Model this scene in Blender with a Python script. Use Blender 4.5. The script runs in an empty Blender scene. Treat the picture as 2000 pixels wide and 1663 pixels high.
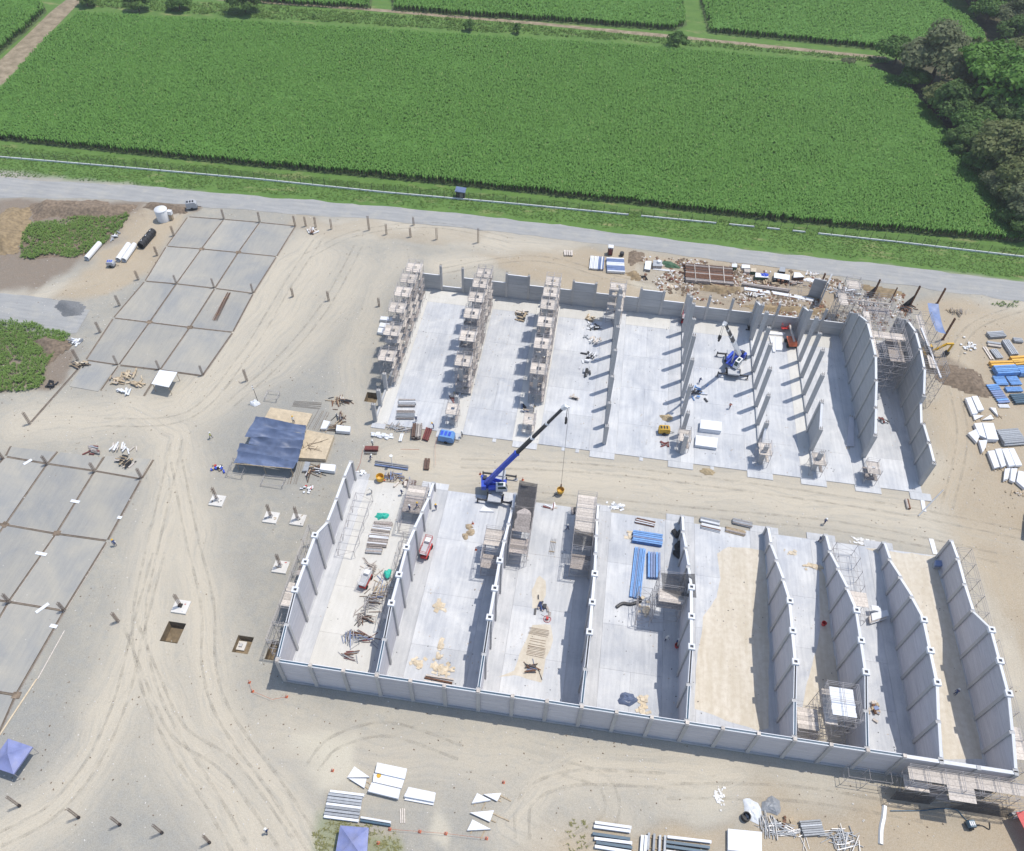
import bpy, math, random
import numpy as np
from mathutils import Matrix, Vector
R = math.radians
rnd = random.Random(7)
SC = bpy.context.scene
COL = SC.collection

# ------------------------------------------------------------------ camera
CAM = (38.583, -45.7874, 119.4491)
CROT = (0.7129, -0.0261, 0.1439)
CF = 1560.9                      # focal length in pixels of the 2000 px wide photograph
cd = bpy.data.cameras.new('camera'); cd.sensor_width = 36; cd.sensor_fit = 'HORIZONTAL'
cd.lens = 36*CF/2000; cd.clip_start = 1; cd.clip_end = 8000
cam = bpy.data.objects.new('camera', cd); COL.objects.link(cam)
cam.location = CAM; cam.rotation_euler = CROT
SC.camera = cam

# ------------------------------------------------------------------ light
SUNV = Vector((0.315, 0.215, 1)).normalized()      # towards the sun
EL = math.asin(SUNV.z); AZ = math.atan2(SUNV.x, SUNV.y)
wd = bpy.data.worlds.new('World'); SC.world = wd; wd.use_nodes = True
nt = wd.node_tree; nt.nodes.clear()
sky = nt.nodes.new('ShaderNodeTexSky'); sky.sky_type = 'NISHITA'; sky.sun_disc = False
sky.sun_elevation = EL; sky.sun_rotation = AZ; sky.altitude = 1000; sky.air_density = 1.2; sky.dust_density = 2.0
bg = nt.nodes.new('ShaderNodeBackground'); bg.inputs['Strength'].default_value = 0.15
wo = nt.nodes.new('ShaderNodeOutputWorld')
nt.links.new(sky.outputs[0], bg.inputs[0]); nt.links.new(bg.outputs[0], wo.inputs[0])
sl = bpy.data.lights.new('sun', 'SUN'); sl.energy = 3.3; sl.angle = R(0.5); sl.color = (1.0, 0.955, 0.88)
so = bpy.data.objects.new('sun', sl); COL.objects.link(so)
so.rotation_euler = SUNV.to_track_quat('Z', 'Y').to_euler(); so.location = (60, 60, 200)
SC.view_settings.view_transform = 'Standard'; SC.view_settings.look = 'None'
SC.view_settings.exposure = 0.14; SC.view_settings.gamma = 1.0

# ------------------------------------------------------------------ photo pixel -> point on a plane
CR = Matrix.Rotation(CROT[2], 3, 'Z') @ Matrix.Rotation(CROT[1], 3, 'Y') @ Matrix.Rotation(CROT[0], 3, 'X')
ZM = dict(full=(1, 0, 0), a=(2.857, 0, 340), b=(2.857, 0, 840), c=(2.857, 0, 1300), d=(3.333, 640, 480), e=(3.704, 1180, 480),
          f=(3.96, 1580, 480), h=(3.198, 420, 780), i=(3.78, 900, 760), j=(3.333, 500, 1100), k=(3.696, 1000, 1000),
          l=(2.771, 1450, 950), m=(3.333, 600, 1440), n=(2.222, 1100, 1440), o=(2, 0, 0), p=(2, 1000, 0), q=(3.328, 1750, 600),
          r=(8.333, 1360, 610), s=(7.23, 900, 780), t=(6.25, 400, 750), u=(6.25, 680, 760), v=(6.25, 1080, 470),
          w=(7.692, 1380, 500), x=(6.667, 1600, 520), y=(3.867, 1860, 630), A=(4.892, 600, 960), B=(5.197, 860, 980),
          C=(6.929, 1180, 990), D=(7.143, 1720, 1440), E=(5.544, 720, 500), F=(7.559, 1540, 1260), G=(6.06, 0, 380), H=(3.617, 1700, 0))
def W(zm, x, y, z=0.0):
    s, ox, oy = ZM[zm]
    u, v = x/s+ox, y/s+oy
    d = CR @ Vector(((u-1000)/CF, -(v-831.5)/CF, -1))
    t = (z-CAM[2])/d.z
    return Vector((CAM[0]+d.x*t, CAM[1]+d.y*t, z))
def Wl(zm, pts, z=0.0):
    return [W(zm, x, y, z) for x, y in pts]
def F(pts, z=0.0):
    return Wl('full', pts, z)

# ------------------------------------------------------------------ mesh collector
class MB:
    def __init__(s): s.v = []; s.f = []; s.sm = False
    def add(s, vs, fs):
        b = len(s.v); s.v += [tuple(p) for p in vs]; s.f += [tuple(i+b for i in f) for f in fs]; return s
    def box(s, c, d, rz=0.0, m=None):
        x, y, z = d[0]/2, d[1]/2, d[2]/2
        vs = [Vector((i*x, j*y, k*z)) for k in (-1, 1) for j in (-1, 1) for i in (-1, 1)]
        mt = Matrix.Translation(Vector(c)) @ (m.to_4x4() if m else Matrix.Rotation(rz, 4, 'Z'))
        return s.add([mt @ p for p in vs], [(0, 2, 3, 1), (4, 5, 7, 6), (0, 1, 5, 4), (2, 6, 7, 3), (0, 4, 6, 2), (1, 3, 7, 5)])
    def bar(s, p, q, w, h=None, up=(0, 0, 1), w2=None, h2=None):
        p, q = Vector(p), Vector(q); h = h or w; d = (q-p)
        if d.length < 1e-6: return s
        d.normalize(); up = Vector(up)
        if abs(d.dot(up)) > .98: up = Vector((1, 0, 0))
        sx = d.cross(up).normalized(); sz = sx.cross(d)
        w2 = w if w2 is None else w2; h2 = h if h2 is None else h2
        vs = []
        for o, a, b in ((p, w/2, h/2), (q, w2/2, h2/2)):
            vs += [o-sx*a-sz*b, o+sx*a-sz*b, o+sx*a+sz*b, o-sx*a+sz*b]
        return s.add(vs, [(0, 1, 2, 3), (7, 6, 5, 4), (0, 4, 5, 1), (1, 5, 6, 2), (2, 6, 7, 3), (3, 7, 4, 0)])
    def tube(s, p, q, r, n=6, r2=None, open_=False):
        p, q = Vector(p), Vector(q); d = (q-p).normalized(); r2 = r if r2 is None else r2
        up = Vector((0, 0, 1)) if abs(d.z) < .95 else Vector((1, 0, 0))
        a = d.cross(up).normalized(); b = a.cross(d)
        vs = []
        for o, rr in ((p, r), (q, r2)):
            vs += [o+(a*math.cos(2*math.pi*i/n)+b*math.sin(2*math.pi*i/n))*rr for i in range(n)]
        fs = [(i, (i+1) % n, n+(i+1) % n, n+i) for i in range(n)]
        if not open_: fs += [tuple(range(n))[::-1], tuple(range(n, 2*n))]
        return s.add(vs, fs)
    def pipe(s, p, q, r, t, n=14):                       # hollow pipe
        p, q = Vector(p), Vector(q); d = (q-p).normalized()
        up = Vector((0, 0, 1)) if abs(d.z) < .95 else Vector((1, 0, 0))
        a = d.cross(up).normalized(); b = a.cross(d); vs = []
        for o, rr in ((p, r), (q, r), (q, r-t), (p, r-t)):
            vs += [o+(a*math.cos(2*math.pi*i/n)+b*math.sin(2*math.pi*i/n))*rr for i in range(n)]
        fs = []
        for k in range(4):
            k2 = (k+1) % 4
            fs += [(k*n+i, k*n+(i+1) % n, k2*n+(i+1) % n, k2*n+i) for i in range(n)]
        return s.add(vs, fs)
    def poly(s, pts, path=None):
        return s.add(pts, [tuple(range(len(pts)))])
    def extr(s, pts, vec):                               # closed prism from a planar outline
        n = len(pts); vec = Vector(vec); a = [Vector(p) for p in pts]
        return s.add(a+[p+vec for p in a], [tuple(range(n))[::-1], tuple(range(n, 2*n))]+[(i, (i+1) % n, n+(i+1) % n, n+i) for i in range(n)])
    def prism(s, pts, z0, z1):
        return s.extr([(p[0], p[1], z0) for p in pts], (0, 0, z1-z0))
    def path(s, pts, r, n=5):
        for a, b in zip(pts[:-1], pts[1:]): s.tube(a, b, r, n)
        return s
    def lathe(s, prof, n=16, c=(0, 0, 0)):
        vs = [(c[0]+r*math.cos(2*math.pi*i/n), c[1]+r*math.sin(2*math.pi*i/n), c[2]+z) for r, z in prof for i in range(n)]
        fs = [(k*n+i, k*n+(i+1) % n, (k+1)*n+(i+1) % n, (k+1)*n+i) for k in range(len(prof)-1) for i in range(n)]
        return s.add(vs, fs)
    def grid(s, fn, nu, nv):
        b = [fn(i/nu, j/nv) for j in range(nv+1) for i in range(nu+1)]
        return s.add(b, [(j*(nu+1)+i, j*(nu+1)+i+1, (j+1)*(nu+1)+i+1, (j+1)*(nu+1)+i) for j in range(nv) for i in range(nu)])
    def build(s, name, mat, parent=None, smooth=False, loc=None, fix=True):
        me = bpy.data.meshes.new(name); me.from_pydata(s.v, [], s.f)
        if fix:
            import bmesh
            bm = bmesh.new(); bm.from_mesh(me); bmesh.ops.recalc_face_normals(bm, faces=bm.faces); bm.to_mesh(me); bm.free()
        if smooth:
            for p in me.polygons: p.use_smooth = True
        return link(name, me, mat, parent, loc)
def link(name, me, mat, parent=None, loc=None):
    if mat and not me.materials: me.materials.append(mat)
    o = bpy.data.objects.new(name, me); COL.objects.link(o)
    if parent: o.parent = parent
    if loc is not None: o.location = loc
    return o
def thing(name, label, cat, loc=(0, 0, 0), rz=0.0, group=None):
    o = bpy.data.objects.new(name, None); COL.objects.link(o); o.empty_display_size = .3
    o.location = loc; o.rotation_euler = (0, 0, rz)
    return tag(o, label, cat, group)
def tag(o, label, cat, group=None):
    o['label'] = label; o['category'] = cat
    if group: o['group'] = group
    return o
def struct(o, kind='structure', label=None):
    o['kind'] = kind
    if label: o['label'] = label
    return o
def dup(o, parent=None, loc=None, rz=None):
    c = o.copy(); COL.objects.link(c)
    if parent: c.parent = parent
    if loc is not None: c.location = loc
    if rz is not None: c.rotation_euler = (0, 0, rz)
    for ch in list(o.children): dup(ch, c)
    return c
ORD = ['first', 'second', 'third', 'fourth', 'fifth', 'sixth', 'seventh', 'eighth', 'ninth', 'tenth', 'eleventh', 'twelfth']

# ------------------------------------------------------------------ materials
MT = {}
class N:
    def __init__(s, name):
        s.m = bpy.data.materials.new(name); s.m.use_nodes = True; s.t = s.m.node_tree; s.t.nodes.clear()
        s.out = s.n('OutputMaterial'); s.b = s.n('BsdfPrincipled'); s.l(s.b.outputs[0], s.out.inputs[0]); MT[name] = s.m
    def n(s, k, **kw):
        x = s.t.nodes.new('ShaderNode'+k)
        for a, b in kw.items(): setattr(x, a, b)
        return x
    def l(s, a, b): s.t.links.new(a, b)
    def noise(s, vec, scale, detail=3, rough=.55, dist=0.0):
        x = s.n('TexNoise'); x.inputs['Scale'].default_value = scale; x.inputs['Detail'].default_value = detail
        x.inputs['Roughness'].default_value = rough; x.inputs['Distortion'].default_value = dist
        if vec: s.l(vec, x.inputs['Vector'])
        return x.outputs[0]
    def ramp(s, fac, stops, interp='LINEAR'):
        x = s.n('ValToRGB'); x.color_ramp.interpolation = interp; e = x.color_ramp.elements
        while len(e) < len(stops): e.new(.5)
        for q, (p, c) in zip(e, stops):
            q.position = p; q.color = (c[0], c[1], c[2], 1) if hasattr(c, '__len__') else (c, c, c, 1)
        s.l(fac, x.inputs[0]); return x.outputs[0]
    def mix(s, fac, a, b, blend='MIX'):
        x = s.n('Mix', data_type='RGBA', blend_type=blend)
        for v, i in ((fac, 0), (a, 6), (b, 7)):
            if hasattr(v, 'default_value') or hasattr(v, 'is_output'): s.l(v, x.inputs[i])
            else: x.inputs[i].default_value = v if i == 0 else (v[0], v[1], v[2], 1)
        return x.outputs[2]
    def math(s, op, a, b=None, clamp=False):
        x = s.n('Math', operation=op, use_clamp=clamp)
        for v, i in ((a, 0), (b, 1)):
            if v is None: continue
            if hasattr(v, 'is_output'): s.l(v, x.inputs[i])
            else: x.inputs[i].default_value = v
        return x.outputs[0]
    def obj(s): return s.n('TexCoord').outputs['Object']
    def pos(s): return s.n('NewGeometry').outputs['Position']
    def map(s, vec, sc=(1, 1, 1), rot=(0, 0, 0)):
        x = s.n('Mapping'); x.inputs['Scale'].default_value = sc; x.inputs['Rotation'].default_value = rot; s.l(vec, x.inputs[0]); return x.outputs[0]
    def attr(s, name): return s.n('Attribute', attribute_name=name).outputs['Fac']
    def bump(s, h, strength=.3, dist=.05):
        x = s.n('Bump'); x.inputs['Strength'].default_value = strength; x.inputs['Distance'].default_value = dist
        s.l(h, x.inputs['Height']); s.l(x.outputs[0], s.b.inputs['Normal'])
    def set(s, **kw):
        for k, v in kw.items():
            k = k.replace('_', ' ')
            if hasattr(v, 'is_output'): s.l(v, s.b.inputs[k])
            else: s.b.inputs[k].default_value = (*v, 1) if hasattr(v, '__len__') and len(v) == 3 else v
def hexc(r, g, b):
    return tuple(((c/255)/12.92 if c/255 <= .04045 else ((c/255+.055)/1.055)**2.4) for c in (r, g, b))
def basic(name, c, rough=.75, var=.18, scale=2.0, metal=0.0, dirt=None, objvar=.12):
    n = N(name); p = n.pos()
    f = n.noise(p, scale, 4)
    lo = tuple(max(0, x*(1-var)) for x in c); hi = tuple(min(1, x*(1+var)) for x in c)
    col = n.mix(n.ramp(f, [(.3, 0), (.7, 1)]), lo, hi)
    if dirt:
        f2 = n.noise(p, scale*.45, 5, .65); col = n.mix(n.math('MULTIPLY', n.ramp(f2, [(.48, 0), (.72, 1)]), .6), col, dirt)
    rn = n.n('ObjectInfo').outputs['Random']
    k = n.math('ADD', n.math('MULTIPLY', rn, 2*objvar), 1-objvar)
    hs = n.n('HueSaturation'); n.l(k, hs.inputs['Value']); n.l(col, hs.inputs['Color'])
    n.set(Base_Color=hs.outputs[0], Roughness=rough, Metallic=metal); return n.m

basic('timber', (.42, .33, .22), .85, .3, 3); basic('ply', (.60, .49, .34), .8, .14, 1.5, dirt=(.45, .36, .25))
basic('old_timber', (.33, .29, .265), .9, .3, 4, objvar=.3); basic('steel', (.33, .33, .34), .5, .15, 5, .6)
basic('scaffold_steel', (.44, .41, .40), .6, .2, 8, .2, objvar=.2); basic('rust', (.17, .085, .05), .9, .35, 3, objvar=.3)
basic('rebar', (.15, .10, .075), .85, .3, 5, .2, objvar=.25); basic('white_paint', (.76, .76, .76), .6, .04, 1.0, objvar=.05)
basic('white_panel', (.74, .75, .77), .7, .04, 1.2, objvar=.06); basic('blue_paint', (.035, .085, .52), .35, .12, 2)
basic('pale_blue_paint', (.14, .31, .62), .45, .18, 2, objvar=.2); basic('teal_steel', (.045, .10, .15), .5, .15, 3)
basic('black', (.018, .018, .02), .6, .3, 3); basic('dark_steel', (.05, .05, .055), .55, .25, 4, .3)
basic('grey_paint', (.42, .43, .45), .55, .08, 2); basic('rubber', (.02, .02, .02), .9, .2, 4); basic('orange_paint', (.58, .13, .05), .45, .12, 2)
basic('red_paint', (.52, .03, .03), .5, .15, 2); basic('yellow_paint', (.62, .36, .02), .5, .15, 2); basic('yellow_beam', (.72, .40, .06), .55, .1, 1)
basic('maroon', (.17, .04, .035), .7, .2, 3); basic('green_tarp', (.03, .50, .38), .5, .12, 3); basic('blue_sheet', (.17, .23, .40), .5, .15, 1.5)
basic('cobalt_tarp', (.215, .245, .46), .6, .14, .9, objvar=.04, dirt=(.30, .30, .40)); basic('navy_tarp', (.115, .15, .245), .42, .18, .9, objvar=.12)
basic('paper', (.62, .53, .40), .9, .2, 2); basic('dirt_pit', (.20, .15, .09), .95, .3, 1.5); basic('sand_pile', (.45, .35, .21), .95, .2, 1.2)
basic('grey_steel', (.34, .355, .375), .6, .15, 3, .1, objvar=.25); basic('skin', (.28, .15, .09), .6, .05); basic('hivis', (.60, .62, .10), .8, .1)
basic('denim', (.03, .045, .11), .9, .2, 8); basic('shirt_blue', (.05, .08, .20), .9, .2, 8); basic('shirt_white', (.62, .62, .58), .9, .1, 8)
basic('helmet_white', (.75, .75, .72), .4, .03); basic('helmet_yellow', (.7, .42, .02), .4, .03); basic('trunk', (.12, .085, .06), .95, .3, 3)
basic('green_box', (.05, .12, .06), .7, .2, 3); basic('pale_timber', (.56, .50, .44), .85, .2, 4, objvar=.2); basic('brown_pipe', (.12, .07, .05), .8, .3, 2)
basic('silver', (.50, .51, .54), .5, .1, 3, .2); basic('plastic_sheet', (.70, .72, .74), .35, .1, 2); basic('soil_clod', (.20, .15, .105), .95, .4, 1.5)

def concrete(name, a, b, stain, sc=.35, rough=.8, stretch=(1, 1, 1), fine=.08, streak=.16):
    n = N(name); p = n.map(n.pos(), stretch)
    col = n.mix(n.ramp(n.noise(p, sc, 5, .6, .6), [(.32, 0), (.68, 1)]), a, b)
    col = n.mix(n.math('MULTIPLY', n.ramp(n.noise(p, sc*3.1, 4, .6), [(.55, 0), (.78, 1)]), .45), col, stain)
    g = n.noise(n.pos(), 22, 3)
    sk = n.noise(n.map(n.pos(), (2.6, .22, 2.6) if stretch[2] == 1 else (.3, .3, 7)), .8, 4, .65)      # trowel / casting streaks
    col = n.mix(streak, col, n.ramp(sk, [(.3, tuple(x*.62 for x in a)), (.7, tuple(min(.85, x*1.18) for x in b))]))
    sp = n.noise(n.pos(), 1.7, 5, .7); col = n.mix(n.math('MULTIPLY', n.ramp(sp, [(.60, 0), (.70, 1)]), .3), col, tuple(x*.7 for x in a))
    col = n.mix(fine, col, n.ramp(g, [(.3, (.1, .1, .1)), (.7, (.9, .9, .9))]))
    k = n.math('ADD', n.math('MULTIPLY', n.n('ObjectInfo').outputs['Random'], .13), .935)
    hs = n.n('HueSaturation'); n.l(k, hs.inputs['Value']); n.l(col, hs.inputs['Color'])
    n.set(Base_Color=hs.outputs[0], Roughness=rough); n.bump(g, .15, .01); return n.m
concrete('slab_blue', (.40, .42, .46), (.64, .64, .635), (.66, .645, .615), .2, streak=.24)
concrete('slab_pale', (.44, .455, .48), (.655, .65, .64), (.655, .64, .60), .19, streak=.24)
concrete('slab_grey', (.40, .41, .425), (.59, .585, .58), (.64, .63, .61), .22, streak=.24)
concrete('slab_warm', (.57, .55, .50), (.645, .625, .58), (.52, .515, .50), .25)
concrete('yard_slab', (.262, .268, .268), (.42, .385, .315), (.455, .41, .33), .1, .9)
concrete('wall_grey', (.35, .36, .375), (.47, .475, .48), (.30, .305, .315), .4, .8, (.35, .35, 4), streak=.3)
concrete('wall_pale', (.50, .495, .53), (.62, .605, .63), (.44, .435, .46), .4, .8, (.35, .35, 4), streak=.3)
concrete('column', (.40, .395, .39), (.49, .48, .47), (.35, .345, .34), .7, .8, (1, 1, .5))
concrete('cap_white', (.72, .73, .75), (.79, .79, .80), (.66, .66, .67), .8)
concrete('footing', (.60, .57, .52), (.70, .67, .62), (.50, .46, .40), .9)

def net_mat(name, c, dens):
    n = N(name); n.set(Base_Color=c, Roughness=.9)
    tr = n.n('BsdfTransparent'); mx = n.n('MixShader')
    f = n.math('ADD', n.math('MULTIPLY', n.noise(n.pos(), 3.0, 3), .3), dens-.15, True)
    n.l(f, mx.inputs[0]); n.l(tr.outputs[0], mx.inputs[1]); n.l(n.b.outputs[0], mx.inputs[2]); n.l(mx.outputs[0], n.out.inputs[0])
net_mat('shade_net', (.045, .045, .05), .72); net_mat('wire_mesh', (.10, .11, .09), .16)
n = N('glass'); n.set(Base_Color=(.03, .06, .06), Roughness=.08)

# ------------------------------------------------------------------ numpy helpers for the land
NR = np.random.RandomState(3)
def vnoise(x, y, s, seed=0):
    r = np.random.RandomState(seed); t = r.rand(256, 256)
    x = np.asarray(x)/s; y = np.asarray(y)/s
    xi = np.floor(x).astype(int); yi = np.floor(y).astype(int); fx = x-xi; fy = y-yi
    fx = fx*fx*(3-2*fx); fy = fy*fy*(3-2*fy)
    g = lambda a, b: t[a % 256, b % 256]
    return (g(xi, yi)*(1-fx)+g(xi+1, yi)*fx)*(1-fy)+(g(xi, yi+1)*(1-fx)+g(xi+1, yi+1)*fx)*fy
def fbm(x, y, s, seed=0, o=4):
    v = 0; a = .5
    for k in range(o): v = v+a*vnoise(x, y, s/2**k, seed+k); a *= .5
    return v/(1-.5**o)
def segdist(px, py, a, b):
    dx, dy = b[0]-a[0], b[1]-a[1]; L2 = dx*dx+dy*dy+1e-9
    t = np.clip(((px-a[0])*dx+(py-a[1])*dy)/L2, 0, 1)
    ex, ey = px-a[0]-t*dx, py-a[1]-t*dy
    sg = np.sign(dx*ey-dy*ex)
    return np.hypot(ex, ey), sg, t*math.sqrt(L2)
def polydist(px, py, P):                       # signed: positive inside
    d = np.full(px.shape, 1e9); ins = np.zeros(px.shape, bool)
    for a, b in zip(P, P[1:]+P[:1]):
        dd, _, _ = segdist(px, py, a, b); d = np.minimum(d, dd)
        c = (a[1] > py) != (b[1] > py)
        with np.errstate(divide='ignore', invalid='ignore'):
            xx = (b[0]-a[0])*(py-a[1])/(b[1]-a[1]+1e-12)+a[0]
        ins ^= c & (px < xx)
    return np.where(ins, d, -d)
def sstep(v, a, b):
    t = np.clip((v-a)/(b-a), 0, 1); return t*t*(3-2*t)
def np_mesh(name, V, Fq, mat, attrs=None, parent=None, smooth=False):
    V = np.asarray(V, np.float32); Fq = np.asarray(Fq, np.int32); k = Fq.shape[1]
    me = bpy.data.meshes.new(name); me.vertices.add(len(V)); me.vertices.foreach_set('co', V.ravel())
    me.loops.add(Fq.size); me.loops.foreach_set('vertex_index', Fq.ravel())
    me.polygons.add(len(Fq)); me.polygons.foreach_set('loop_start', np.arange(0, Fq.size, k, dtype=np.int32))
    if smooth: me.polygons.foreach_set('use_smooth', np.ones(len(Fq), bool))
    me.update(calc_edges=True)
    for an, av in (attrs or {}).items():
        a = me.attributes.new(an, 'FLOAT', 'POINT'); a.data.foreach_set('value', np.asarray(av, np.float32))
    return link(name, me, MT[mat] if isinstance(mat, str) else mat, parent)

# pits dug into the ground (x0, x1, y0, y1, depth)
def pit_of(zm, pts, d):
    q = Wl(zm, pts); return (q[0].x, q[1].x, (q[0].y+q[1].y)/2, q[2].y, d)       # near corners, then the far edge
PITS = [pit_of('b', [(890, 1178), (992, 1185), (965, 1070)], 1.6), pit_of('b', [(1292, 1240), (1382, 1250), (1360, 1148)], 1.3),
        pit_of('u', [(190, 155), (340, 165), (300, 45)], 1.5), pit_of('b', [(1475, 1280), (1525, 1285), (1530, 1175)], 1.2)]
# ------------------------------------------------------------------ ground sheet with soil masks
def axis(lo, hi, st, extra):
    a = list(np.arange(lo, hi+st/2, st))
    f = [lo-s for s in (6, 20, 60, 160, 500, 1500, 3500)][::-1]; g = [hi+s for s in (6, 20, 60, 160, 500, 1500, 3500)]
    for e in extra:
        i = int(np.argmin(np.abs(np.array(a)-e))); a[i] = e
    return np.array(f+a+g)
gx = axis(-126, 150, .5, [v for p in PITS for v in p[:2]]); gy = axis(-36, 134, .5, [v for p in PITS for v in p[2:4]])
GX, GY = np.meshgrid(gx, gy); px, py = GX.ravel(), GY.ravel()
nx, ny = len(gx), len(gy)
wx = px+(fbm(px, py, 9, 11)-.5)*9; wy = py+(fbm(px, py, 9, 31)-.5)*9
def zone(pts, soft=5.0):
    P = [(p.x, p.y) for p in F(pts)]
    return sstep(polydist(wx, wy, P), -soft*.6, soft*.6)
tracks = [([(500, 1680), (420, 1540), (340, 1420), (300, 1310), (285, 1200), (310, 1060), (340, 930), (335, 850), (250, 800)], 4.2, 1),
          ([(340, 930), (368, 1040), (398, 1160), (402, 1290), (425, 1390), (500, 1520), (600, 1680)], 3.4, 1),
          ([(-10, 1650), (110, 1580), (190, 1470), (250, 1330), (285, 1210)], 4.0, .9),
          ([(40, 830), (200, 815), (350, 800), (470, 640), (560, 510), (640, 450), (800, 440), (1000, 480), (1100, 490)], 4.5, .8),
          ([(620, 500), (560, 600), (480, 700), (380, 800)], 5.5, .8), ([(700, 520), (640, 620), (540, 720), (400, 810)], 4.0, .6),
          ([(780, 900), (1000, 925), (1200, 935), (1500, 965), (1800, 1010), (2010, 1060)], 5.5, .9),
          ([(1000, 955), (1300, 985), (1600, 1015), (1900, 1060), (2010, 1085)], 3.0, .6),
          ([(1840, 1000), (1870, 880), (1860, 740), (1900, 640), (2010, 610)], 5.0, .9), ([(1850, 1000), (1930, 1120), (1990, 1330)], 4.0, .8),
          ([(520, 1440), (620, 1470), (760, 1480), (1000, 1480), (1150, 1530), (1200, 1620)], 5.0, .55),
          ([(1250, 1680), (1090, 1640), (1010, 1600), (1060, 1530), (1200, 1500), (1450, 1520)], 3.0, .8),
          ([(900, 1500), (1060, 1570), (1000, 1680)], 2.5, .5), ([(1300, 1540), (1600, 1545), (1800, 1570)], 4.0, .6),
          ([(0, 590), (90, 580), (200, 540), (260, 470), (320, 420)], 3.0, .8), ([(700, 840), (680, 700), (730, 560), (790, 500)], 3.0, .45),
          ([(860, 520), (1000, 500), (1200, 540), (1400, 575), (1600, 610)], 3.2, .8)]
dust = np.zeros_like(px); cr = np.full_like(px, 50.); al = np.zeros_like(px)
for pts, wd_, amp in tracks:
    P = [(p.x, p.y) for p in F(pts)]; best = np.full_like(px, 1e9); sg = np.zeros_like(px); ss = np.zeros_like(px); L = 0
    for a, b in zip(P[:-1], P[1:]):
        d, s_, t_ = segdist(px+(wx-px)*.35, py+(wy-py)*.35, a, b); m = d < best
        best = np.where(m, d, best); sg = np.where(m, s_, sg); ss = np.where(m, t_+L, ss); L += math.dist(a, b)
    w_ = min(1, amp*1.15)*np.exp(-(best/(wd_*1.3))**2); m = w_ > dust
    cr = np.where(m, best*sg, cr); al = np.where(m, ss, al); dust = np.maximum(dust, w_)
brown = np.maximum.reduce([zone([(930, 500), (1120, 478), (1500, 510), (1650, 545), (1640, 640), (1300, 600), (1100, 575)], 4),
                           zone([(1790, 600), (1850, 590), (2040, 610), (2040, 1400), (1960, 1250), (1840, 1000), (1810, 800)], 6),
                           zone([(1500, 1540), (2040, 1540), (2040, 1800), (1380, 1800)], 8), zone([(1060, 1600), (1420, 1590), (1420, 1760), (1040, 1760)], 4),
                           zone([(270, 405), (360, 420), (240, 570), (100, 590), (180, 520)], 3), zone([(560, 420), (950, 455), (930, 480), (560, 450)], 2)*.6,
                           zone([(640, 1590), (780, 1600), (800, 1760), (560, 1760)], 2)*.5])
loam = np.maximum.reduce([zone([(-40, 395), (60, 390), (290, 395), (250, 440), (160, 520), (60, 575), (-40, 580)], 3),
                          zone([(1240, 505), (1420, 520), (1640, 560), (1625, 640), (1420, 600), (1250, 560)], 2)*.42, zone([(-40, 640), (80, 650), (150, 690), (110, 760), (-40, 765)], 2), zone([(280, 398), (385, 402), (375, 416), (300, 412)], .8),
                          zone([(1790, 700), (1880, 705), (1930, 745), (1890, 760), (1800, 725)], 2)*.75])
grey = np.maximum.reduce([zone([(-60, 1320), (110, 1340), (170, 1420), (90, 1600), (-60, 1600)], 6)*.8, zone([(490, 640), (700, 700), (720, 900), (560, 980), (440, 900), (470, 720)], 8)*.7,
                          zone([(0, 570), (160, 590), (180, 640), (60, 660), (-40, 640)], 3), zone([(640, 1440), (900, 1480), (1100, 1560), (1000, 1640), (800, 1600)], 6)*.5,
                          zone([(250, 930), (310, 1000), (270, 1150), (240, 1200)], 4)*.7, zone([(1150, 1480), (1500, 1530), (1450, 1600), (1150, 1600)], 6)*.4,
                          zone([(500, 1440), (560, 1460), (590, 1560), (520, 1500)], 3)*.6, zone([(180, 1560), (360, 1560), (400, 1680), (200, 1680)], 6)*.5])
sand = np.maximum.reduce([zone([(580, 1450), (700, 1450), (700, 1530), (600, 1550)], 3), zone([(845, 1590), (885, 1600), (880, 1640), (850, 1625)], 1)*.8,
                          zone([(1240, 520), (1330, 530), (1320, 580), (1240, 570)], 2)*.8, zone([(1310, 1510), (1400, 1500), (1410, 1560), (1330, 1580)], 3)*.4])
far = sstep(py+(fbm(px, py, 5, 77)-.5)*3.0, 121.0+(px*0.0), 124.0)
grass = np.maximum(far, zone([(600, 1610), (650, 1590), (780, 1620), (790, 1760), (590, 1760)], 2)*.4)
V = np.stack([px, py, np.zeros_like(px)], 1)
V[:, 2] += np.where((np.abs(px-12) < 170) & (py < 122), (fbm(px, py, 14, 5)-.5)*.06-.02*brown, 0)-.03
idx = np.arange(nx*ny).reshape(ny, nx)
Q = np.stack([idx[:-1, :-1], idx[:-1, 1:], idx[1:, 1:], idx[1:, :-1]], -1).reshape(-1, 4)
cx = (GX[:-1, :-1]+GX[1:, 1:]).ravel()/2; cy = (GY[:-1, :-1]+GY[1:, 1:]).ravel()/2
keep = np.ones(len(Q), bool)
for x0, x1, y0, y1, d in PITS: keep &= ~((cx > x0) & (cx < x1) & (cy > y0) & (cy < y1))
n = N('ground_soil'); p = n.pos()
g1 = n.noise(p, .09, 5, .6, .4); g2 = n.noise(p, .7, 5, .65); g3 = n.noise(p, 6, 4, .7)
comb = n.n('CombineXYZ'); n.l(n.attr('cross'), comb.inputs[0]); n.l(n.math('MULTIPLY', n.attr('along'), .07), comb.inputs[1])
st = n.noise(comb.outputs[0], 1.3, 5, .7, .15)
base = n.mix(n.ramp(g1, [(.33, 0), (.66, 1)]), (.285, .266, .225), (.385, .35, .282))
base = n.mix(n.math('MULTIPLY', n.ramp(g2, [(.45, 0), (.66, 1)]), .7), base, (.27, .268, .245))
base = n.mix(n.math('MULTIPLY', n.attr('grey'), n.ramp(g2, [(.2, .45), (.7, 1)])), base, (.26, .257, .238))
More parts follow.
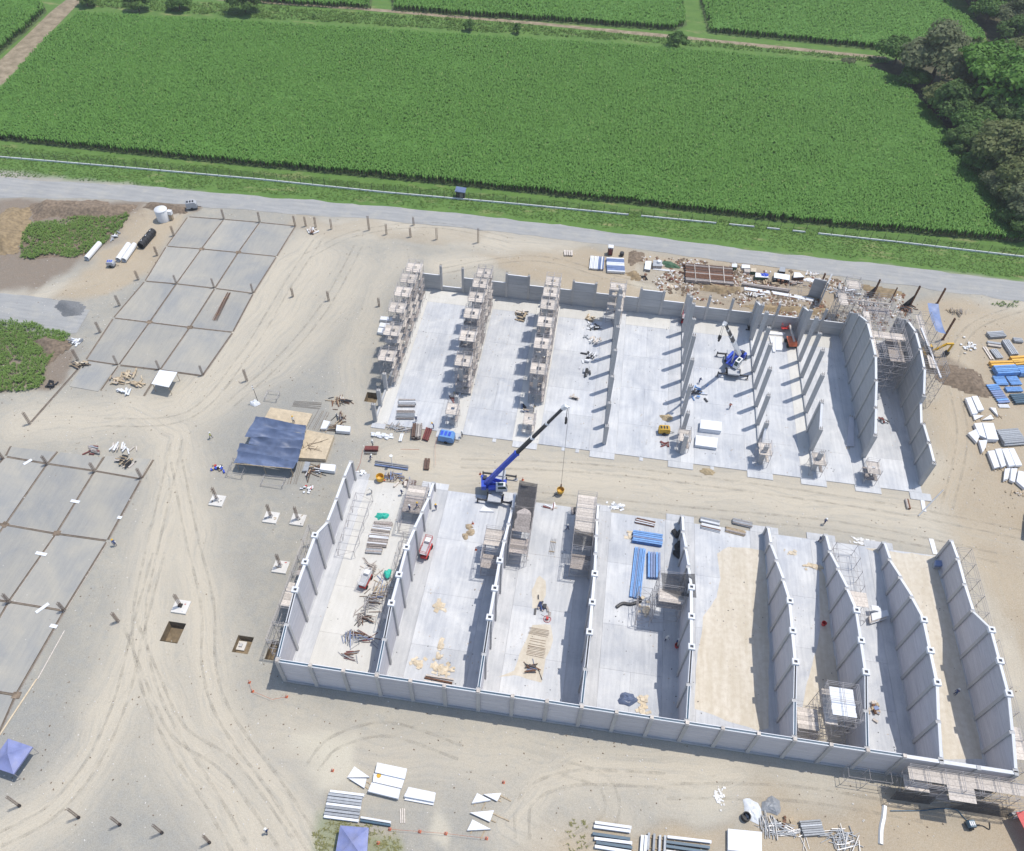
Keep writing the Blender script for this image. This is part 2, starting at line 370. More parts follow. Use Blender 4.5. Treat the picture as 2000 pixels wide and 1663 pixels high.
base = n.mix(n.math('MULTIPLY', n.attr('brown'), n.ramp(g2, [(.2, .75), (.6, 1)])), base, n.mix(g1, (.34, .262, .168), (.465, .372, .248)))
du = n.math('MULTIPLY', n.math('SUBTRACT', n.attr('dust'), n.math('MULTIPLY', n.attr('brown'), .75), True), n.ramp(st, [(.30, .3), (.6, 1.0)]))
base = n.mix(n.math('MULTIPLY', du, 1.0, True), base, n.mix(g2, (.54, .46, .338), (.615, .54, .418)))
base = n.mix(n.math('MULTIPLY', n.math('MULTIPLY', n.attr('dust'), n.ramp(st, [(.54, 0), (.60, 1), (.66, 0)])), .38), base, (.33, .305, .245))
base = n.mix(n.attr('sand'), base, n.mix(g2, (.51, .455, .345), (.58, .53, .42)))
base = n.mix(n.math('MULTIPLY', n.attr('loam'), n.ramp(g2, [(.15, .7), (.5, 1)])), base, n.mix(g2, (.12, .085, .058), (.25, .185, .125)))
sp = n.noise(p, 2.2, 4, .75); base = n.mix(n.math('MULTIPLY', n.ramp(sp, [(.62, 0), (.72, 1)]), .5), base, (.56, .53, .47)); base = n.mix(n.math('MULTIPLY', n.ramp(n.noise(p, 1.3, 4, .7), [(.62, 0), (.74, 1)]), .45), base, (.20, .185, .15))
gcol = n.mix(n.ramp(n.noise(p, .25, 5, .65), [(.3, 0), (.7, 1)]), (.065, .15, .022), (.115, .21, .038))
gcol = n.mix(n.math('MULTIPLY', n.ramp(n.noise(n.map(p, (.5, 1.6, 1)), .16, 5, .7), [(.56, 0), (.7, 1)]), .7), gcol, (.33, .28, .14))
base = n.mix(.16, base, n.ramp(g3, [(.3, (.08, .08, .07)), (.7, (.85, .82, .75))]))
gcol = n.mix(.07, gcol, n.ramp(g3, [(.3, (.02, .05, .01)), (.7, (.4, .5, .2))]))
base = n.mix(n.math('MULTIPLY', n.attr('grass'), n.ramp(n.noise(p, .5, 5, .7), [(.1, .88), (.4, 1)])), base, gcol)
n.set(Base_Color=base, Roughness=.95); n.bump(n.math('ADD', g3, n.math('MULTIPLY', g2, 2.0)), .35, .04)
ground = struct(np_mesh('ground', V, Q[keep], 'ground_soil', dict(dust=dust, brown=brown, grey=grey, loam=loam, sand=sand, grass=grass, cross=cr, along=al), smooth=True))
for k, (x0, x1, y0, y1, d) in enumerate(PITS):
    m = MB(); z0 = -.02
    a = [(x0, y0), (x1, y0), (x1, y1), (x0, y1)]; i_ = .12; b = [(x0+i_, y0+i_), (x1-i_, y0+i_), (x1-i_, y1-i_), (x0+i_, y1-i_)]
    vs = [(*q, z0) for q in a]+[(*q, -d) for q in b]
    m.add(vs, [(0, 4, 5, 1), (1, 5, 6, 2), (2, 6, 7, 3), (3, 7, 4, 0), (4, 7, 6, 5)])
    o = m.build('excavated_pit', MT['dirt_pit'], ground, fix=False)

# ------------------------------------------------------------------ gravel road
def strip(name, top, bot, z, mat, nseg=160, wob=.5, seed=1):
    T = [(p.x, p.y) for p in top]; Bt = [(p.x, p.y) for p in bot]
    def samp(P):
        P = np.array(P); L = np.r_[0, np.cumsum(np.hypot(*np.diff(P, axis=0).T))]; t = np.linspace(0, L[-1], nseg+1)
        # smooth by averaging
        X = np.interp(t, L, P[:, 0]); Y = np.interp(t, L, P[:, 1])
        for _ in range(6): X[1:-1] = (X[:-2]+2*X[1:-1]+X[2:])/4; Y[1:-1] = (Y[:-2]+2*Y[1:-1]+Y[2:])/4
        return X, Y
    ax, ay = samp(T); bx, by = samp(Bt)
    ay = ay+(fbm(ax, ay, 5, seed)-.5)*wob*2; by = by+(fbm(bx, by, 5, seed+9)-.5)*wob*2
    k = 5; V = np.concatenate([np.stack([ax+(bx-ax)*j/(k-1), ay+(by-ay)*j/(k-1), np.full_like(ax, z+.03*(1-abs(2*j/(k-1)-1)))], 1) for j in range(k)])
    m_ = nseg+1; F_ = [(j*m_+i, j*m_+i+1, (j+1)*m_+i+1, (j+1)*m_+i) for j in range(k-1) for i in range(nseg)]
    return np_mesh(name, V, F_, mat, smooth=True)
n = N('road_gravel'); p = n.pos()
f1 = n.noise(n.map(p, (.25, 2.2, 1), (0, 0, .01)), .5, 5, .65); f2 = n.noise(p, .3, 5, .6); f3 = n.noise(p, 7, 3, .7)
c = n.mix(n.ramp(f1, [(.35, 0), (.65, 1)]), (.275, .275, .27), (.36, .355, .34))
c = n.mix(n.math('MULTIPLY', n.ramp(f2, [(.5, 0), (.72, 1)]), .5), c, (.45, .42, .35)); c = n.mix(.12, c, n.ramp(f3, [(.3, (.1, .1, .1)), (.7, (.8, .8, .8))]))
n.set(Base_Color=c, Roughness=.95); n.bump(f3, .3, .03)
road = struct(strip('gravel_road', F([(-260, 322), (-60, 345), (0, 348), (250, 362), (500, 383), (750, 404), (1000, 429), (1250, 460), (1500, 492), (1750, 520), (2000, 551), (2300, 590)]),
                    F([(-260, 360), (-60, 382), (0, 387), (60, 386), (250, 392), (400, 404), (600, 420), (750, 430), (1000, 456), (1250, 487), (1500, 521), (1750, 555), (2000, 589), (2300, 640)]), .004, 'road_gravel', wob=.8))
spur = struct(strip('gravel_road', F([(-60, 575), (0, 572), (70, 580), (130, 590), (175, 607)]), F([(-60, 650), (0, 628), (60, 640), (120, 655), (150, 650)]), .006, 'road_gravel', 40, .5, 4))
n = N('dirt_track'); p = n.pos(); f = n.noise(p, .4, 5, .65)
n.set(Base_Color=n.mix(n.ramp(f, [(.35, 0), (.65, 1)]), (.20, .16, .10), (.36, .29, .20)), Roughness=.95)
def wpts(l): return [Vector((x, y, 0)) for x, y in l]
tr1 = struct(strip('dirt_track', F([(-80, 190), (0, 118), (60, 62), (100, 22), (130, 0), (170, -40)]), F([(-80, 250), (0, 172), (50, 118), (110, 52), (146, 15), (205, -40)]), .01, 'dirt_track', 60, .4, 2))
tr2 = struct(strip('dirt_track', wpts([(-170, 238), (-60, 243), (0, 244), (60, 243), (128, 241)]), wpts([(-170, 235.5), (-60, 240.5), (0, 241.5), (60, 240.5), (128, 238.5)]), .012, 'dirt_track', 90, .6, 3))

# ------------------------------------------------------------------ sugar cane
def blades(P, h, spread, wdt, nb, rs, ht_var=.25):
    """clumps of arching leaves: P (n,3) -> vertices, quads, tint"""
    nC = len(P); a = rs.rand(nC, nb)*2*math.pi; hh = h*(1+(rs.rand(nC, nb)-.5)*2*ht_var); sp = spread*(.5+rs.rand(nC, nb)); ww = wdt*(.7+.6*rs.rand(nC, nb))
    dx, dy = np.cos(a), np.sin(a); qx, qy = -dy, dx
    st = []
    for t, zf, wf in ((.05, .25, .6), (.45, .95, 1.0), (1.0, .80, .25)):
        for sgn in (-1, 1):
            st.append(np.stack([P[:, 0:1]+dx*sp*t+qx*ww*wf*sgn*.5, P[:, 1:2]+dy*sp*t+qy*ww*wf*sgn*.5, P[:, 2:3]+hh*zf], -1))
    V = np.stack(st, 2).reshape(-1, 3); b = np.arange(nC*nb)[:, None]*6
    Fq = np.concatenate([b+np.array([[0, 1, 3, 2]]), b+np.array([[2, 3, 5, 4]])])
    tint = np.repeat(np.repeat(rs.rand(nC), nb)*.6+rs.rand(nC*nb)*.4, 6)
    return V, Fq, tint
def leafmat(name, lo, hi, dry=None, trans=.25, big=None):
    n = N(name); t = n.attr('tint'); c = n.mix(t, lo, hi)
    g = n.noise(n.pos(), .06, 4, .6); c = n.mix(n.math('MULTIPLY', n.ramp(g, [(.4, 0), (.65, 1)]), .5), c, big or hi)
    if dry: c = n.mix(n.ramp(t, [(.9, 0), (.97, 1)]), c, dry)
    n.set(Base_Color=c, Roughness=.6, Specular_IOR_Level=.2)
    tl = n.n('BsdfTranslucent'); n.l(c, tl.inputs[0]); mx = n.n('MixShader'); mx.inputs[0].default_value = trans
    n.l(n.b.outputs[0], mx.inputs[1]); n.l(tl.outputs[0], mx.inputs[2]); n.l(mx.outputs[0], n.out.inputs[0])
leafmat('cane_leaf', (.105, .24, .045), (.18, .36, .08), (.29, .37, .13), big=(.14, .305, .06))
leafmat('grass_leaf', (.075, .155, .028), (.15, .25, .05), (.30, .28, .13)); leafmat('dry_grass', (.20, .21, .07), (.33, .31, .13)); leafmat('weed_leaf', (.11, .20, .045), (.22, .34, .085), (.30, .31, .13))
basic('cane_soil', (.075, .12, .035), .95, .3, .6); basic('cane_stalk', (.22, .19, .09), .9, .4, 2)
def field(name, label, P, dx, dy, h, nb, seed, ang=0.0, stalks=True):
    rs = np.random.RandomState(seed); xs = [p[0] for p in P]; ys = [p[1] for p in P]
    X, Y = np.meshgrid(np.arange(min(xs), max(xs), dx), np.arange(min(ys), max(ys), dy)); X = X.ravel(); Y = Y.ravel()
    X = X+(Y-min(ys))*ang
    X = X+rs.randn(len(X))*.2*dx; Y = Y+rs.randn(len(Y))*.45*dy
    d = polydist(X, Y, P); k = (d > .5) & (vnoise(X, Y, 2.3, seed) > .03)
    X, Y, d = X[k], Y[k], d[k]
    hh = (.82+.36*fbm(X, Y, 12, seed+1))
    V, Fq, tint = blades(np.stack([X, Y, np.zeros_like(X)], 1), h, .72, .26, nb, rs, .14)
    V[:, 2] *= np.repeat(hh, nb*6)
    o = struct(np_mesh(name, V, Fq, 'cane_leaf', dict(tint=tint)), 'stuff', label)
    if stalks:
        e = np.where(d < 3.0)[0]; m = rs.randint(0, 3, len(e)); sx = np.repeat(X[e], 2)+rs.randn(2*len(e))*.25; sy = np.repeat(Y[e], 2)+rs.randn(2*len(e))*.2
        n_ = len(sx); hh = h*.5*(.6+.5*rs.rand(n_)); lx = rs.randn(n_)*.15
        V = np.stack([np.stack([sx-.07, sy, 0*sx], -1), np.stack([sx+.07, sy, 0*sx], -1), np.stack([sx+.07+lx, sy, hh], -1), np.stack([sx-.07+lx, sy, hh], -1)], 1).reshape(-1, 3)
        s_ = np_mesh('stalks', V, np.arange(4*n_).reshape(-1, 4), 'cane_stalk', parent=o); s_['kind'] = 'stuff'
    xs_, ys_ = np.arange(min(xs), max(xs), 1.1), np.arange(min(ys), max(ys), 1.1); cxx, cyy = np.meshgrid(xs_, ys_); sh = cxx.shape; cxx, cyy = cxx.ravel(), cyy.ravel()
    dd = polydist(cxx, cyy, P); ii = np.arange(cxx.size).reshape(sh); qq = np.stack([ii[:-1, :-1], ii[:-1, 1:], ii[1:, 1:], ii[1:, :-1]], -1).reshape(-1, 4); qq = qq[(dd[qq] > 1.3).all(1)]
    lv = np_mesh('lower_leaves', np.stack([cxx+rs.randn(cxx.size)*.15, cyy+rs.randn(cxx.size)*.15, h*(.62+.22*rs.rand(cxx.size))], 1), qq, 'cane_leaf', dict(tint=rs.rand(cxx.size)*.8), o); lv['kind'] = 'stuff'
    g = MB().poly([(x, y, .02) for x, y in P]).build('field_soil', MT['cane_soil']); struct(g)
    return o
def xy(pts): return [(p.x, p.y) for p in F(pts)]
main = xy([(-120, 262), (0, 275), (250, 302), (500, 327), (750, 350), (1000, 375), (1250, 403), (1500, 432), (1750, 455), (1985, 476), (2010, 468), (1990, 430), (1900, 330), (1830, 240), (1755, 165), (1700, 140), (1640, 132), (1300, 102), (900, 76), (500, 52), (150, 32), (95, 80), (0, 185), (-120, 300)])
field('sugar_cane', 'tall green sugar cane filling the big field behind the wire fence', main, 1.0, .58, 2.2, 7, 5, .02)
field('sugar_cane', 'sugar cane in the far field with one grass path on each side', xy([(762, -60), (765, 22), (900, 34), (1100, 46), (1318, 62), (1342, 50), (1325, -60)]), 1.2, .9, 2.3, 7, 6)
field('sugar_cane', 'sugar cane in the far field running up to the dense wood', xy([(1352, -60), (1382, 66), (1550, 82), (1700, 98), (1800, 100), (1925, 84), (1915, 68), (1835, 0), (1790, -60)]), 1.2, .9, 2.3, 7, 7)
field('sugar_cane', 'sugar cane across the dirt lane beside the big field', xy([(-140, 200), (0, 108), (50, 66), (92, 24), (85, 8), (0, -5), (-200, -10)]), 1.2, .8, 2.4, 8, 8)
field('sugar_cane', 'narrow strip of sugar cane behind the row of shade trees', xy([(500, -60), (508, 8), (600, 14), (725, 20), (735, -60)]), 1.2, .9, 2.2, 7, 9)
# grass and weeds
def tufts(name, label, P, dens, h, wdt, seed, mat, spread=.3, nb=5):
    rs = np.random.RandomState(seed); xs = [p[0] for p in P]; ys = [p[1] for p in P]
    nn = int((max(xs)-min(xs))*(max(ys)-min(ys))*dens); X = rs.uniform(min(xs), max(xs), nn); Y = rs.uniform(min(ys), max(ys), nn)
    d = polydist(X, Y, P)+(fbm(X, Y, 4, seed)-.5)*2.5; k = (d > 0) & (fbm(X, Y, 3, seed+3)+rs.rand(nn)*.5 > .54); X, Y = X[k], Y[k]
    V, Fq, t = blades(np.stack([X, Y, 0*X-.02], 1), h, spread, wdt, nb, rs, .5); V[:, 2] *= np.repeat(.5+fbm(X, Y, 5, seed+5), nb*6)
    return struct(np_mesh(name, V, Fq, mat, dict(tint=t)), 'stuff', label)
tufts('grass', 'short green grass on the verge between the road and the field', xy([(-80, 295), (0, 296), (500, 337), (1000, 390), (1500, 446), (2000, 500), (2040, 545), (2000, 545), (1750, 512), (1500, 484), (1000, 421), (500, 376), (0, 342), (-80, 338)]), 3.5, .14, .10, 21, 'grass_leaf')
tufts('grass', 'strip of grass along the foot of the big cane field', xy([(-80, 275), (0, 284), (500, 334), (1000, 383), (1500, 440), (2040, 490), (2040, 502), (1500, 452), (1000, 396), (500, 346), (0, 300), (-80, 290)]), 3.5, .16, .10, 22, 'grass_leaf')
tufts('grass', 'bright grass strip behind the big cane field', [(-150, 224), (-60, 229), (50, 236), (128, 236), (128, 239), (0, 241), (-80, 238), (-150, 233)], 2.5, .4, .2, 23, 'grass_leaf', .4)
tufts('weeds', 'lush green weeds growing on the soil heap by the road', xy([(40, 470), (60, 440), (150, 425), (200, 420), (250, 408), (252, 430), (200, 480), (150, 505), (100, 500), (40, 505)]), 9, .5, .12, 24, 'weed_leaf', .35, 7)
tufts('weeds', 'green weeds covering the mound beside the grey gravel pile', xy([(-60, 628), (20, 625), (85, 635), (140, 655), (120, 675), (100, 690), (90, 735), (85, 755), (40, 765), (-60, 760)]), 9, .5, .12, 25, 'weed_leaf', .35, 7)
tufts('weeds', 'sparse yellowish weeds around the blue canopy by the joists', xy([(605, 1625), (640, 1595), (720, 1605), (780, 1630), (770, 1720), (600, 1720)]), 5, .12, .07, 26, 'dry_grass')
tufts('weeds', 'small weeds beside the grey joists on the ground', xy([(1120, 1600), (1150, 1610), (1140, 1700), (1100, 1700)]), 2.5, .15, .08, 27, 'dry_grass')
tufts('weeds', 'tuft of weeds at the edge of the road by the broken kerb', xy([(1925, 590), (1990, 590), (1985, 602), (1930, 600)]), 6, .3, .1, 28, 'grass_leaf')

# ------------------------------------------------------------------ trees
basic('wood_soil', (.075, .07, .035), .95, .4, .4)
def sheet0(name, P, z, mat): return MB().poly([(q.x, q.y, z) for q in P]).build(name, MT[mat], fix=False)
leafmat('leaf_dark', (.08, .15, .042), (.15, .245, .07), trans=.4); leafmat('leaf_olive', (.135, .175, .06), (.24, .27, .11), trans=.4)
leafmat('leaf_bright', (.075, .18, .028), (.15, .30, .05), trans=.3); leafmat('leaf_grey', (.145, .18, .085), (.25, .275, .145), trans=.4)
leafmat('leaf_mid', (.07, .15, .035), (.14, .25, .06), trans=.3)
def crown_mesh(name, mat, rx, rz, lobes, nleaf, size, seed, flat=False):
    rs = np.random.RandomState(seed); C = []; 
    for k in range(lobes):
        a = k*2.4+rs.rand(); r = rx*math.sqrt((k+.3)/lobes)*.78
        zc = (rz*(.08+.6*(1-(r/rx)**2)*rs.uniform(.5, 1.1))) if not flat else rz*(.45+.35*rs.rand())
        s_ = rx*rs.uniform(.26, .42)
        C.append((r*math.cos(a), r*math.sin(a), zc+(rz*.15), s_, s_*rs.uniform(.6, .85)*(.55 if flat else 1)))
    C = np.array(C); k = rs.randint(0, lobes, nleaf); d = rs.randn(nleaf, 3); d /= np.linalg.norm(d, axis=1)[:, None]
    d[:, 2] = np.where((d[:, 2] < -.2) & (rs.rand(nleaf) < .7), -d[:, 2], d[:, 2])
    rad = (rs.rand(nleaf)**.25)*(.85+.3*rs.rand(nleaf)); lump = .75+.5*vnoise(d[:, 0]*3+k*7, d[:, 2]*3+d[:, 1]*2, .8, seed)
    c = C[k, :3]+d*np.stack([C[k, 3]*rad*lump, C[k, 3]*rad*lump, C[k, 4]*rad*lump], 1)
    nrm = d+rs.randn(nleaf, 3)*.4+np.array([0, 0, .35]); nrm /= np.linalg.norm(nrm, axis=1)[:, None]
    u = np.cross(nrm, rs.randn(nleaf, 3)); u /= np.linalg.norm(u, axis=1)[:, None]; v = np.cross(nrm, u); s_ = size*(.6+.8*rs.rand(nleaf))[:, None]
    V = np.stack([c-u*s_-v*s_*.6, c+u*s_-v*s_*.5, c+u*s_*.8+v*s_*.6, c-u*s_*.7+v*s_*.7], 1).reshape(-1, 3)
    me_o = np_mesh(name, V, np.arange(4*nleaf).reshape(-1, 4), mat, dict(tint=np.repeat(rs.rand(nleaf)*.5+rs.rand(lobes)[k]*.5, 4)))
    me = me_o.data; bpy.data.objects.remove(me_o); return me, C
CROWNS = {}
def crown(kind, mat, rx, rz, lobes, nleaf, size, seed, flat=False):
    me, C = crown_mesh('crown', mat, rx, rz, lobes, nleaf, size, seed, flat); m = MB()
    m.tube((0, 0, -.1), (.1, 0, rz*.45), rx*.055, 8, rx*.035)
    for c in C[:9]: m.tube((.1, 0, rz*.3+.2*rz*rnd.random()), (c[0]*.85, c[1]*.85, c[2]), rx*.028, 5, rx*.008)
    o = m.build('trunk', MT['trunk']); tm = o.data; bpy.data.objects.remove(o); CROWNS[kind] = (me, tm)
crown('dark', 'leaf_dark', 6.0, 9, 18, 8000, .27, 1); crown('dark2', 'leaf_mid', 5.5, 8, 16, 7500, .27, 2); crown('olive', 'leaf_olive', 6.5, 10, 20, 9000, .26, 3)
crown('grey', 'leaf_grey', 6.5, 10, 20, 9000, .25, 4); crown('flat', 'leaf_bright', 8.5, 9, 26, 9500, .3, 5, True); crown('olive2', 'leaf_olive', 5.5, 9, 16, 7500, .26, 6)
crown('round', 'leaf_mid', 1.9, 3.4, 9, 900, .22, 7); crown('bush', 'leaf_mid', 3.4, 4.2, 13, 2000, .28, 8); crown('greybush', 'leaf_grey', 2.6, 3.0, 10, 1400, .24, 9)
def tree(kind, x, y, s, rz, label, group=None, name='tree', sz=1.0):
    t = thing(name, label, 'tree', (x, y, 0), rz, group); t.scale = (s, s, s*sz)
    link('trunk', CROWNS[kind][1], MT['trunk'], t); link('crown', CROWNS[kind][0], None, t); return t
def tp(u, v): q = W('full', u, v); return q.x, q.y
for kd, u, v, s, rz, lb, szz in [('dark', 272, 22, .80, .3, 'dark shade tree where the dirt lane meets the field track', 1), ('dark', 172, 12, .55, 2.0, 'smaller dark tree at the corner of the dirt lane', 1),
        ('dark2', 352, 20, .72, 1.3, 'rounded shade tree between two darker trees along the field track', 1), ('dark', 480, 24, .95, 2.6, 'wide spreading dark tree alone on the field track', 1),
        ('round', 916, 60, 1.15, .4, 'small round-crowned tree on the track behind the field', 1), ('round', 1010, 66, .85, 2.2, 'slim young tree beside the round-crowned tree', 1.25),
        ('bush', 1322, 94, 1.15, .8, 'broad leafy green bush where the grass paths meet', 1), ('greybush', 1655, 129, 1.0, .5, 'greyish shrub alone near the end of the wood', 1),
        ('round', 614, 36, .4, 1.1, 'tiny sapling on the grass strip by the track', 1), ('round', 1105, 40, .0, 0, '', 1)]:
    if s: tree(kd, *tp(u, v), s, rz, lb, None, 'tree', szz)
wood = [('dark2', 1745, 128, .8, 'dark tree at the tip of the wood beside the track'), ('grey', 1815, 165, 1.15, 'large greyish tree with a dense rounded crown at the wood edge'),
        ('dark', 1850, 235, .85, 'dark tree on the wood edge between the grey tree and the olive tree'), ('dark2', 1890, 275, .8, 'mid green tree on the wood edge shading the cane'),
        ('olive', 1945, 345, 1.0, 'big olive tree with yellowish crown along the wood edge'), ('olive2', 1975, 400, .9, 'olive tree on the wood edge beyond the biggest olive crown'),
        ('grey', 2010, 440, .9, 'grey green tree at the end of the wood near the fence'), ('flat', 1935, 215, 1.15, 'flat-topped bright green tree spreading over the wood'),
        ('flat', 2010, 235, 1.1, 'second flat bright green canopy tree inside the wood'), ('dark', 1990, 305, .95, 'dark tree behind the big olive tree inside the wood'),
        ('dark', 1885, 175, .7, 'dark tree squeezed between the grey tree and flat bright canopy'), ('dark2', 2040, 340, 1.0, 'green tree deep inside the wood behind olive crowns'),
        ('olive2', 1975, 150, .9, 'olive tree in the wood beyond the flat bright canopy'), ('grey', 1925, 150, .6, 'low grey tree near the gap at the end of the far field'),
        ('dark', 1985, 95, .8, 'dark tree beside the bare soil gap in the wood'), ('dark2', 1925, 45, .75, 'green tree along the far field edge past the gap'),
        ('grey', 1975, 65, .8, 'grey tree behind the bare soil gap'), ('flat', 1900, 15, .75, 'light green flat tree at the far corner of the wood'),
        ('dark', 2010, 25, 1.0, 'very dark tree at the far corner of the wood'), ('dark', 1875, -15, .8, 'dark tree lining the edge of the far field'), ('olive', 1960, -5, .9, 'olive tree in the far corner of the wood')]
wood += [('dark2', 1780, 172, .55, 'low green tree under the large grey tree'), ('olive2', 1822, 215, .6, 'low olive tree hanging over the cane edge'), ('dark', 1872, 300, .55, 'low dark tree at the foot of the wood edge'), ('dark2', 1908, 340, .55, 'low green tree in front of the olive crowns'),
         ('grey', 1945, 390, .55, 'low grey tree in front of the olive crowns'), ('dark', 1985, 450, .6, 'low dark tree where the wood meets the fence'), ('dark', 1930, 260, .8, 'dark tree between the flat canopy and olive tree'), ('olive2', 1960, 190, .8, 'olive tree rising behind the flat bright canopy'), ('dark2', 2030, 180, 1.0, 'green tree beyond the second flat canopy'), ('dark2', 2000, 390, .9, 'green tree deep in the wood behind the olive edge')]
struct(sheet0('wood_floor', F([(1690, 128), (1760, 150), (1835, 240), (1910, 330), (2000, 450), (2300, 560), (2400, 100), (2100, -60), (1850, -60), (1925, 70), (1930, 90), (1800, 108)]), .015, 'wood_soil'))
for i, (kd, u, v, s, lb) in enumerate(wood):
    tree(kd, *tp(u, v), s*1.65, i*1.7, lb, 'trees of the wood beside the cane')

# ------------------------------------------------------------------ concrete floors of the two halls
LX = [0, 15, 30, 45, 60, 75, 85, 95, 105]
def slab(x0, x1, y0, y1, mat, parent, z1=.12, z0=-.1):
    g = .012
    return MB().box(((x0+x1)/2, (y0+y1)/2, (z0+z1)/2), (x1-x0-2*g, y1-y0-2*g, z1-z0)).build('slab', MT[mat], parent)
fa = bpy.data.objects.new('concrete_floor', None); COL.objects.link(fa); struct(fa); fb = dup(fa)
for i in range(8):
    a, b = LX[i], LX[i+1]; w = 2.6 if b-a > 12 else 2.2
    ys = [53.0, 61+rnd.uniform(-1, 1), 70+rnd.uniform(-1.5, 1.5), 80+rnd.uniform(-1, 1), 90.5, 95]
    slab(a, a+w, 53, 95, 'slab_warm' if i < 3 else 'slab_pale', fa); slab(b-w, b, 53, 95, ['slab_pale', 'slab_warm', 'slab_pale', 'slab_grey'][i % 4], fa)
    for k in range(5):
        mt = 'slab_warm' if k == 4 else 'slab_blue' if i not in (6, 7) else 'slab_pale'
        if b-a > 12 and k in (1, 3) and i % 2: 
            slab(a+w, (a+b)/2, ys[k], ys[k+1], mt, fa); slab((a+b)/2, b-w, ys[k], ys[k+1], mt, fa)
        else: slab(a+w, b-w, ys[k], ys[k+1], mt, fa)
    if i: slab(a-2.4, a+2.4, 51.5, 53, 'slab_pale', fa)
slab(-.4, 2.4, 51.8, 53, 'slab_pale', fa); slab(102.6, 106.5, 51.3, 53, 'slab_pale', fa)
for i in range(8):
    a, b = LX[i], LX[i+1]; w = 2.6 if b-a > 12 else 2.0
    ys = [.2, 9+rnd.uniform(-1, 1), 18+rnd.uniform(-1, 1), 28+rnd.uniform(-1, 1), 39.2]
    slab(a, a+w, .2, 39.2, 'slab_grey', fb); slab(b-w, b, .2, 39.2, 'slab_pale' if i % 2 else 'slab_grey', fb)
    for k in range(4):
        mt = {0: 'slab_warm', 2: 'slab_pale'}.get(i, 'slab_blue')
        if i in (1, 3) and k == 0: slab(a+w, (a+b)/2, ys[k], ys[k+1], mt, fb); slab((a+b)/2, b-w, ys[k], ys[k+1], mt, fb)
        else: slab(a+w, b-w, ys[k], ys[k+1], mt, fb)
    if i: slab(a-2.5, a+2.5, 39.2, 40.6, 'slab_pale' if i < 3 else 'slab_grey', fb)
slab(-.5, 2.5, 39.2, 40.6, 'slab_grey', fb)
for a in (24, 37.5, 40.2, 52.5, 66):                       # little kerb ramps at the hall entrance
    MB().box((a, 52.55, .0), (.7, .85, .16)).build('ramp_block', MT['slab_pale'], fa)
n = N('sand_floor'); p = n.pos(); f = n.noise(n.map(p, (1, .12, 1)), .9, 5, .6, .2); f2 = n.noise(p, 1.2, 4, .6)
n.set(Base_Color=n.mix(n.ramp(f2, [(.4, 0), (.8, .6)]), n.mix(n.ramp(f, [(.35, 0), (.65, 1)]), (.56, .50, .40), (.66, .605, .515)), (.46, .385, .285)), Roughness=.95)
def sheet(name, P, z, mat, wob=.25, step=.8, seed=1):
    out = []
    for a, b in zip(P, P[1:]+P[:1]):
        L = (b-a).length; k = max(1, int(L/step))
        for i in range(k): out.append(a+(b-a)*(i/k))
    c = sum(out, Vector())/len(out); o2 = []
    for q in out:
        d = (q-c).normalized(); o2.append(q+d*(float(vnoise(q.x, q.y, 1.6, seed))-.5)*2*wob)
    return MB().poly([(q.x, q.y, z) for q in o2]).build(name, MT[mat], fix=False)
for zm, pts in [('k', [(1480, 300), (1560, 250), (1690, 265), (1800, 280), (1835, 300), (1850, 700), (1850, 1560), (1770, 1575), (1500, 1490), (1320, 1420), (1330, 1150), (1380, 760), (1480, 620), (1505, 480)]),
                ('l', [(420, 780), (400, 900), (350, 1060), (305, 1300), (290, 1360), (600, 1400), (560, 1150), (520, 1000), (480, 800), (450, 500), (415, 430)]),
                ('l', [(660, 330), (760, 345), (1050, 380), (1060, 460), (1130, 700), (1250, 1200), (1300, 1480), (1090, 1470), (1060, 1200), (1020, 900), (950, 640), (800, 400)])]:
    struct(sheet('sand_floor', Wl(zm, pts, .126), .127, 'sand_floor'))
struct(sheet('sand_floor', Wl('A', [(560, 20), (900, 10), (960, 60), (900, 210), (600, 320), (480, 200)], .126), .128, 'slab_warm', .3))

# ------------------------------------------------------------------ panel walls
def clip(poly, a, b):                                        # keep the part under the line a->b (in y,z)
    out = []
    f = lambda p: (b[0]-a[0])*(p[1]-a[1])-(b[1]-a[1])*(p[0]-a[0])
    for p, q in zip(poly, poly[1:]+poly[:1]):
        fp, fq = f(p), f(q)
        if fp <= 0: out.append(p)
        if (fp < 0 < fq) or (fq < 0 < fp):
            t = fp/(fp-fq); out.append((p[0]+(q[0]-p[0])*t, p[1]+(q[1]-p[1])*t))
    return out
def panel_bay(m, ax, c, u0, u1, h0, h1, th=.22, course=.62, z0=.1):
    """stack of horizontal precast planks between two columns; ax 'x' = wall plane runs along y"""
    z = z0; k = 0
    while z < max(h0, h1)-.05:
        zz = z+course-.02; p = clip([(u0, z), (u1, z), (u1, zz), (u0, zz)], (u0, h0), (u1, h1))
        t = th-(.012 if k % 2 else 0)
        if len(p) > 2:
            if ax == 'x': m.extr([(c-t/2, q[0], q[1]) for q in p], (t, 0, 0))
            else: m.extr([(q[0], c-t/2, q[1]) for q in p], (0, t, 0))
        z += course; k += 1
    return m
def cap_block(parent, x, y, z):
    m = MB()
    for dx, dy, sx, sy in ((0, .34, 1.0, .26), (0, -.34, 1.0, .26), (-.37, 0, .26, .42), (.37, 0, .26, .42)): m.box((x+dx, y+dy, z+.17), (sx, sy, .5))
    c = m.build('cap', MT['cap_white'], parent); MB().box((x, y, z+.1), (.3, .3, .2)).build('socket', MT['dark_steel'], c)
def starter(parent, x, y, z, h=.5, s=.16):
    m = MB()
    for i in (-1, 1):
        for j in (-1, 1): m.bar((x+i*s, y+j*s, z-.1), (x+i*s*1.1, y+j*s*1.2, z+h), .05)
    m.build('starter_bars', MT['rebar'], parent)
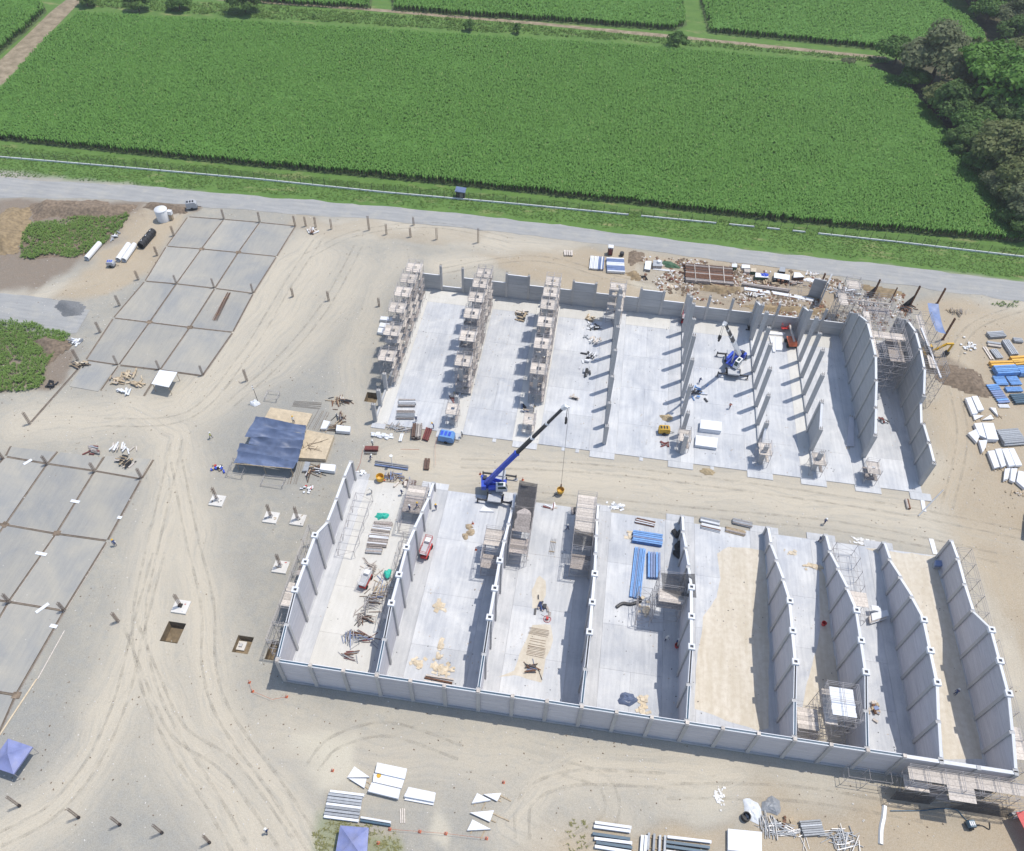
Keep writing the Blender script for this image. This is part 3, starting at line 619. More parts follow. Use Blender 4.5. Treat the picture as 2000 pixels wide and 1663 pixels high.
def cross_wall(X, ys, hs, label, open_bays=(), caps=(), slot=None, coping=True, pil=.52, wmat='wall_pale', group=None, plinth=True, panels=None, name='partition_wall', starters=()):
    t = thing(name, label, 'wall', (X, ys[0], 0), 0, group); y0 = ys[0]
    for i, (y, h) in enumerate(zip(ys, hs)):
        MB().box((0, y-y0, h/2), (.74, pil, h)).build('column', MT['column'], t)
        if i in caps: cap_block(t, 0, y-y0, h)
        elif i in starters: starter(t, 0, y-y0, h)
    for i in range(len(ys)-1):
        u0, u1 = ys[i]-y0+pil/2, ys[i+1]-y0-pil/2
        if i in open_bays:
            if plinth: MB().box((0, (u0+u1)/2, .35), (.34, u1-u0, .5)).build('ground_beam', MT['slab_grey'], t)
            continue
        ha, hb = (panels or {}).get(i, (hs[i], hs[i+1]))
        panel_bay(MB(), 'x', 0, u0, u1, ha, hb).build('panel', MT[wmat], t)
        MB().box((0, (u0+u1)/2, .22), (.46, u1-u0, .3)).build('footing_beam', MT['slab_pale'], t)
        if coping:
            d = .02
            if slot and slot[0] <= i < slot[1]:
                for s_ in (-1, 1): MB().bar((s_*.17, u0, ha+.1), (s_*.17, u1, hb+.1), .1, .22).build('channel_side', MT['cap_white'], t)
                MB().bar((0, u0, ha+.03), (0, u1, hb+.03), .24, .06).build('channel_bed', MT['teal_steel' if i == 0 else 'maroon'] if i % 2 == 0 else MT['dark_steel'], t)
            else: MB().bar((0, u0, ha+d+.06), (0, u1, hb+d+.06), .42, .14).build('coping', MT['cap_white'], t)
    return t
YB = [.25, 4.98, 9.95, 14.9, 19.9, 24.9, 29.9, 34.8, 38.8]
hin = [7.0, 8.4, 10.1, 10.1, 10.1, 8.1, 5.7, 3.3, 2.5]; hout = [7.0, 8.5, 9.9, 9.9, 9.9, 6.6, 6.2, 6.1, 5.6]
labB = ['outer side wall beside the open dirt yard with pale panels and capped columns', 'partition wall with red lift parked at its foot, pale capped columns',
        'partition wall with dark netted scaffold along its open end', 'partition wall beside the blue steel beams with a square capped top',
        'partition wall between the blue beams and the large sand floor', 'partition wall between the wide sand floor and a bare concrete bay',
        'partition wall with a tall white platform scaffold against it', 'partition wall with a stepped stack of crates at its foot', 'outer side wall next to the storage yard with sand at its foot']
for i, X in enumerate(LX):
    o_ = i in (0, 8)
    cross_wall(X, YB, hout if o_ else hin, labB[i], (), (2, 3, 4), (0, 2) if i not in (7, 8) else None, True, .5, 'wall_pale', 'cross walls of the walled hall')
t = thing('long_wall', 'long pale end wall of the walled hall with its columns facing the open ground', 'wall', (0, -.05, 0))
for i in range(22):
    x = 5*i; MB().box((x, -.08, 3.5), (.55, .62, 7.0)).build('column', MT['column'], t)
    if i < 19: MB().box((x, -.05, 7.12), (.5, .5, .24)).build('cap', MT['pale_timber'], t)
    if i == 21: break
    panel_bay(MB(), 'y', 0, x+.275, x+4.725, 6.75, 6.75, .24).build('panel', MT['wall_pale'], t)
    MB().box((x+2.5, -.1, .2), (4.45, .5, .4)).build('footing_beam', MT['wall_grey'], t)
    if i < 18:
        for s_ in (-1, 1): MB().box((x+2.5, s_*.19, 6.87), (4.45, .1, .24)).build('channel_side', MT['cap_white'], t)
        MB().box((x+2.5, 0, 6.79), (4.45, .28, .06)).build('channel_bed', MT['teal_steel'], t)
    else: MB().box((x+2.5, 0, 6.83), (4.45, .5, .16)).build('coping', MT['cap_white'], t)

# hall with free columns
YA = [55.2, 60, 65, 70, 75, 80, 85, 90, 94.6]
hA = [5.4, 6.7, 8.9, 11.2, 12.9, 12.9, 12.7, 10.4, 7.3]
def A_row(X, label, opened, upto=None, hs=hA, ys=YA, panels=None, grp=True, wm='wall_grey'):
    return cross_wall(X, ys, hs, label, opened, (), None, True, .62, wm, 'column rows of the open hall' if grp else None, True, panels, 'column_row' if len(opened) > 4 else 'partition_wall', range(9))
allopen = tuple(range(8))
A_row(0.1, 'row of short columns beside the dirt yard with scaffold towers on it', allopen, hs=[5.0, 4.8, 4.8, 7, 9, 9, 9, 8, 7.2], ys=[53.6, 57.6, 62.2, 70, 75, 80, 85, 90, 94.6])
A_row(15.2, 'row of columns inside the middle line of scaffold towers', allopen, hs=[1.6, 3.2, 6.0, 10, 11.5, 11.5, 11.5, 10, 7.2])
A_row(30.2, 'row of columns inside the scaffold line nearest the bare columns', allopen, hs=[1.6, 3.2, 6.0, 10, 11.5, 11.5, 11.5, 10, 7.2])
A_row(45.2, 'row of tall bare columns next to the scaffolded rows', allopen)
A_row(60.2, 'row of tall bare columns casting stripes beside the white panel stacks', allopen)
A_row(75.1, 'row of tall bare columns beside the mobile crane in the hall', (1, 2, 3, 4, 5, 6), panels={0: (.3, 5.2), 7: (9.5, 7.2)})
A_row(85.1, 'row of columns with one finished panel at the open end', (0, 2, 3, 4, 5, 6), panels={1: (6.2, 8.6), 7: (9.5, 7.2)})
A_row(95.1, 'finished grey partition wall with dark shade at its foot in the open hall', (0,), hs=[1.2]+hA[1:])
A_row(105, 'outer grey side wall of the open hall next to the tan yard', (), hs=[6.4, 6.4, 6.2, 8.8, 11.2, 11.6, 11.6, 10.2, 7.3], panels={2: (5.3, 7.0)})
# back wall
t = thing('long_wall', 'grey back wall of the open hall with stepped panels and posts', 'wall', (0, 95, 0)); t['group'] = 'long'
del t['group']
for i in range(20):
    x = 5*i; h = 7.1
    if i % 3 or i > 14: MB().box((x, 0, h/2), (.5, .55, h)).build('post', MT['column'], t); starter(t, x, 0, h, .4, .12)
    if i >= 19: break
    full = i in (4, 7, 10); none = i == 1
    x0, x1 = x+.26, x+4.74
    if i == 1: lv = [(.1, 1.3)]
    elif full: lv = [(.1, 2.2), (2.22, 4.3), (4.32, 6.7)]
    else: lv = [(.1, 2.2), (2.22, 4.35)] if i < 12 else [(.1, 2.0), (2.02, 3.8)]
    for a, b in lv: MB().box(((x0+x1)/2, 0, (a+b)/2), (x1-x0, .2, b-a-.02)).build('panel', MT['wall_grey'], t)
    MB().box(((x0+x1)/2, 0, lv[-1][1]+.03), (x1-x0, .24, .06)).build('panel_edge', MT['cap_white'], t)

# ------------------------------------------------------------------ yard slabs and trenches
R1 = [[(1050, 240), (1250, 255), (1450, 272), (1650, 292)], [(930, 405), (1125, 420), (1330, 440), (1545, 462)], [(810, 600), (985, 615), (1200, 640), (1415, 668)],
      [(635, 805), (835, 830), (1060, 858), (1300, 885)], [(480, 1040), (665, 1068), (895, 1095), (1130, 1128)]]
G1 = [Wl('a', r) for r in R1]
G2 = [Wl('b', r) for r in [[(-260, 105), (30, 150), (265, 190), (530, 230), (790, 275)], [(-270, 480), (0, 525), (30, 530), (315, 580), (600, 620)]]]
G2 = [Wl('b', [(30, 150), (265, 190), (530, 230), (790, 275)]), Wl('b', [(-270, 475), (30, 530), (315, 580), (600, 620)]), Wl('b', [(-560, 860), (-255, 912), (50, 960), (360, 1010)]), Wl('b', [(-830, 1330), (-530, 1380), (-220, 1430), (90, 1480)])]
n_ = Wl('b', [(-110, 125), (-600, 420)]); 
yard = bpy.data.objects.new('yard_paving', None); COL.objects.link(yard); struct(yard)
def yslab(a, b, c, d, g=.22):
    m_ = (a+b+c+d)/4; P = []
    for q in (a, b, c, d):
        v = q-m_; P.append(q-Vector((math.copysign(g, v.x), math.copysign(g, v.y), 0)))
    return MB().prism([(q.x, q.y) for q in P], -.05, .07).build('slab', MT['yard_slab'], yard)
for G in (G1, G2):
    for j in range(len(G)-1):
        for i in range(3): yslab(G[j][i], G[j][i+1], G[j+1][i+1], G[j+1][i])
ex = [Wl('a', [(480, 1040), (665, 1068), (550, 1220), (380, 1190)]), Wl('b', [(60, 90), (325, 120), (265, 190), (30, 150)]), Wl('b', [(335, 120), (580, 150), (530, 230), (265, 190)]), Wl('b', [(590, 140), (850, 160), (790, 275), (530, 230)]),
      Wl('b', [(-220, 1430), (90, 1480), (-90, 1900), (-420, 1840)])]
for e in ex: yslab(*e)
basic('trench_soil', (.20, .165, .125), .95, .3, 1.0)
def trench(a, b, parent, w=.36):
    d = (b-a).normalized()*.3; a, b = a+d, b-d
    MB().bar((a.x, a.y, -.02), (b.x, b.y, -.02), w, .05).build('ground_beam', MT['trench_soil'], parent)
    s = Vector((-d.y, d.x, 0)).normalized()*.16
    for k in (-1, 1): MB().bar((a.x+s.x*k, a.y+s.y*k, .06), (b.x+s.x*k, b.y+s.y*k, .06), .035, .035).build('rebar', MT['rebar'], parent)
    s2 = s*1.6; MB().bar((a.x+s2.x*.75, a.y+s2.y*.75, .05), (b.x+s2.x*.75, b.y+s2.y*.75, .05), .05, .06).build('form_board', MT['pale_timber' if rnd.random() < .5 else 'old_timber'], parent)
for G in (G1, G2):
    for j in range(len(G)):
        for i in range(3): trench(G[j][i], G[j][i+1], yard)
    for j in range(len(G)-1):
        for i in range(4): trench(G[j][i], G[j+1][i], yard)
for a, b in ((('a', 480, 1040), ('a', 170, 1390)), (('a', 665, 1068), ('a', 560, 1215)), (('a', 895, 1095), ('a', 800, 1245)), (('b', 90, 1480), ('b', -120, 1950)), (('b', 265, 190), ('b', 325, 115)), (('b', 530, 230), ('b', 585, 145)), (('b', 790, 275), ('b', 860, 160)), (('b', 30, 150), ('b', 65, 85))):
    trench(W(*a), W(*b), yard)
MB().bar(W('c', 205, 75, .03), W('c', -30, 430, .03), .22, .06).build('edge_board', MT['ply'], yard)
MB().bar(W('b', 360, 1120, .03), W('b', 210, 1390, .03), .14, .06).build('edge_board', MT['pale_timber'], yard)

# ------------------------------------------------------------------ helpers for placing things
def proj(P):
    d = CR.transposed() @ (Vector(P)-Vector(CAM)); return 1000+CF*d.x/-d.z, 831.5-CF*d.y/-d.z
def hgt(base, zm, tx, ty):
    s, ox, oy = ZM[zm]; u, v = tx/s+ox, ty/s+oy; best = (1e9, 1)
    for k in range(2, 300):
        z = k*.05; a, b = proj((base.x, base.y, z)); d = (a-u)**2+(b-v)**2
        if d < best[0]: best = (d, z)
    return best[1]
def ctr(pts): return sum(pts, Vector())/len(pts)
def stack(name, label, cat, zm, pts, h, n, mat, part='panel', zb=0.0, group=None, bear=True, jit=.05, lean=0.0):
    """layers of flat pieces with the outline traced at the top of the pile"""
    P = Wl(zm, pts, zb+h); c = ctr(P); t = thing(name, label, cat, (c.x, c.y, zb), 0, group)
    L = [(p.x-c.x, p.y-c.y) for p in P]; z = .1 if bear else 0; th = (h-z)/n
    mats = mat if isinstance(mat, (list, tuple)) else [mat]
    for k in range(n):
        jx, jy = rnd.uniform(-jit, jit), rnd.uniform(-jit, jit)
        MB().prism([(x+jx, y+jy) for x, y in L], z+k*th, z+(k+1)*th-.015).build(part, MT[mats[k % len(mats)]], t)
    if bear:
        ax = Vector((L[1][0]-L[0][0], L[1][1]-L[0][1], 0)); w = Vector((L[-1][0]-L[0][0], L[-1][1]-L[0][1], 0)); a0 = Vector((*L[0], 0))
        for f in (.2, .75):
            a = a0+ax*f; MB().bar(a+w*-.08+Vector((0, 0, .05)), a+w*1.06+Vector((0, 0, .05)), .12, .1).build('bearer', MT['timber'], t)
    return t
def piece_mesh(L, w, h, prof, mat, hollow=None):
    m = MB()
    if prof == 'box': m.box((0, 0, h/2), (L, w, h))
    elif prof == 'I':
        m.box((0, 0, .02), (L, w, .04)); m.box((0, 0, h-.02), (L, w, .04)); m.box((0, 0, h/2), (L, w*.18, h-.08))
    elif prof == 'U':
        m.box((0, 0, h-.02), (L, w, .04)); m.box((0, -w/2+.02, h/2-.02), (L, .04, h-.04)); m.box((0, w/2-.02, h/2-.02), (L, .04, h-.04))
    elif prof == 'tube': m.tube((-L/2, 0, h/2), (L/2, 0, h/2), h/2, 8)
    elif prof == 'pipe': m.pipe((-L/2, 0, h/2), (L/2, 0, h/2), h/2, h*.08)
    o = m.build('piece', MT[mat]); me = o.data; bpy.data.objects.remove(o); return me
def row(name, label, cat, a, b, width, n, wh, mat, part, prof='box', layers=1, jit=.02, zb=0.0, group=None, bear=True, lj=.03):
    """long members lying parallel to a->b, side by side over the width"""
    d = b-a; L = d.length; c = (a+b)/2; t = thing(name, label, cat, (c.x, c.y, zb), math.atan2(d.y, d.x), group)
    mats = mat if isinstance(mat, (list, tuple)) else [mat]; mes = [piece_mesh(L, wh[0], wh[1], prof, m_) for m_ in mats]
    z = .12 if bear else 0.0
    for l in range(layers):
        nn = n-(l % 2) if prof in ('tube', 'pipe') and layers > 1 else n
        for i in range(nn):
            y = (i-(nn-1)/2)*(width-wh[0])/max(1, n-1)
            o = link(part, mes[rnd.randrange(len(mes))], None, t); o.location = (rnd.uniform(-lj, lj)*L, y+rnd.uniform(-jit, jit)*width, z+l*(wh[1]*(.88 if prof == 'tube' else 1)+.004)); o.rotation_euler = (0, 0, rnd.uniform(-jit, jit))
    if bear:
        for f in (-.3, .3): MB().box((f*L, 0, .06), (.14, width*1.1, .12)).build('bearer', MT['timber'], t)
    return t
def rowp(name, label, cat, zm, p, q, width, n, wh, mat, part, z=0.0, **kw):
    return row(name, label, cat, W(zm, *p, z), W(zm, *q, z), width, n, wh, mat, part, **kw)
def heap(name, label, cat, c, r, n, mats, part='piece', sz=(.2, 1.2, .08), h=.4, group=None, zb=0.0):
    """loose pile: a few roughly parallel bundles with some stray pieces"""
    t = thing(name, label, cat, (c.x, c.y, zb), 0, group); nb = max(2, n//7); B = []
    for b in range(nb):
        a = rnd.uniform(0, 6.28); q = math.sqrt(rnd.random())*.75; B.append((r[0]*q*math.cos(a), r[1]*q*math.sin(a), rnd.choice((0, 1.57))+rnd.uniform(-.35, .35)))
    for k in range(int(n*1.25)):
        bx, by, ba = B[k % nb]; lift = rnd.random(); st = rnd.random() < .22
        x, y = bx+rnd.gauss(0, r[0]*.2), by+rnd.gauss(0, r[1]*.2); an = rnd.uniform(0, 3.14) if st else ba+rnd.gauss(0, .12)
        if st: x, y = rnd.uniform(-1, 1)*r[0], rnd.uniform(-1, 1)*r[1]
        m = Matrix.Rotation(an, 3, 'Z') @ Matrix.Rotation(rnd.uniform(-.12, .12), 3, 'X') @ Matrix.Rotation(rnd.uniform(-.07, .07), 3, 'Y')
        L = rnd.uniform(sz[1]*.45, sz[1]*.95); MB().box((x, y, sz[2]/2+.04+h*lift*(0 if st else .8)), (L, sz[0]*rnd.uniform(.5, 1.3), sz[2]), m=m).build(part, MT[rnd.choice(mats)], t)
    return t
def crumple(name, label, cat, c, r, mat, h=.4, rz=0.0, seed=1, group=None, n=14, zb=0.0):
    """crumpled sheet or bag lying on the ground"""
    t = MB()
    def fn(u, v):
        a = 2*math.pi*u; q = v; e = 1+.35*(float(vnoise(math.cos(a)*2+9, math.sin(a)*2+9, .7, seed))-.5)*2
        z = h*(1-q**2.2)*(.35+1.1*float(fbm(math.cos(a)*q*2+5, math.sin(a)*q*2+5, .8, seed+3)))
        return (r[0]*q*e*math.cos(a), r[1]*q*e*math.sin(a), max(.015, z))
    t.grid(fn, n, 6); o = t.build(name, MT[mat], fix=True); o.location = (c.x, c.y, zb); o.rotation_euler = (0, 0, rz); return tag(o, label, cat, group)
def mound(name, label, zm, pts, h, mat, seed, step=.6, thing_=False, rough=.5):
    P = [(p.x, p.y) for p in Wl(zm, pts)]; xs = [p[0] for p in P]; ys = [p[1] for p in P]
    X, Y = np.meshgrid(np.arange(min(xs)-1, max(xs)+1, step), np.arange(min(ys)-1, max(ys)+1, step)); sh = X.shape; X = X.ravel(); Y = Y.ravel()
    d = polydist(X, Y, P)+(fbm(X, Y, 3, seed)-.5)*2.0; w = max(d.max(), 1); Z = h*sstep(d, 0, w*.8)*(1-rough+2*rough*fbm(X, Y, 3.5, seed+2))-.05+np.where(d > 0, (fbm(X, Y, 1.0, seed+7)-.35)*.45*min(h, 1), 0)
    i = np.arange(X.size).reshape(sh); Q = np.stack([i[:-1, :-1], i[:-1, 1:], i[1:, 1:], i[1:, :-1]], -1).reshape(-1, 4)
    k = (d[Q] > -.6).all(1); o = np_mesh(name, np.stack([X, Y, Z], 1), Q[k], mat, smooth=True)
    return tag(o, label, 'heap') if thing_ else struct(o)

# ------------------------------------------------------------------ scaffolds
def scaffold(label, x0, x1, y0, y1, h, decks=(), ring=False, group=None, nx=2, ny=2, zb=.1, step=1.9, rail=True, braces=True, deckmat='pale_timber', hole=(.9, .9), r=.04, half=None, name='scaffold_tower'):
    cx, cy = (x0+x1)/2, (y0+y1)/2; t = thing(name, label, 'scaffold', (cx, cy, zb), 0, group); X = [x0-cx+(x1-x0)*i/(nx-1) for i in range(nx)]; Y = [y0-cy+(y1-y0)*i/(ny-1) for i in range(ny)]
    top = h+(1.1 if rail else .15)
    up = MB().tube((0, 0, 0), (0, 0, top), r, 5).build('upright', MT['scaffold_steel'], t); first = True
    for i, x in enumerate(X):
        for j, y in enumerate(Y):
            if 0 < i < nx-1 and 0 < j < ny-1: continue
            o = up if first else dup(up, t); first = False; o.location = (x, y, 0)
    lv = []; z = h
    while z > .3: lv.append(z); z -= step
    m = MB()
    for z in lv+([h+1.05, h+.55] if rail else []):
        for x in X: m.tube((x, Y[0], z), (x, Y[-1], z), r*.85, 4)
        for y in Y: m.tube((X[0], y, z), (X[-1], y, z), r*.85, 4)
    m.build('ledgers', MT['scaffold_steel'], t)['kind'] = 'stuff'
    if braces:
        m = MB(); lz = sorted(lv)
        for a, b in zip([0]+lz[:-1], lz):
            for j in range(ny-1):
                m.tube((X[0], Y[j], a), (X[0], Y[j+1], b), r*.7, 4); m.tube((X[-1], Y[j+1], a), (X[-1], Y[j], b), r*.7, 4)
            for i in range(nx-1): m.tube((X[i], Y[0], a), (X[i+1], Y[0], b), r*.7, 4); m.tube((X[i+1], Y[-1], a), (X[i], Y[-1], b), r*.7, 4)
        m.build('braces', MT['scaffold_steel'], t)['kind'] = 'stuff'
    if ring:
        wx, wy = (X[-1]-X[0]-hole[0])/2, (Y[-1]-Y[0]-hole[1])/2
        for k, z in enumerate(sorted(lv, reverse=True)):
            mt = MT[deckmat if k == 0 or rnd.random() < .4 else 'old_timber']
            if k == 0 or rnd.random() < .35:
                for s_ in (-1, 1):
                    MB().box((0, s_*(hole[1]+wy)/2, z+.07), (X[-1]-X[0]+.2, wy, .06)).build('plank', mt, t)
                    MB().box((s_*(hole[0]+wx)/2, 0, z+.09), (wx, hole[1]-.02, .06)).build('plank', mt, t)
            else: MB().box((X[-1]-.35, 0, z+.07), (.55, Y[-1]-Y[0]+.2, .06)).build('plank', mt, t)
    for d in decks:                                          # (z, x0f, x1f, y0f, y1f, nplanks, material)
        z, a, b, c, e, n_, mt = d; xa, xb = X[0]+(X[-1]-X[0])*a, X[0]+(X[-1]-X[0])*b; ya, yb = Y[0]+(Y[-1]-Y[0])*c, Y[0]+(Y[-1]-Y[0])*e
        w = (yb-ya)/n_
        for k in range(n_): MB().box(((xa+xb)/2+rnd.uniform(-.05, .05), ya+w*(k+.5), z+.07), (xb-xa, w-.03, .05)).build('plank', MT[mt], t)
    return t
rows_ = [(.4, 'scaffold row beside the dirt yard'), (15.9, 'middle scaffold row'), (30.8, 'scaffold row next to the bare columns')]
for X, rn_ in rows_:
    for k, (y, h) in enumerate(zip((90, 85, 80, 75, 70, 65), (10.6, 11.9, 12.2, 12.3, 10.6, 8.4))):
        hh = h-(.9 if X < 1 else 0)-(rnd.random()*.6)
        scaffold('scaffold tower, %s from the back wall in the %s' % (ORD[k], rn_), X-1.6, X+1.5, y-1.55, y+1.55, hh, ring=True, nx=3, group='scaffold towers around the columns', r=.045, zb=.12)
for X, y, h, lb in [(15.2, 56.2, 3.4, 'low scaffold with dark deck behind the blue compressor'), (30.3, 56.5, 3.0, 'low scaffold at the open end of the row under the crane boom'), (60.2, 57.0, 3.2, 'low scaffold at the open end of the row by the yellow generator'),
                    (75.2, 55.8, 3.6, 'low scaffold at the open end of the row by the crane hall bay'), (85.2, 55.2, 3.4, 'low scaffold by the single finished panel'), (95.2, 54.9, 3.2, 'low scaffold at the open end of the finished partition')]:
    scaffold(lb, X-1.1, X+1.1, y-1.5, y+1.5, h, ring=True, group='low scaffolds at the hall entrance', r=.04, zb=.12, hole=(.7, .7))
for (x, y, h, lb) in [(44.0, 91.5, 9.5, 'slim scaffold against the first bare column by the back wall')]:
    scaffold(lb, x-1, x+2.4, y-1.2, y+1.2, h, ring=True, r=.04, zb=.12)
# walled hall
NET = MT['shade_net']
def net(parent, pts, sag=.4, n=8, seed=1, name='shade_net'):
    a, b, c, d = [Vector(p) for p in pts]
    def fn(u, v):
        p = (a*(1-u)+b*u)*(1-v)+(d*(1-u)+c*u)*v; p.z -= sag*4*u*(1-u)*(.4+v*(1-v)*2.4)*(.5+float(vnoise(u*4, v*4, .9, seed))); return p
    o = MB().grid(fn, n, n).build(name, NET, parent, True, fix=False); return o
def rel(t, pts): return [Vector(p)-Vector(t.location) for p in pts]
s = scaffold('scaffold roofed by a long dark net along the partition wall end', 30.7, 33.8, 25.6, 39.0, 5.2, ny=6, decks=((3.3, 0, 1, .02, .25, 4, 'old_timber'), (5.2, 0, 1, .25, .98, 8, 'old_timber')), rail=False, zb=.13)
net(s, rel(s, [(30.6, 39.3, 6.0), (33.9, 39.0, 6.0), (33.9, 34.0, 5.8), (30.6, 34.0, 5.9)]), .35, seed=2); net(s, rel(s, [(30.6, 33.8, 5.8), (33.9, 33.9, 5.8), (33.8, 29.6, 5.5), (30.7, 29.4, 5.6)]), .7, seed=3)
scaffold('open scaffold with pale planks on the other face of the netted wall', 26.4, 29.5, 22.6, 29.2, 4.6, ny=4, decks=((4.6, 0, 1, .5, 1, 5, 'pale_timber'), (2.7, 0, 1, 0, .4, 3, 'old_timber')), zb=.13)
s = scaffold('long plank scaffold with a torn net at one end by the blue beam bay', 41.2, 44.5, 24.8, 39.0, 4.6, ny=6, decks=((4.6, 0, 1, .38, .98, 14, 'pale_timber'), (2.7, 0, 1, 0, .2, 3, 'old_timber')), zb=.13)
net(s, rel(s, [(41.2, 31.0, 5.7), (44.5, 30.6, 5.7), (44.4, 28.4, 4.9), (41.2, 28.2, 4.9)]), .9, seed=5)
s = scaffold('high scaffold with a billowing black net facing the blue beams', 55.4, 59.4, 18.4, 23.4, 7.2, ny=3, decks=((7.2, 0, 1, 0, .45, 4, 'pale_timber'), (5.3, 0, 1, 0, .5, 3, 'old_timber')), zb=.13)
net(s, rel(s, [(55.6, 23.0, 8.3), (60.6, 22.6, 10.0), (60.9, 18.6, 9.6), (56.0, 20.4, 7.6)]), .9, seed=7)
scaffold('low stair scaffold folded beside the high netted scaffold', 52.8, 55.0, 17.6, 22.6, 3.6, ny=3, zb=.13, rail=False)
scaffold('plank scaffold with workers on it beside the first partition', 10.8, 14.4, 28.8, 37.6, 2.6, ny=4, decks=((2.6, 0, 1, .3, .7, 6, 'old_timber'), (2.6, 0, 1, .72, .98, 3, 'pale_timber')), zb=.13)
scaffold('narrow scaffold crowded with timber along the first partition', 12.0, 14.3, 10.2, 27.5, 2.5, ny=7, decks=((2.5, .2, 1, .05, .3, 6, 'pale_timber'), (2.5, .5, 1, .4, .9, 8, 'old_timber')), zb=.13, rail=False)
scaffold('thin scaffold outside the wall facing the dirt yard', -3.4, -.7, 3.5, 24.5, 4.5, ny=8, decks=((4.5, 0, 1, .3, .5, 4, 'pale_timber'), (2.6, 0, 1, .62, .75, 3, 'old_timber')), zb=0, rail=True)
scaffold('spindly scaffold frames standing inside the side wall', 1.6, 4.6, 22.6, 34.6, 2.0, ny=5, zb=.13, rail=False)
s = scaffold('tall scaffold topped with a white plank platform inside the bay', 79.6, 84.0, 3.0, 8.2, 8.4, ny=3, nx=3, decks=((8.4, .12, .88, .12, .92, 6, 'white_panel'), (6.5, 0, .4, 0, 1, 4, 'pale_timber')), zb=.13)
scaffold('stair-like scaffold on the sand beside the white platform', 76.4, 79.4, 2.2, 6.2, 4.4, ny=3, decks=((4.4, 0, 1, .1, .9, 5, 'pale_timber'),), zb=.13, rail=False)
scaffold('light scaffold frames in the bay behind the sand triangle', 86.4, 90.0, 23.5, 37.0, 3.2, ny=6, zb=.13, decks=((3.2, 0, 1, .1, .3, 3, 'pale_timber'),), rail=False)
scaffold('slim scaffold outside the end wall near the storage yard', 105.7, 108.0, 22.5, 37.5, 4.8, ny=6, zb=0, rail=True)
scaffold('slim scaffold outside the end wall near the red tank', 105.7, 108.0, 1.5, 20.5, 5.5, ny=6, zb=0, rail=True, decks=((5.5, 0, 1, .05, .3, 5, 'pale_timber'),))
s = scaffold('long scaffold in front of the end wall with planks and shade nets', 90.8, 107.2, -3.4, -.9, 5.6, nx=8, ny=2, decks=((5.6, 0, 1, .3, 1, 2, 'pale_timber'), (5.6, .3, .52, -.5, .3, 3, 'pale_timber'), (3.7, 0, .2, 0, .8, 3, 'pale_timber'), (1.8, .25, .4, 0, .8, 3, 'old_timber')), zb=0)
net(s, rel(s, [(90.0, -3.5, 2.6), (95.5, -3.5, 2.6), (95.5, -3.7, .1), (90.0, -3.8, .1)]), .2, seed=11); net(s, rel(s, [(99.8, -3.5, 3.6), (106.0, -3.5, 2.8), (106.0, -3.9, .1), (98.4, -3.8, .1)]), .2, seed=12)
scaffold('few scaffold poles standing before the end wall', 83.5, 89.5, -2.6, -1.0, 3.0, nx=3, ny=2, zb=0, rail=False, braces=False)
# corner complex of the open hall
for lb, a in [('large open scaffold between the finished partition and side wall', (96.2, 103.6, 78.5, 92.5, 9.6, 4, 6)), ('scaffold over the back corner of the open hall', (92.6, 104.0, 96.2, 100.4, 7.6, 5, 3)), ('scaffold along the outer side wall with clear sheeting', (105.9, 110.5, 76.0, 94.0, 9.0, 3, 7)),
              ('small scaffold tower with a square platform behind the back wall', (94.6, 97.6, 101.2, 104.2, 8.4, 2, 2))]:
    x0, x1, y0, y1, h, kx, ky = a; dk = [(h, 0, .16, 0, 1, 7, 'pale_timber'), (h, .16, 1, .42, .56, 2, 'pale_timber'), (h-1.9, .6, 1, .1, .7, 6, 'old_timber')] if kx > 3 else [(h, .35, .6, .1, 1, 8, 'pale_timber'), (h-1.9, 0, .3, 0, .8, 5, 'old_timber')] if ky > 3 else [(h, 0, 1, 0, 1, 4, 'pale_timber')]
    s = scaffold(lb, x0, x1, y0, y1, h, decks=dk, nx=kx, ny=ky, r=.05, zb=.1)
    if ky == 7:
        MB().bar((-.9, 3.5, h+1.0), (1.2, -9.2, h-.6), .35, .35).build('gutter', MT['silver'], s)
        net(s, [(-2.2, -1, h+.9), (.6, -1.5, h+.6), (.9, -8.2, h-.4), (-1.9, -8.4, h-.4)], .3, seed=21)
t = thing('tarpaulin', 'blue tarpaulin hung between posts beside the corner scaffold', 'tarpaulin', (*W('x', 1550, 700).xy, 0))
cc = t.location
def bt(u, v):
    p = [W('x', 1410, 480, 6.5), W('x', 1555, 495, 6.5), W('x', 1650, 880, 5.5), W('x', 1530, 850, 5.5)]
    q = (p[0]*(1-u)+p[1]*u)*(1-v)+(p[3]*(1-u)+p[2]*u)*v; q.z -= .8*4*v*(1-v)*.6+.25*math.sin(u*3.1)*math.sin(v*9); return q-cc
MB().grid(bt, 8, 10).build('sheet', MT['blue_sheet'], t, True, fix=False)
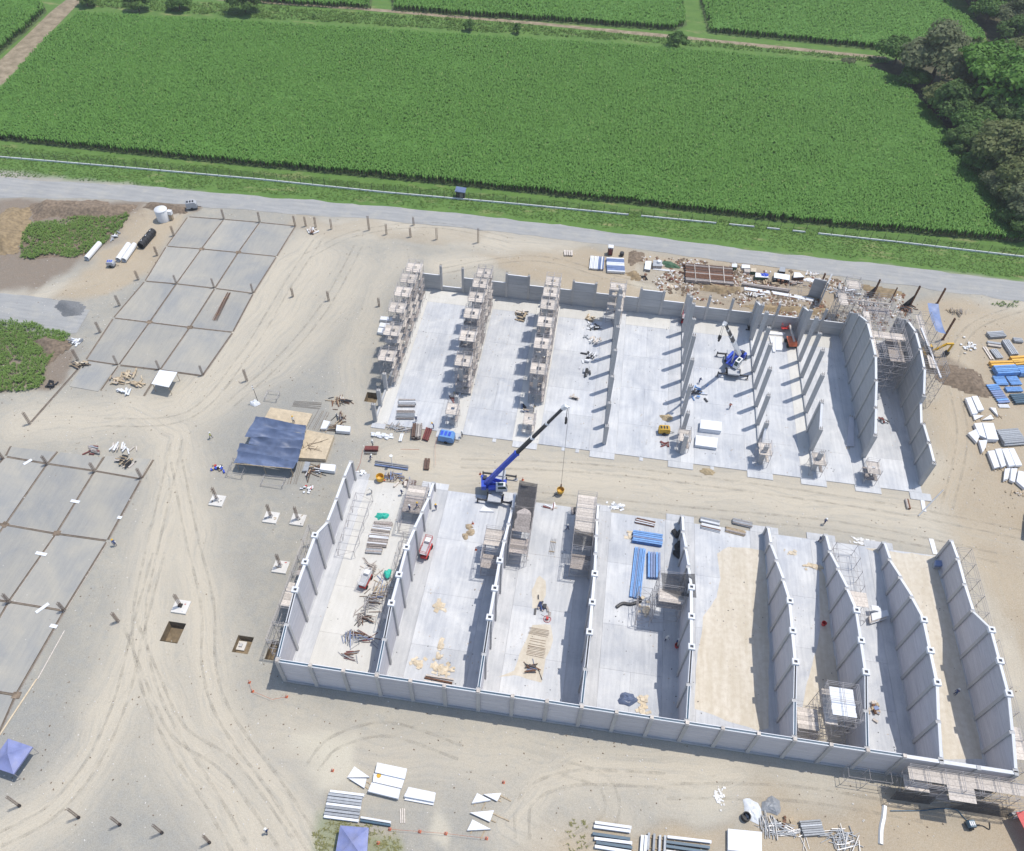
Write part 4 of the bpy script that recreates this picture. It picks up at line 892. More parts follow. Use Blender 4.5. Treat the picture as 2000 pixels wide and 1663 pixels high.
for k, (zm, b, tp_) in enumerate([('x', (10, 270), (62, 90)), ('x', (690, 400), (795, 178)), ('x', (915, 490), (920, 232)), ('x', (1180, 520), (1315, 262)), ('x', (1535, 490), (1640, 288)), ('x', (1610, 955), (1788, 690))]):
    q = W(zm, *b); h = max(3.5, hgt(q, zm, *tp_)); lb = ['beside the free grey panel', 'with a dark triangular stay at its foot', 'slimmer than its neighbours', 'next to the corner scaffold', 'holding the blue tarpaulin', 'in front of the yellow excavator'][k]
    t = thing('steel_post', 'rusty brown steel post %s' % lb, 'post', (q.x, q.y, 0), 0, 'rusty posts by the hall corner'); s_ = .34 if k != 2 else .22
    m = MB(); m.box((0, s_/2-.02, h/2), (s_, .05, h)); m.box((0, -s_/2+.02, h/2), (s_, .05, h)); m.box((0, 0, h/2), (.05, s_-.09, h)); m.build('shaft', MT['rust'], t); MB().box((0, 0, .04), (s_*1.7, s_*1.7, .08)).build('base_plate', MT['rust'], t)
    if k in (1, 3): MB().add([(-.1, 0, 0), (-2.2, -.6, 0), (-.1, 0, 3.2), (-.1, .12, 0), (-2.2, -.48, 0), (-.1, .12, 3.2)], [(0, 1, 2), (3, 5, 4), (0, 3, 4, 1), (1, 4, 5, 2), (2, 5, 3, 0)]).build('stay', MT['dark_steel'], t)
o = MB().prism([(-1.9, -.15), (1.9, -.15), (1.9, .15), (-1.9, .15)], 0, 6.8).build('wall_panel', MT['wall_grey']); q = W('w', 1710, 690); o.location = (q.x, q.y, 0); o.rotation_euler = (0, 0, 1.2); tag(o, 'single free-standing grey panel beyond the back wall', 'panel')
o = MB().prism([(-1.4, -.15), (1.4, -.15), (1.4, .15), (-1.4, .15)], 0, 5.0).build('wall_panel', MT['wall_grey']); q = W('w', 1640, 640); o.location = (q.x-.3, q.y+.6, 0); o.rotation_euler = (0, 0, -.2); tag(o, 'short grey panel meeting the free-standing panel', 'panel')

# ------------------------------------------------------------------ rebar cages and footings
pc = bpy.data.objects.new('rebar_cage', None); COL.objects.link(pc)
for i in (-1, 1):
    for j in (-1, 1): MB().bar((i*.17, j*.17, 0), (i*.17, j*.17, 1), .045).build('bar', MT['rebar'], pc)
m = MB()
for k in range(12):
    z = .06+k*.08
    for a, b in (((-.19, -.19), (.19, -.19)), ((.19, -.19), (.19, .19)), ((.19, .19), (-.19, .19)), ((-.19, .19), (-.19, -.19))): m.bar((*a, z), (*b, z), .03, .008)
m.build('ties', MT['rebar'], pc)['kind'] = 'stuff'
used = [False]
def cage(zm, b, tp_, label, grp='rebar cages of unbuilt columns', wide=1.0):
    q = W(zm, *b); h = min(4.2, max(1.0, hgt(q, zm, *tp_))); o = pc if not used[0] else dup(pc); used[0] = True
    o.location = (q.x, q.y, -.02); o.scale = (wide, wide, h); o.rotation_euler = (rnd.uniform(-.02, .02), rnd.uniform(-.02, .02), rnd.uniform(-.1, .1)); tag(o, label, 'rebar', grp); return o
edge = [('a', (1250, 252), (1243, 195)), ('a', (1450, 270), (1438, 212)), ('a', (1648, 292), (1640, 232)), ('a', (1707, 292), (1700, 238)), ('a', (1762, 297), (1752, 240)), ('a', (1850, 308), (1843, 250))]
for k, c_ in enumerate(edge): cage(*c_, 'rusty rebar cage on the slab edge facing the road, %s from the white water tank' % ORD[k], 'rebar cages along the road edge', .95)
for k, c_ in enumerate([('a', (970, 345), (955, 290)), ('a', (878, 455), (860, 405)), ('a', (772, 590), (755, 540)), ('a', (668, 735), (648, 675)), ('a', (560, 885), (535, 825)), ('a', (435, 1040), (412, 975)), ('a', (168, 1395), (128, 1330))]):
    cage(*c_, 'rusty rebar cage on the slab side facing the weeds, %s from the road' % ORD[k], 'rebar cages on the outer slab side', 1.0)
for k, c_ in enumerate([('a', (985, 615), (968, 565)), ('a', (1195, 635), (1185, 580)), ('a', (1412, 665), (1402, 610)), ('a', (655, 1065), (640, 1010)), ('a', (890, 1090), (872, 1040)), ('a', (1132, 1125), (1118, 1068))]):
    cage(*c_, 'thin rebar cage on the %s, %s from the weeds' % ('middle joint of the road paving' if k < 3 else 'joint by the white shelter', ORD[k % 3]), 'rebar cages inside the paving nearer the road', .8)
for k, c_ in enumerate([('b', (265, 195), (232, 145)), ('b', (530, 235), (500, 185)), ('b', (790, 270), (765, 215)), ('b', (55, 965), (10, 920)), ('b', (360, 1010), (315, 970)), ('b', (15, 160), (-10, 110))]):
    cage(*c_, ['rebar cage beside the first bridging board of the far paving', 'rebar cage beside the grey board bundle on the far paving', 'rebar cage at the paving corner nearest the tarpaulin shed', 'rebar cage at an inner joint of the far paving', 'rebar cage at the outer joint by the wide bridging board', 'rebar cage at the end joint of the far paving'][k], 'rebar cages inside the paving farther from the road', 1.0)
for k, c_ in enumerate([('a', (1635, 685), (1628, 635)), ('a', (1835, 708), (1828, 655)), ('a', (1378, 1155), (1340, 1095)), ('d', (335, 395), (335, 340)), ('full', (755, 458), (755, 437)), ('full', (802, 463), (801, 445)), ('full', (853, 468), (853, 446)), ('full', (934, 474), (936, 438)), ('full', (721, 450), (721, 418)), ('full', (808, 440), (808, 424)), ('b', (660, 1070), (625, 1020))]):
    cage(*c_, (['rebar cage of the lone pair in the open yard, nearer the slabs', 'rebar cage of the lone pair in the open yard, farther from the slabs', 'rebar cage alone near the white sack and tarpaulin shed', 'rebar cage alone beside the outer scaffold row']+['rebar cage in the loose group between the road and the open hall']*6+['low rebar stub with black base between slabs and dirt track'])[k], 'lone rebar cages in the dirt yard', 1.0)
for k, c_ in enumerate([('c', (110, 785), (30, 735)), ('c', (440, 850), (370, 808)), ('c', (670, 890), (610, 855)), ('c', (905, 935), (850, 893)), ('c', (1170, 990), (1130, 950))]):
    o = cage(*c_, 'rebar cage in the row before the dirt track, %s from the blue canopy' % ORD[k], 'rebar cages in the row by the blue canopy', .7)
    q = W(c_[0], *c_[1]); MB().lathe([(.0, .32), (.3, .32), (.3, 0)], 12).build('sleeve', MT['black'], o).scale = (1, 1, 1/o.scale.z)
for k, (b, tpx, lb) in enumerate([((1215, 398), (1190, 310), 'alone nearest the dirt track with red scraps'), ((1515, 492), (1498, 400), 'with a black bag beside it'), ((1665, 505), (1635, 420), 'closest to the wall corner with a pole on it'), ((1568, 768), (1552, 690), 'beside the thin wall scaffold'), ((1012, 990), (970, 905), 'with a black sleeve next to the larger pit')]):
    q = W('b', *b); t = thing('column_footing', 'pale square concrete footing %s' % lb, 'footing', (q.x, q.y, 0), 0, 'isolated footings in the dirt yard')
    MB().box((0, 0, .12), (2.5, 2.3, .34)).build('pad', MT['footing'], t); MB().box((-.1, .1, .42), (.62, .62, .3)).build('stub', MT['column'] if k < 4 else MT['black'], t)
    h = min(3.6, hgt(q, 'b', *tpx)); o = dup(pc, t); [o.__delitem__(kk) for kk in ('label', 'category', 'group') if kk in o]; o.name = 'rebar_cage'; o.location = (-.1, .1, .3); o.scale = (1, 1, h); o.rotation_euler = (0, 0, 0)
    for j in range(4): MB().box((rnd.uniform(-.9, .9), rnd.uniform(-.9, .9), .33), (rnd.uniform(.2, .5), .12, .06), rnd.random()*3).build('scrap', MT[rnd.choice(['red_paint', 'timber', 'white_paint', 'black'])], t)
q = W('b', 1347, 1208, -1.3); t = thing('column_footing', 'pale footing at the bottom of the small square pit', 'footing', (q.x, q.y, -1.3)); MB().box((0, 0, .15), (1.5, 1.5, .3)).build('pad', MT['footing'], t); MB().box((0, 0, .4), (.5, .5, .3)).build('stub', MT['column'], t)
for k, (zm, p, L) in enumerate([('b', (155, 180), 1.6), ('b', (420, 400), 1.7), ('b', (230, 692), 2.0), ('b', (237, 995), 2.2), ('b', (300, 1096), 1.2), ('b', (668, 490), .8)]):
    q = W(zm, *p, .1); a = -.05 if p[0] not in (155, 237) else 1.0
    o = MB().box((0, 0, .05), (L, .6, .06)).build('plank_bridge', MT['white_panel']); o.location = (q.x, q.y, .1); o.rotation_euler = (0, 0, a); tag(o, ['pale board bridging the trench nearest the grey board bundle', 'pale board bridging the trench between two dusty slabs', 'wide pale board bridging the trench by the brown stained slab', 'long tilted pale board across the farthest trench', 'narrow pale board beside the long edge strip', 'tiny pale board by the slab edge above the worker'][k], 'board', 'boards bridging the trenches')
for G in (G1, G2):                                            # dug-out joints at slab corners
    for j, i in ((1, 1), (1, 2), (3, 1), (3, 2)) if G is G1 else ((1, 2), (1, 1), (3, 3)):
        c = G[j][i]; MB().box((c.x+rnd.uniform(-.1, .1), c.y+rnd.uniform(-.1, .1), .06), (1.2, 1.0, .1), rnd.uniform(-.3, .3)).build('joint_pocket', MT['soil_clod'], yard)

# ------------------------------------------------------------------ mobile cranes
def crane(label, loc, pivot, tip, seed, white=False):
    t = thing('mobile_crane', label, 'crane', loc, 0, 'blue rough terrain cranes'); O = Vector(loc)
    B = 'white_paint' if white else 'blue_paint'
    m = MB(); m.box((0, 0, 1.25), (1.5, 6.6, .5)); m.box((0, 2.9, 1.6), (2.3, 1.4, .35)); m.box((0, -2.9, 1.55), (2.4, 1.5, .3)); m.build('chassis', MT['grey_paint'], t)
    m = MB(); m.box((0, 0, 1.62), (2.5, 3.0, .1)); m.box((1.05, .2, 1.58), (.5, 4.2, .14)); m.box((-1.05, .2, 1.58), (.5, 4.2, .14)); m.build('deck', MT['grey_paint'], t)
    for sx in (-1, 1):
        for sy in (-1, 1):
            w = MB().tube((sx*.85, sy*1.95, .75), (sx*1.5, sy*1.95, .75), .75, 18).build('wheel', MT['rubber'], t, False); MB().tube((sx*1.45, sy*1.95, .75), (sx*1.53, sy*1.95, .75), .38, 12).build('rim', MT[B], w)
    for sy in (-1, 1):
        MB().box((0, sy*3.05, 1.0), (2.3, .42, .42)).build('outrigger_box', MT['dark_steel'], t)
        for sx in (-1, 1):
            a = MB().bar((sx*.6, sy*3.05+sx*.05, 1.0), (sx*3.1, sy*3.05+sx*.05, .95), .26, .28).build('outrigger', MT['dark_steel'], t)
            MB().tube((sx*3.1, sy*3.05+sx*.05, .1), (sx*3.1, sy*3.05+sx*.05, 1.35), .12, 8).build('jack', MT['dark_steel'], a); MB().tube((sx*3.1, sy*3.05+sx*.05, .0), (sx*3.1, sy*3.05+sx*.05, .1), .4, 10).build('pad', MT['steel'], a)
    MB().lathe([(0, 1.65), (.95, 1.65), (.95, 1.95), (0, 1.95)], 20).build('turntable', MT['black'], t)
    P = Vector(pivot)-O; T = Vector(tip)-O; d2 = Vector((T.x-P.x, T.y-P.y, 0)).normalized(); sd = Vector((-d2.y, d2.x, 0)); ang = math.atan2(d2.y, d2.x)
    M = Matrix.Rotation(ang, 3, 'Z')
    def loc_(p): return M @ Vector(p)
    m = MB()
    for k in (-1, 1): m.extr([loc_((-2.2, k*.5-.05, 1.95)), loc_((1.6, k*.5-.05, 1.95)), loc_((1.2, k*.5-.05, 2.5)), loc_((-1.0, k*.5-.05, 3.5)), loc_((-2.0, k*.5-.05, 3.4))], loc_((0, .1, 0)))
    m.box(loc_((-.2, 0, 2.05)), (3.8, 1.9, .22), ang); m.build('superstructure', MT['blue_paint'], t)
    MB().box(loc_((-2.45, 0, 2.55)), (.9, 2.6, 1.1), ang).build('counterweight', MT['blue_paint'], t); MB().box(loc_((-2.2, .55, 3.3)), (.7, .7, .5), ang).build('winch', MT['dark_steel'], t)
    MB().box(loc_((-.3, -1.15, 2.55)), (2.6, .55, .8), ang).build('engine_cover', MT['blue_paint'], t)
    c0 = loc_((.7, -1.15 if not white else 1.15, 0)); m = MB()
    prof = [(-.95, 2.0), (1.1, 2.0), (1.15, 2.75), (.75, 3.65), (-.95, 3.65)]; sgn = -1 if not white else 1
    m.extr([loc_((.7+u, sgn*.75, z)) for u, z in prof], loc_((0, sgn*.95, 0))); cab = m.build('cab', MT['white_paint'], t)
    MB().extr([loc_((.7+u, sgn*.72, z)) for u, z in [(-.6, 2.85), (1.0, 2.85), (.7, 3.5), (-.6, 3.5)]], loc_((0, sgn*1.01, 0))).build('side_window', MT['glass'], cab)
    MB().add([loc_((.7+u, sgn*w, z)) for u, w, z in [(1.17, .85, 2.78), (1.17, 1.6, 2.78), (.79, 1.6, 3.62), (.79, .85, 3.62)]], [(0, 1, 2, 3)]).build('windscreen', MT['glass'], cab, fix=False)
    MB().box(loc_((.6, sgn*1.22, 3.68)), (1.0, .55, .05), ang).build('roof_window', MT['glass'], cab)
    secs = [(0, .42, .78, B), (.40, .62, .62, 'dark_steel'), (.60, .80, .52, 'dark_steel'), (.78, .985, .42, 'dark_steel')] if not white else [(0, .46, .8, 'white_paint'), (.44, .64, .66, 'dark_steel'), (.62, .82, .55, 'dark_steel'), (.8, .985, .45, 'dark_steel')]
    bm_ = None
    for k, (a, b, s_, mt) in enumerate(secs):
        o = MB().bar(P+(T-P)*a, P+(T-P)*b, s_*.8, s_).build('boom_section', MT[mt], t)
        MB().bar(P+(T-P)*(b-.012), P+(T-P)*(b+.004), s_*.95, s_*1.15).build('collar', MT['blue_paint' if k == 0 and not white else 'white_paint'], o)
    e = (T-P).normalized(); m = MB(); m.bar(T-e*.5, T+e*.5+Vector((0, 0, -.2)), .6, .7); m.box(T+d2*.4+Vector((0, 0, -.1)), (.9, .25, .3), ang); m.build('boom_head', MT['white_paint'], t)
    MB().tube(loc_((.9, 0, 2.2)), P+(T-P)*.26-Vector((0, 0, .2)), .16, 10).build('luffing_cylinder', MT['silver'], t)
    hk = T+d2*.5+Vector((0, 0, -3.2)); m = MB()
    for k in (-.15, .15): m.tube(T+d2*.5+sd*k, hk+sd*k, .03, 4)
    m.build('hoist_rope', MT['dark_steel'], t)['kind'] = 'stuff'
    b = MB(); b.box(hk, (.35, .55, .8), ang); b.lathe([(.0, -1.05), (.16, -1.0), (.22, -.75), (.12, -.4)], 8, hk); b.build('hook_block', MT['black'], t)
    return t, T+O+d2*.75
c1, ct = crane('blue mobile crane with long black boom raised over the track between the halls', (26.4, 40.65, .05), (24.5, 39.8, 3.2), (37.0, 42.0, 23.6), 1)
MB().tube(ct-Vector(c1.location), Vector((38.0, 41.9, 2.6))-Vector(c1.location), .028, 4).build('load_line', MT['dark_steel'], c1)
MB().tube(Vector((38.0, 41.9, 2.9))-Vector(c1.location), Vector((38.0, 41.9, 2.2))-Vector(c1.location), .13, 8).build('load_hook', MT['rust'], c1)
t = thing('concrete_bucket', 'yellow round concrete bucket hanging from the crane line', 'bucket', (38.0, 41.9, .12)); MB().lathe([(.25, .0), (.62, .55), (.7, 1.25), (.64, 1.25), (.56, .6), (.0, .35)], 18).build('bowl', MT['yellow_paint'], t)
m = MB(); [m.tube((k*.66, 0, 1.2), (0, 0, 2.1), .04, 5) for k in (-1, 1)]; m.build('bail', MT['dark_steel'], t); MB().bar((-.5, -.3, .15), (-1.3, -.9, .05), .1).build('chute_lever', MT['dark_steel'], t)
crane('blue and white mobile crane standing among the bare columns', (70.6, 80.6, .14), (71.6, 81.6, 3.2), (64.1, 69.6, 21.5), 2, True)

# ------------------------------------------------------------------ other machines
q = W('r', 1540, 590, .12); t = thing('boom_lift', 'orange boom lift parked beside the column row', 'lift', (q.x, q.y+1.2, .12), 1.75); 
MB().box((0, 0, .55), (2.4, 1.9, .35)).build('chassis', MT['dark_steel'], t)
for i in (-1, 1):
    for j in (-1, 1): MB().tube((i*.85, j*.75, .42), (i*.85, j*1.1, .42), .42, 14).build('wheel', MT['rubber'], t)
MB().extr([(-1.5, -.85, .8), (.8, -.95, .8), (.9, -.6, 1.7), (-1.2, -.7, 1.75)], (0, 1.75, 0)).build('turret', MT['orange_paint'], t)
MB().bar((-1.0, 0, 1.9), (3.4, 0, 2.6), .34, .36).build('boom', MT['pale_timber'], t); MB().bar((3.3, 0, 2.6), (4.0, .4, 1.4), .25).build('jib', MT['red_paint'], t)
m = MB(); m.box((4.3, .4, 1.0), (.8, 1.6, .1)); [m.bar((4.3+i*.38, .4+j*.78, 1.0), (4.3+i*.38, .4+j*.78, 2.1), .06) for i in (-1, 1) for j in (-1, 1)]; [m.bar((4.3-.38, .4+j*.78, 2.1), (4.3+.38, .4+j*.78, 2.1), .06) for j in (-1, 1)]; m.build('basket', MT['red_paint'], t)
def scissor(label, loc, rz, body, L=3.4, h=1.9, mat2='red_paint'):
    t = thing('scissor_lift', label, 'lift', loc, rz, 'platform lifts'); MB().box((0, 0, .55), (L*.9, 1.15, .5)).build('chassis', MT[body], t)
    for i in (-1, 1):
        for j in (-1, 1): MB().tube((i*L*.32, j*.45, .33), (i*L*.32, j*.72, .33), .33, 12).build('wheel', MT['rubber'], t)
    m = MB()
    for j in (-.4, .4): m.bar((-L*.42, j, .85), (L*.42, j, h-.15), .08, .14); m.bar((-L*.42, j, h-.15), (L*.42, j, .85), .08, .14)
    m.build('scissor_arms', MT['dark_steel'], t); MB().box((0, 0, h), (L, 1.3, .12)).build('platform', MT['grey_paint'], t); m = MB()
    for z in (h+.5, h+1.0):
        for j in (-.62, .62): m.bar((-L/2, j, z), (L/2, j, z), .05)
        for i in (-L/2, L/2): m.bar((i, -.62, z), (i, .62, z), .05)
    for i in (-.5, 0, .5):
        for j in (-.62, .62): m.bar((i*L, j, h), (i*L, j, h+1.0), .05)
    m.build('guard_rail', MT[mat2], t); MB().box((L*.3, 0, h+.35), (.8, .9, .6)).build('control_box', MT['white_paint'], t); return t
q = W('e', 577, 540, .12); scissor('red and white platform lift by the back wall of the open hall', (q.x, q.y, .12), 1.5, 'red_paint')
q = W('A', 1125, 610, .13); scissor('red platform lift parked beside the first partition wall', (q.x+.2, q.y+.6, .13), 1.45, 'red_paint')
q = W('A', 555, 900, .13); scissor('red and white lift among stacked scaffold frames in the narrow work bay', (q.x, q.y+.6, .13), 1.4, 'red_paint', 3.0, 1.4, 'white_paint')
def boxmachine(name, label, cat, loc, rz, size, mat, trim='black', wheels=True, vents=3):
    L, w, h = size; t = thing(name, label, cat, loc, rz); z0 = .45 if wheels else .1
    MB().extr([(-L/2, -w/2, z0), (L/2, -w/2, z0), (L/2, -w/2, z0+h*.7), (L/2-.25*h, -w/2, z0+h), (-L/2+.2*h, -w/2, z0+h), (-L/2, -w/2, z0+h*.75)], (0, w, 0)).build('housing', MT[mat], t)
    MB().box((0, 0, z0-.08), (L*1.05, w*.8, .14)).build('frame', MT['dark_steel'], t)
    if wheels:
        for j in (-1, 1): MB().tube((0, j*w*.45, .35), (0, j*(w*.45+.22), .35), .35, 12).build('wheel', MT['rubber'], t)
        MB().bar((L/2, 0, z0), (L/2+.9, 0, z0-.15), .1).build('tow_bar', MT['dark_steel'], t)
    for k in range(vents): MB().box((-L*.3+k*L*.25, 0, z0+h+.015), (L*.16, w*.6, .03)).build('vent', MT[trim], t)
    return t
q = W('u', 1205, 625); boxmachine('air_compressor', 'bright blue towable compressor at the edge of the open hall', 'compressor', (q.x, q.y, 0), -.05, (3.0, 1.8, 1.5), 'pale_blue_paint', 'blue_paint')
q = W('e', 430, 1355, .12); boxmachine('generator', 'yellow generator standing alone on the open hall floor', 'generator', (q.x, q.y, .12), .1, (2.2, 1.2, 1.2), 'yellow_paint')
q = W('G', 1325, 850); boxmachine('generator', 'small grey and blue machine beside the white pipes', 'machine', (q.x, q.y, 0), .1, (1.7, 1.2, 1.0), 'grey_paint', 'blue_paint')
q = W('a', 1075, 195); boxmachine('mixer', 'dark and white mixer machine on the soil beside the road', 'machine', (q.x, q.y, .1), .4, (2.6, 1.5, 1.6), 'grey_paint'); 
q = W('n', 1760, 385); t = boxmachine('pump', 'small green pump with a hose on the tan ground', 'pump', (q.x, q.y, 0), .2, (1.1, .9, .8), 'teal_steel', 'white_paint')
def curve(pts, k=10):
    out = []
    for i in range(len(pts)-1):
        p0, p1, p2, p3 = pts[max(i-1, 0)], pts[i], pts[i+1], pts[min(i+2, len(pts)-1)]
        for j in range(k):
            s_ = j/k; out.append(.5*((2*p1)+(p2-p0)*s_+(2*p0-5*p1+4*p2-p3)*s_*s_+(3*p1-p0-3*p2+p3)*s_**3))
    return out+[pts[-1]]
def hose(label, zm, pts, r, mat, name='hose', cat='hose', z=.06):
    P = curve(Wl(zm, pts, z)); c = P[0]; o = MB().path([p-c for p in P], r, 6).build(name, MT[mat]); o.location = c; return tag(o, label, cat)
hose('dark hose running from the green pump along the wall shadow', 'n', [(1765, 375), (1735, 345), (1705, 315), (1640, 310), (1560, 318), (1420, 320)], .09, 'teal_steel'); hose('short hose lying beside the green pump', 'n', [(1780, 385), (1820, 385), (1850, 400), (1850, 370)], .07, 'black')
hose('white plastic channel winding from the wall shadow to the steel pile', 'n', [(1395, 300), (1390, 350), (1380, 400), (1378, 465)], .35, 'plastic_sheet', 'plastic_channel', 'channel', .0)
q = W('x', 1650, 1300); t = thing('excavator', 'yellow excavator partly hidden behind the corner scaffold', 'excavator', (q.x-4.2, q.y+2.2, 0), .3)
for j in (-1, 1): MB().box((0, j*1.05, .4), (3.4, .55, .8)).build('track', MT['rubber'], t)
MB().box((-.5, 0, 1.25), (2.6, 2.3, .9)).build('body', MT['yellow_paint'], t); c_ = MB().box((.5, .65, 1.9), (1.3, .9, 1.4)).build('cab', MT['yellow_paint'], t); MB().box((.55, .66, 2.05), (1.36, .94, .7)).build('window', MT['glass'], c_)
MB().bar((.9, -.2, 1.5), (3.6, -.2, 3.4), .35, .5).build('boom', MT['yellow_paint'], t); MB().bar((3.5, -.2, 3.5), (5.3, -.2, 3.3), .32, .42).build('boom_end', MT['yellow_paint'], t); MB().bar((5.2, -.2, 3.4), (5.0, -.2, 1.1), .28, .36).build('dipper', MT['yellow_paint'], t)
MB().extr([(4.3, -.65, .3), (5.2, -.65, .2), (5.3, -.65, 1.1), (4.8, -.65, 1.2)], (0, .9, 0)).build('bucket', MT['dark_steel'], t)
q = W('q', 830, 1420); t = thing('truck', 'dark red truck with a blue load at the edge of the tan yard', 'truck', (q.x+1.6, q.y, 0), 1.25)
MB().box((0, 0, 1.0), (6.2, 2.2, .35)).build('chassis', MT['dark_steel'], t); MB().extr([(-3.1, -1.2, 1.2), (1.0, -1.2, 1.2), (1.3, -1.2, 2.5), (-3.3, -1.2, 2.5)], (0, 2.4, 0)).build('body', MT['maroon'], t); MB().box((-1, 0, 2.6), (3.2, 1.8, .4)).build('load', MT['blue_paint'], t)
c_ = MB().extr([(1.5, -1.1, .8), (3.2, -1.1, .8), (3.2, -1.1, 1.8), (2.8, -1.1, 2.7), (1.5, -1.1, 2.7)], (0, 2.2, 0)).build('cab', MT['maroon'], t); MB().add([(3.22, -.95, 1.85), (3.22, .95, 1.85), (2.84, .95, 2.65), (2.84, -.95, 2.65)], [(0, 1, 2, 3)]).build('windscreen', MT['glass'], c_, fix=False)
for x in (-2.2, -1.0, 2.4):
    for j in (-1, 1): MB().tube((x, j*.85, .5), (x, j*1.2, .5), .5, 14).build('wheel', MT['rubber'], t)
q = W('a', 915, 255); t = thing('water_tank', 'round white water tank with a lid beside the road', 'tank', (q.x, q.y, 0)); MB().lathe([(1.5, 0), (1.5, 2.9), (1.42, 3.0)], 24).build('shell', MT['white_paint'], t, True); MB().lathe([(1.55, 2.98), (1.5, 3.1), (0, 3.3)], 24).build('lid', MT['white_paint'], t, True)
MB().box((1.9, .5, 2.0), (1.0, .9, 1.0)).build('side_box', MT['white_paint'], t); MB().box((1.9, .4, .75), (.8, .8, 1.5)).build('stand', MT['timber'], t)
def bigpipe(label, zm, p, q_, r, mat, n=14):
    a, b = W(zm, *p), W(zm, *q_); c = (a+b)/2; d = b-a; t = thing('large_pipe', label, 'pipe', (c.x, c.y, 0), math.atan2(d.y, d.x), 'white pipes by the weeds' if mat == 'white_paint' else None); L = d.length
    MB().pipe((-L/2, 0, r), (L/2, 0, r), r, r*.1, 18).build('shell', MT[mat], t, False); return t, L
bigpipe('single white pipe lying against the weedy heap', 'G', (1035, 785), (1190, 605), .62, 'white_paint'); bigpipe('white pipe of the pair, on the side of the weeds', 'G', (1405, 800), (1535, 615), .62, 'white_paint'); bigpipe('white pipe of the pair, on the side of the slabs', 'G', (1475, 805), (1605, 620), .62, 'white_paint')
t, L = bigpipe('black ribbed tank lying beyond the pair of white pipes', 'G', (1675, 645), (1825, 470), .85, 'black')
for k in range(6): MB().lathe([(.85, -.1), (.92, -.06), (.92, .06), (.85, .1)], 18).build('rib', MT['black'], t).matrix_local = Matrix.Translation((-L/2+L*(k+.5)/6, 0, .85)) @ Matrix.Rotation(math.pi/2, 4, 'Y')
for k in range(3): MB().box((-L/3+k*L/3, 0, 1.78), (.5, .12, .06)).build('strap', MT['white_paint'], t)
q = W('full', 900, 385); t = thing('guard_hut', 'small dark hut on the grass against the white fence base', 'hut', (q.x, q.y, 0), .02); MB().box((0, 0, 1.0), (2.2, 1.8, 2.0)).build('walls', MT['dark_steel'], t); MB().extr([(-1.35, -1.2, 2.0), (1.35, -1.2, 2.0), (1.35, -1.2, 2.12), (-1.35, -1.2, 2.3)], (0, 2.4, 0)).build('roof', MT['navy_tarp'], t); MB().box((.3, -.92, .85), (.8, .06, 1.7)).build('door', MT['old_timber'], t)
q = W('v', 695, 165); t = thing('portable_toilet', 'portable toilet with brown sides and white roof by the road', 'toilet', (q.x, q.y, 0), .02); MB().box((0, 0, 1.1), (1.2, 1.2, 2.1)).build('cabin', MT['brown_pipe'], t); MB().lathe([(.92, 2.14), (.86, 2.3), (0, 2.42)], 4).build('roof', MT['white_paint'], t).rotation_euler = (0, 0, math.pi/4); MB().box((0, -.62, 1.1), (.8, .05, 1.8)).build('door', MT['maroon'], t)
for k in ('a', 'b'): MB().box((-.3+.6*(k == 'b'), -.66, 2.0), (.25, .03, .12)).build('vent', MT['white_paint'], t)

# ------------------------------------------------------------------ canopies and the tarp shed
def gazebo(label, corners, ze, za):
    P = corners; c = ctr(P); t = thing('canopy_tent', label, 'canopy', (c.x, c.y, 0), 0, 'blue pyramid canopies'); L = [Vector((p.x-c.x, p.y-c.y, 0)) for p in P]; A = Vector((0, 0, za))
    for k in range(4):
        a, b = L[k]+Vector((0, 0, ze)), L[(k+1) % 4]+Vector((0, 0, ze))
        def fn(u, v, a=a, b=b):
            e = a*(1-u)+b*u; p = e*(1-v)+A*v; p.z -= .22*4*v*(1-v)*(4*u*(1-u)); return p
        pn = MB().grid(fn, 6, 6).build('roof_panel', MT['cobalt_tarp'], t, True, fix=False)
        MB().add([a, b, b-Vector((0, 0, .28)), a-Vector((0, 0, .28))], [(0, 1, 2, 3)]).build('valance', MT['cobalt_tarp'], pn, fix=False)
        MB().tube(L[k]*.97, L[k]*.97+Vector((0, 0, ze)), .045, 6).build('pole', MT['scaffold_steel'], t)
        MB().tube(L[k]*.98+Vector((0, 0, ze-.05)), A-Vector((0, 0, .06)), .03, 5).build('rafter', MT['scaffold_steel'], t)
gazebo('blue pyramid canopy on the gravel by the slab edge', Wl('c', [(45, 408), (182, 455), (75, 607), (-62, 560)], 2.3), 2.3, 3.4); gazebo('blue pyramid canopy beside the stacked joists and weeds', Wl('m', [(215, 575), (400, 590), (385, 815), (175, 805)], 2.3), 2.3, 3.3)
P = Wl('a', [(890, 1095), (990, 1107), (942, 1192), (845, 1172)], 2.4); c = ctr(P); t = thing('shelter', 'white sheet roof on four posts beside the timber pile', 'shelter', (c.x, c.y, 0)); L = [p-c for p in P]
MB().extr([(p.x, p.y, 2.4) for p in L], (0, 0, .06)).build('roof', MT['white_panel'], t); [MB().bar((p.x*.93, p.y*.93, 0), (p.x*.93, p.y*.93, 2.4), .09).build('post', MT['timber'], t) for p in L]; [MB().bar((L[i].x*.95, L[i].y*.95, 2.33), (L[(i+1) % 4].x*.95, L[(i+1) % 4].y*.95, 2.33), .07).build('beam', MT['timber'], t) for i in range(4)]
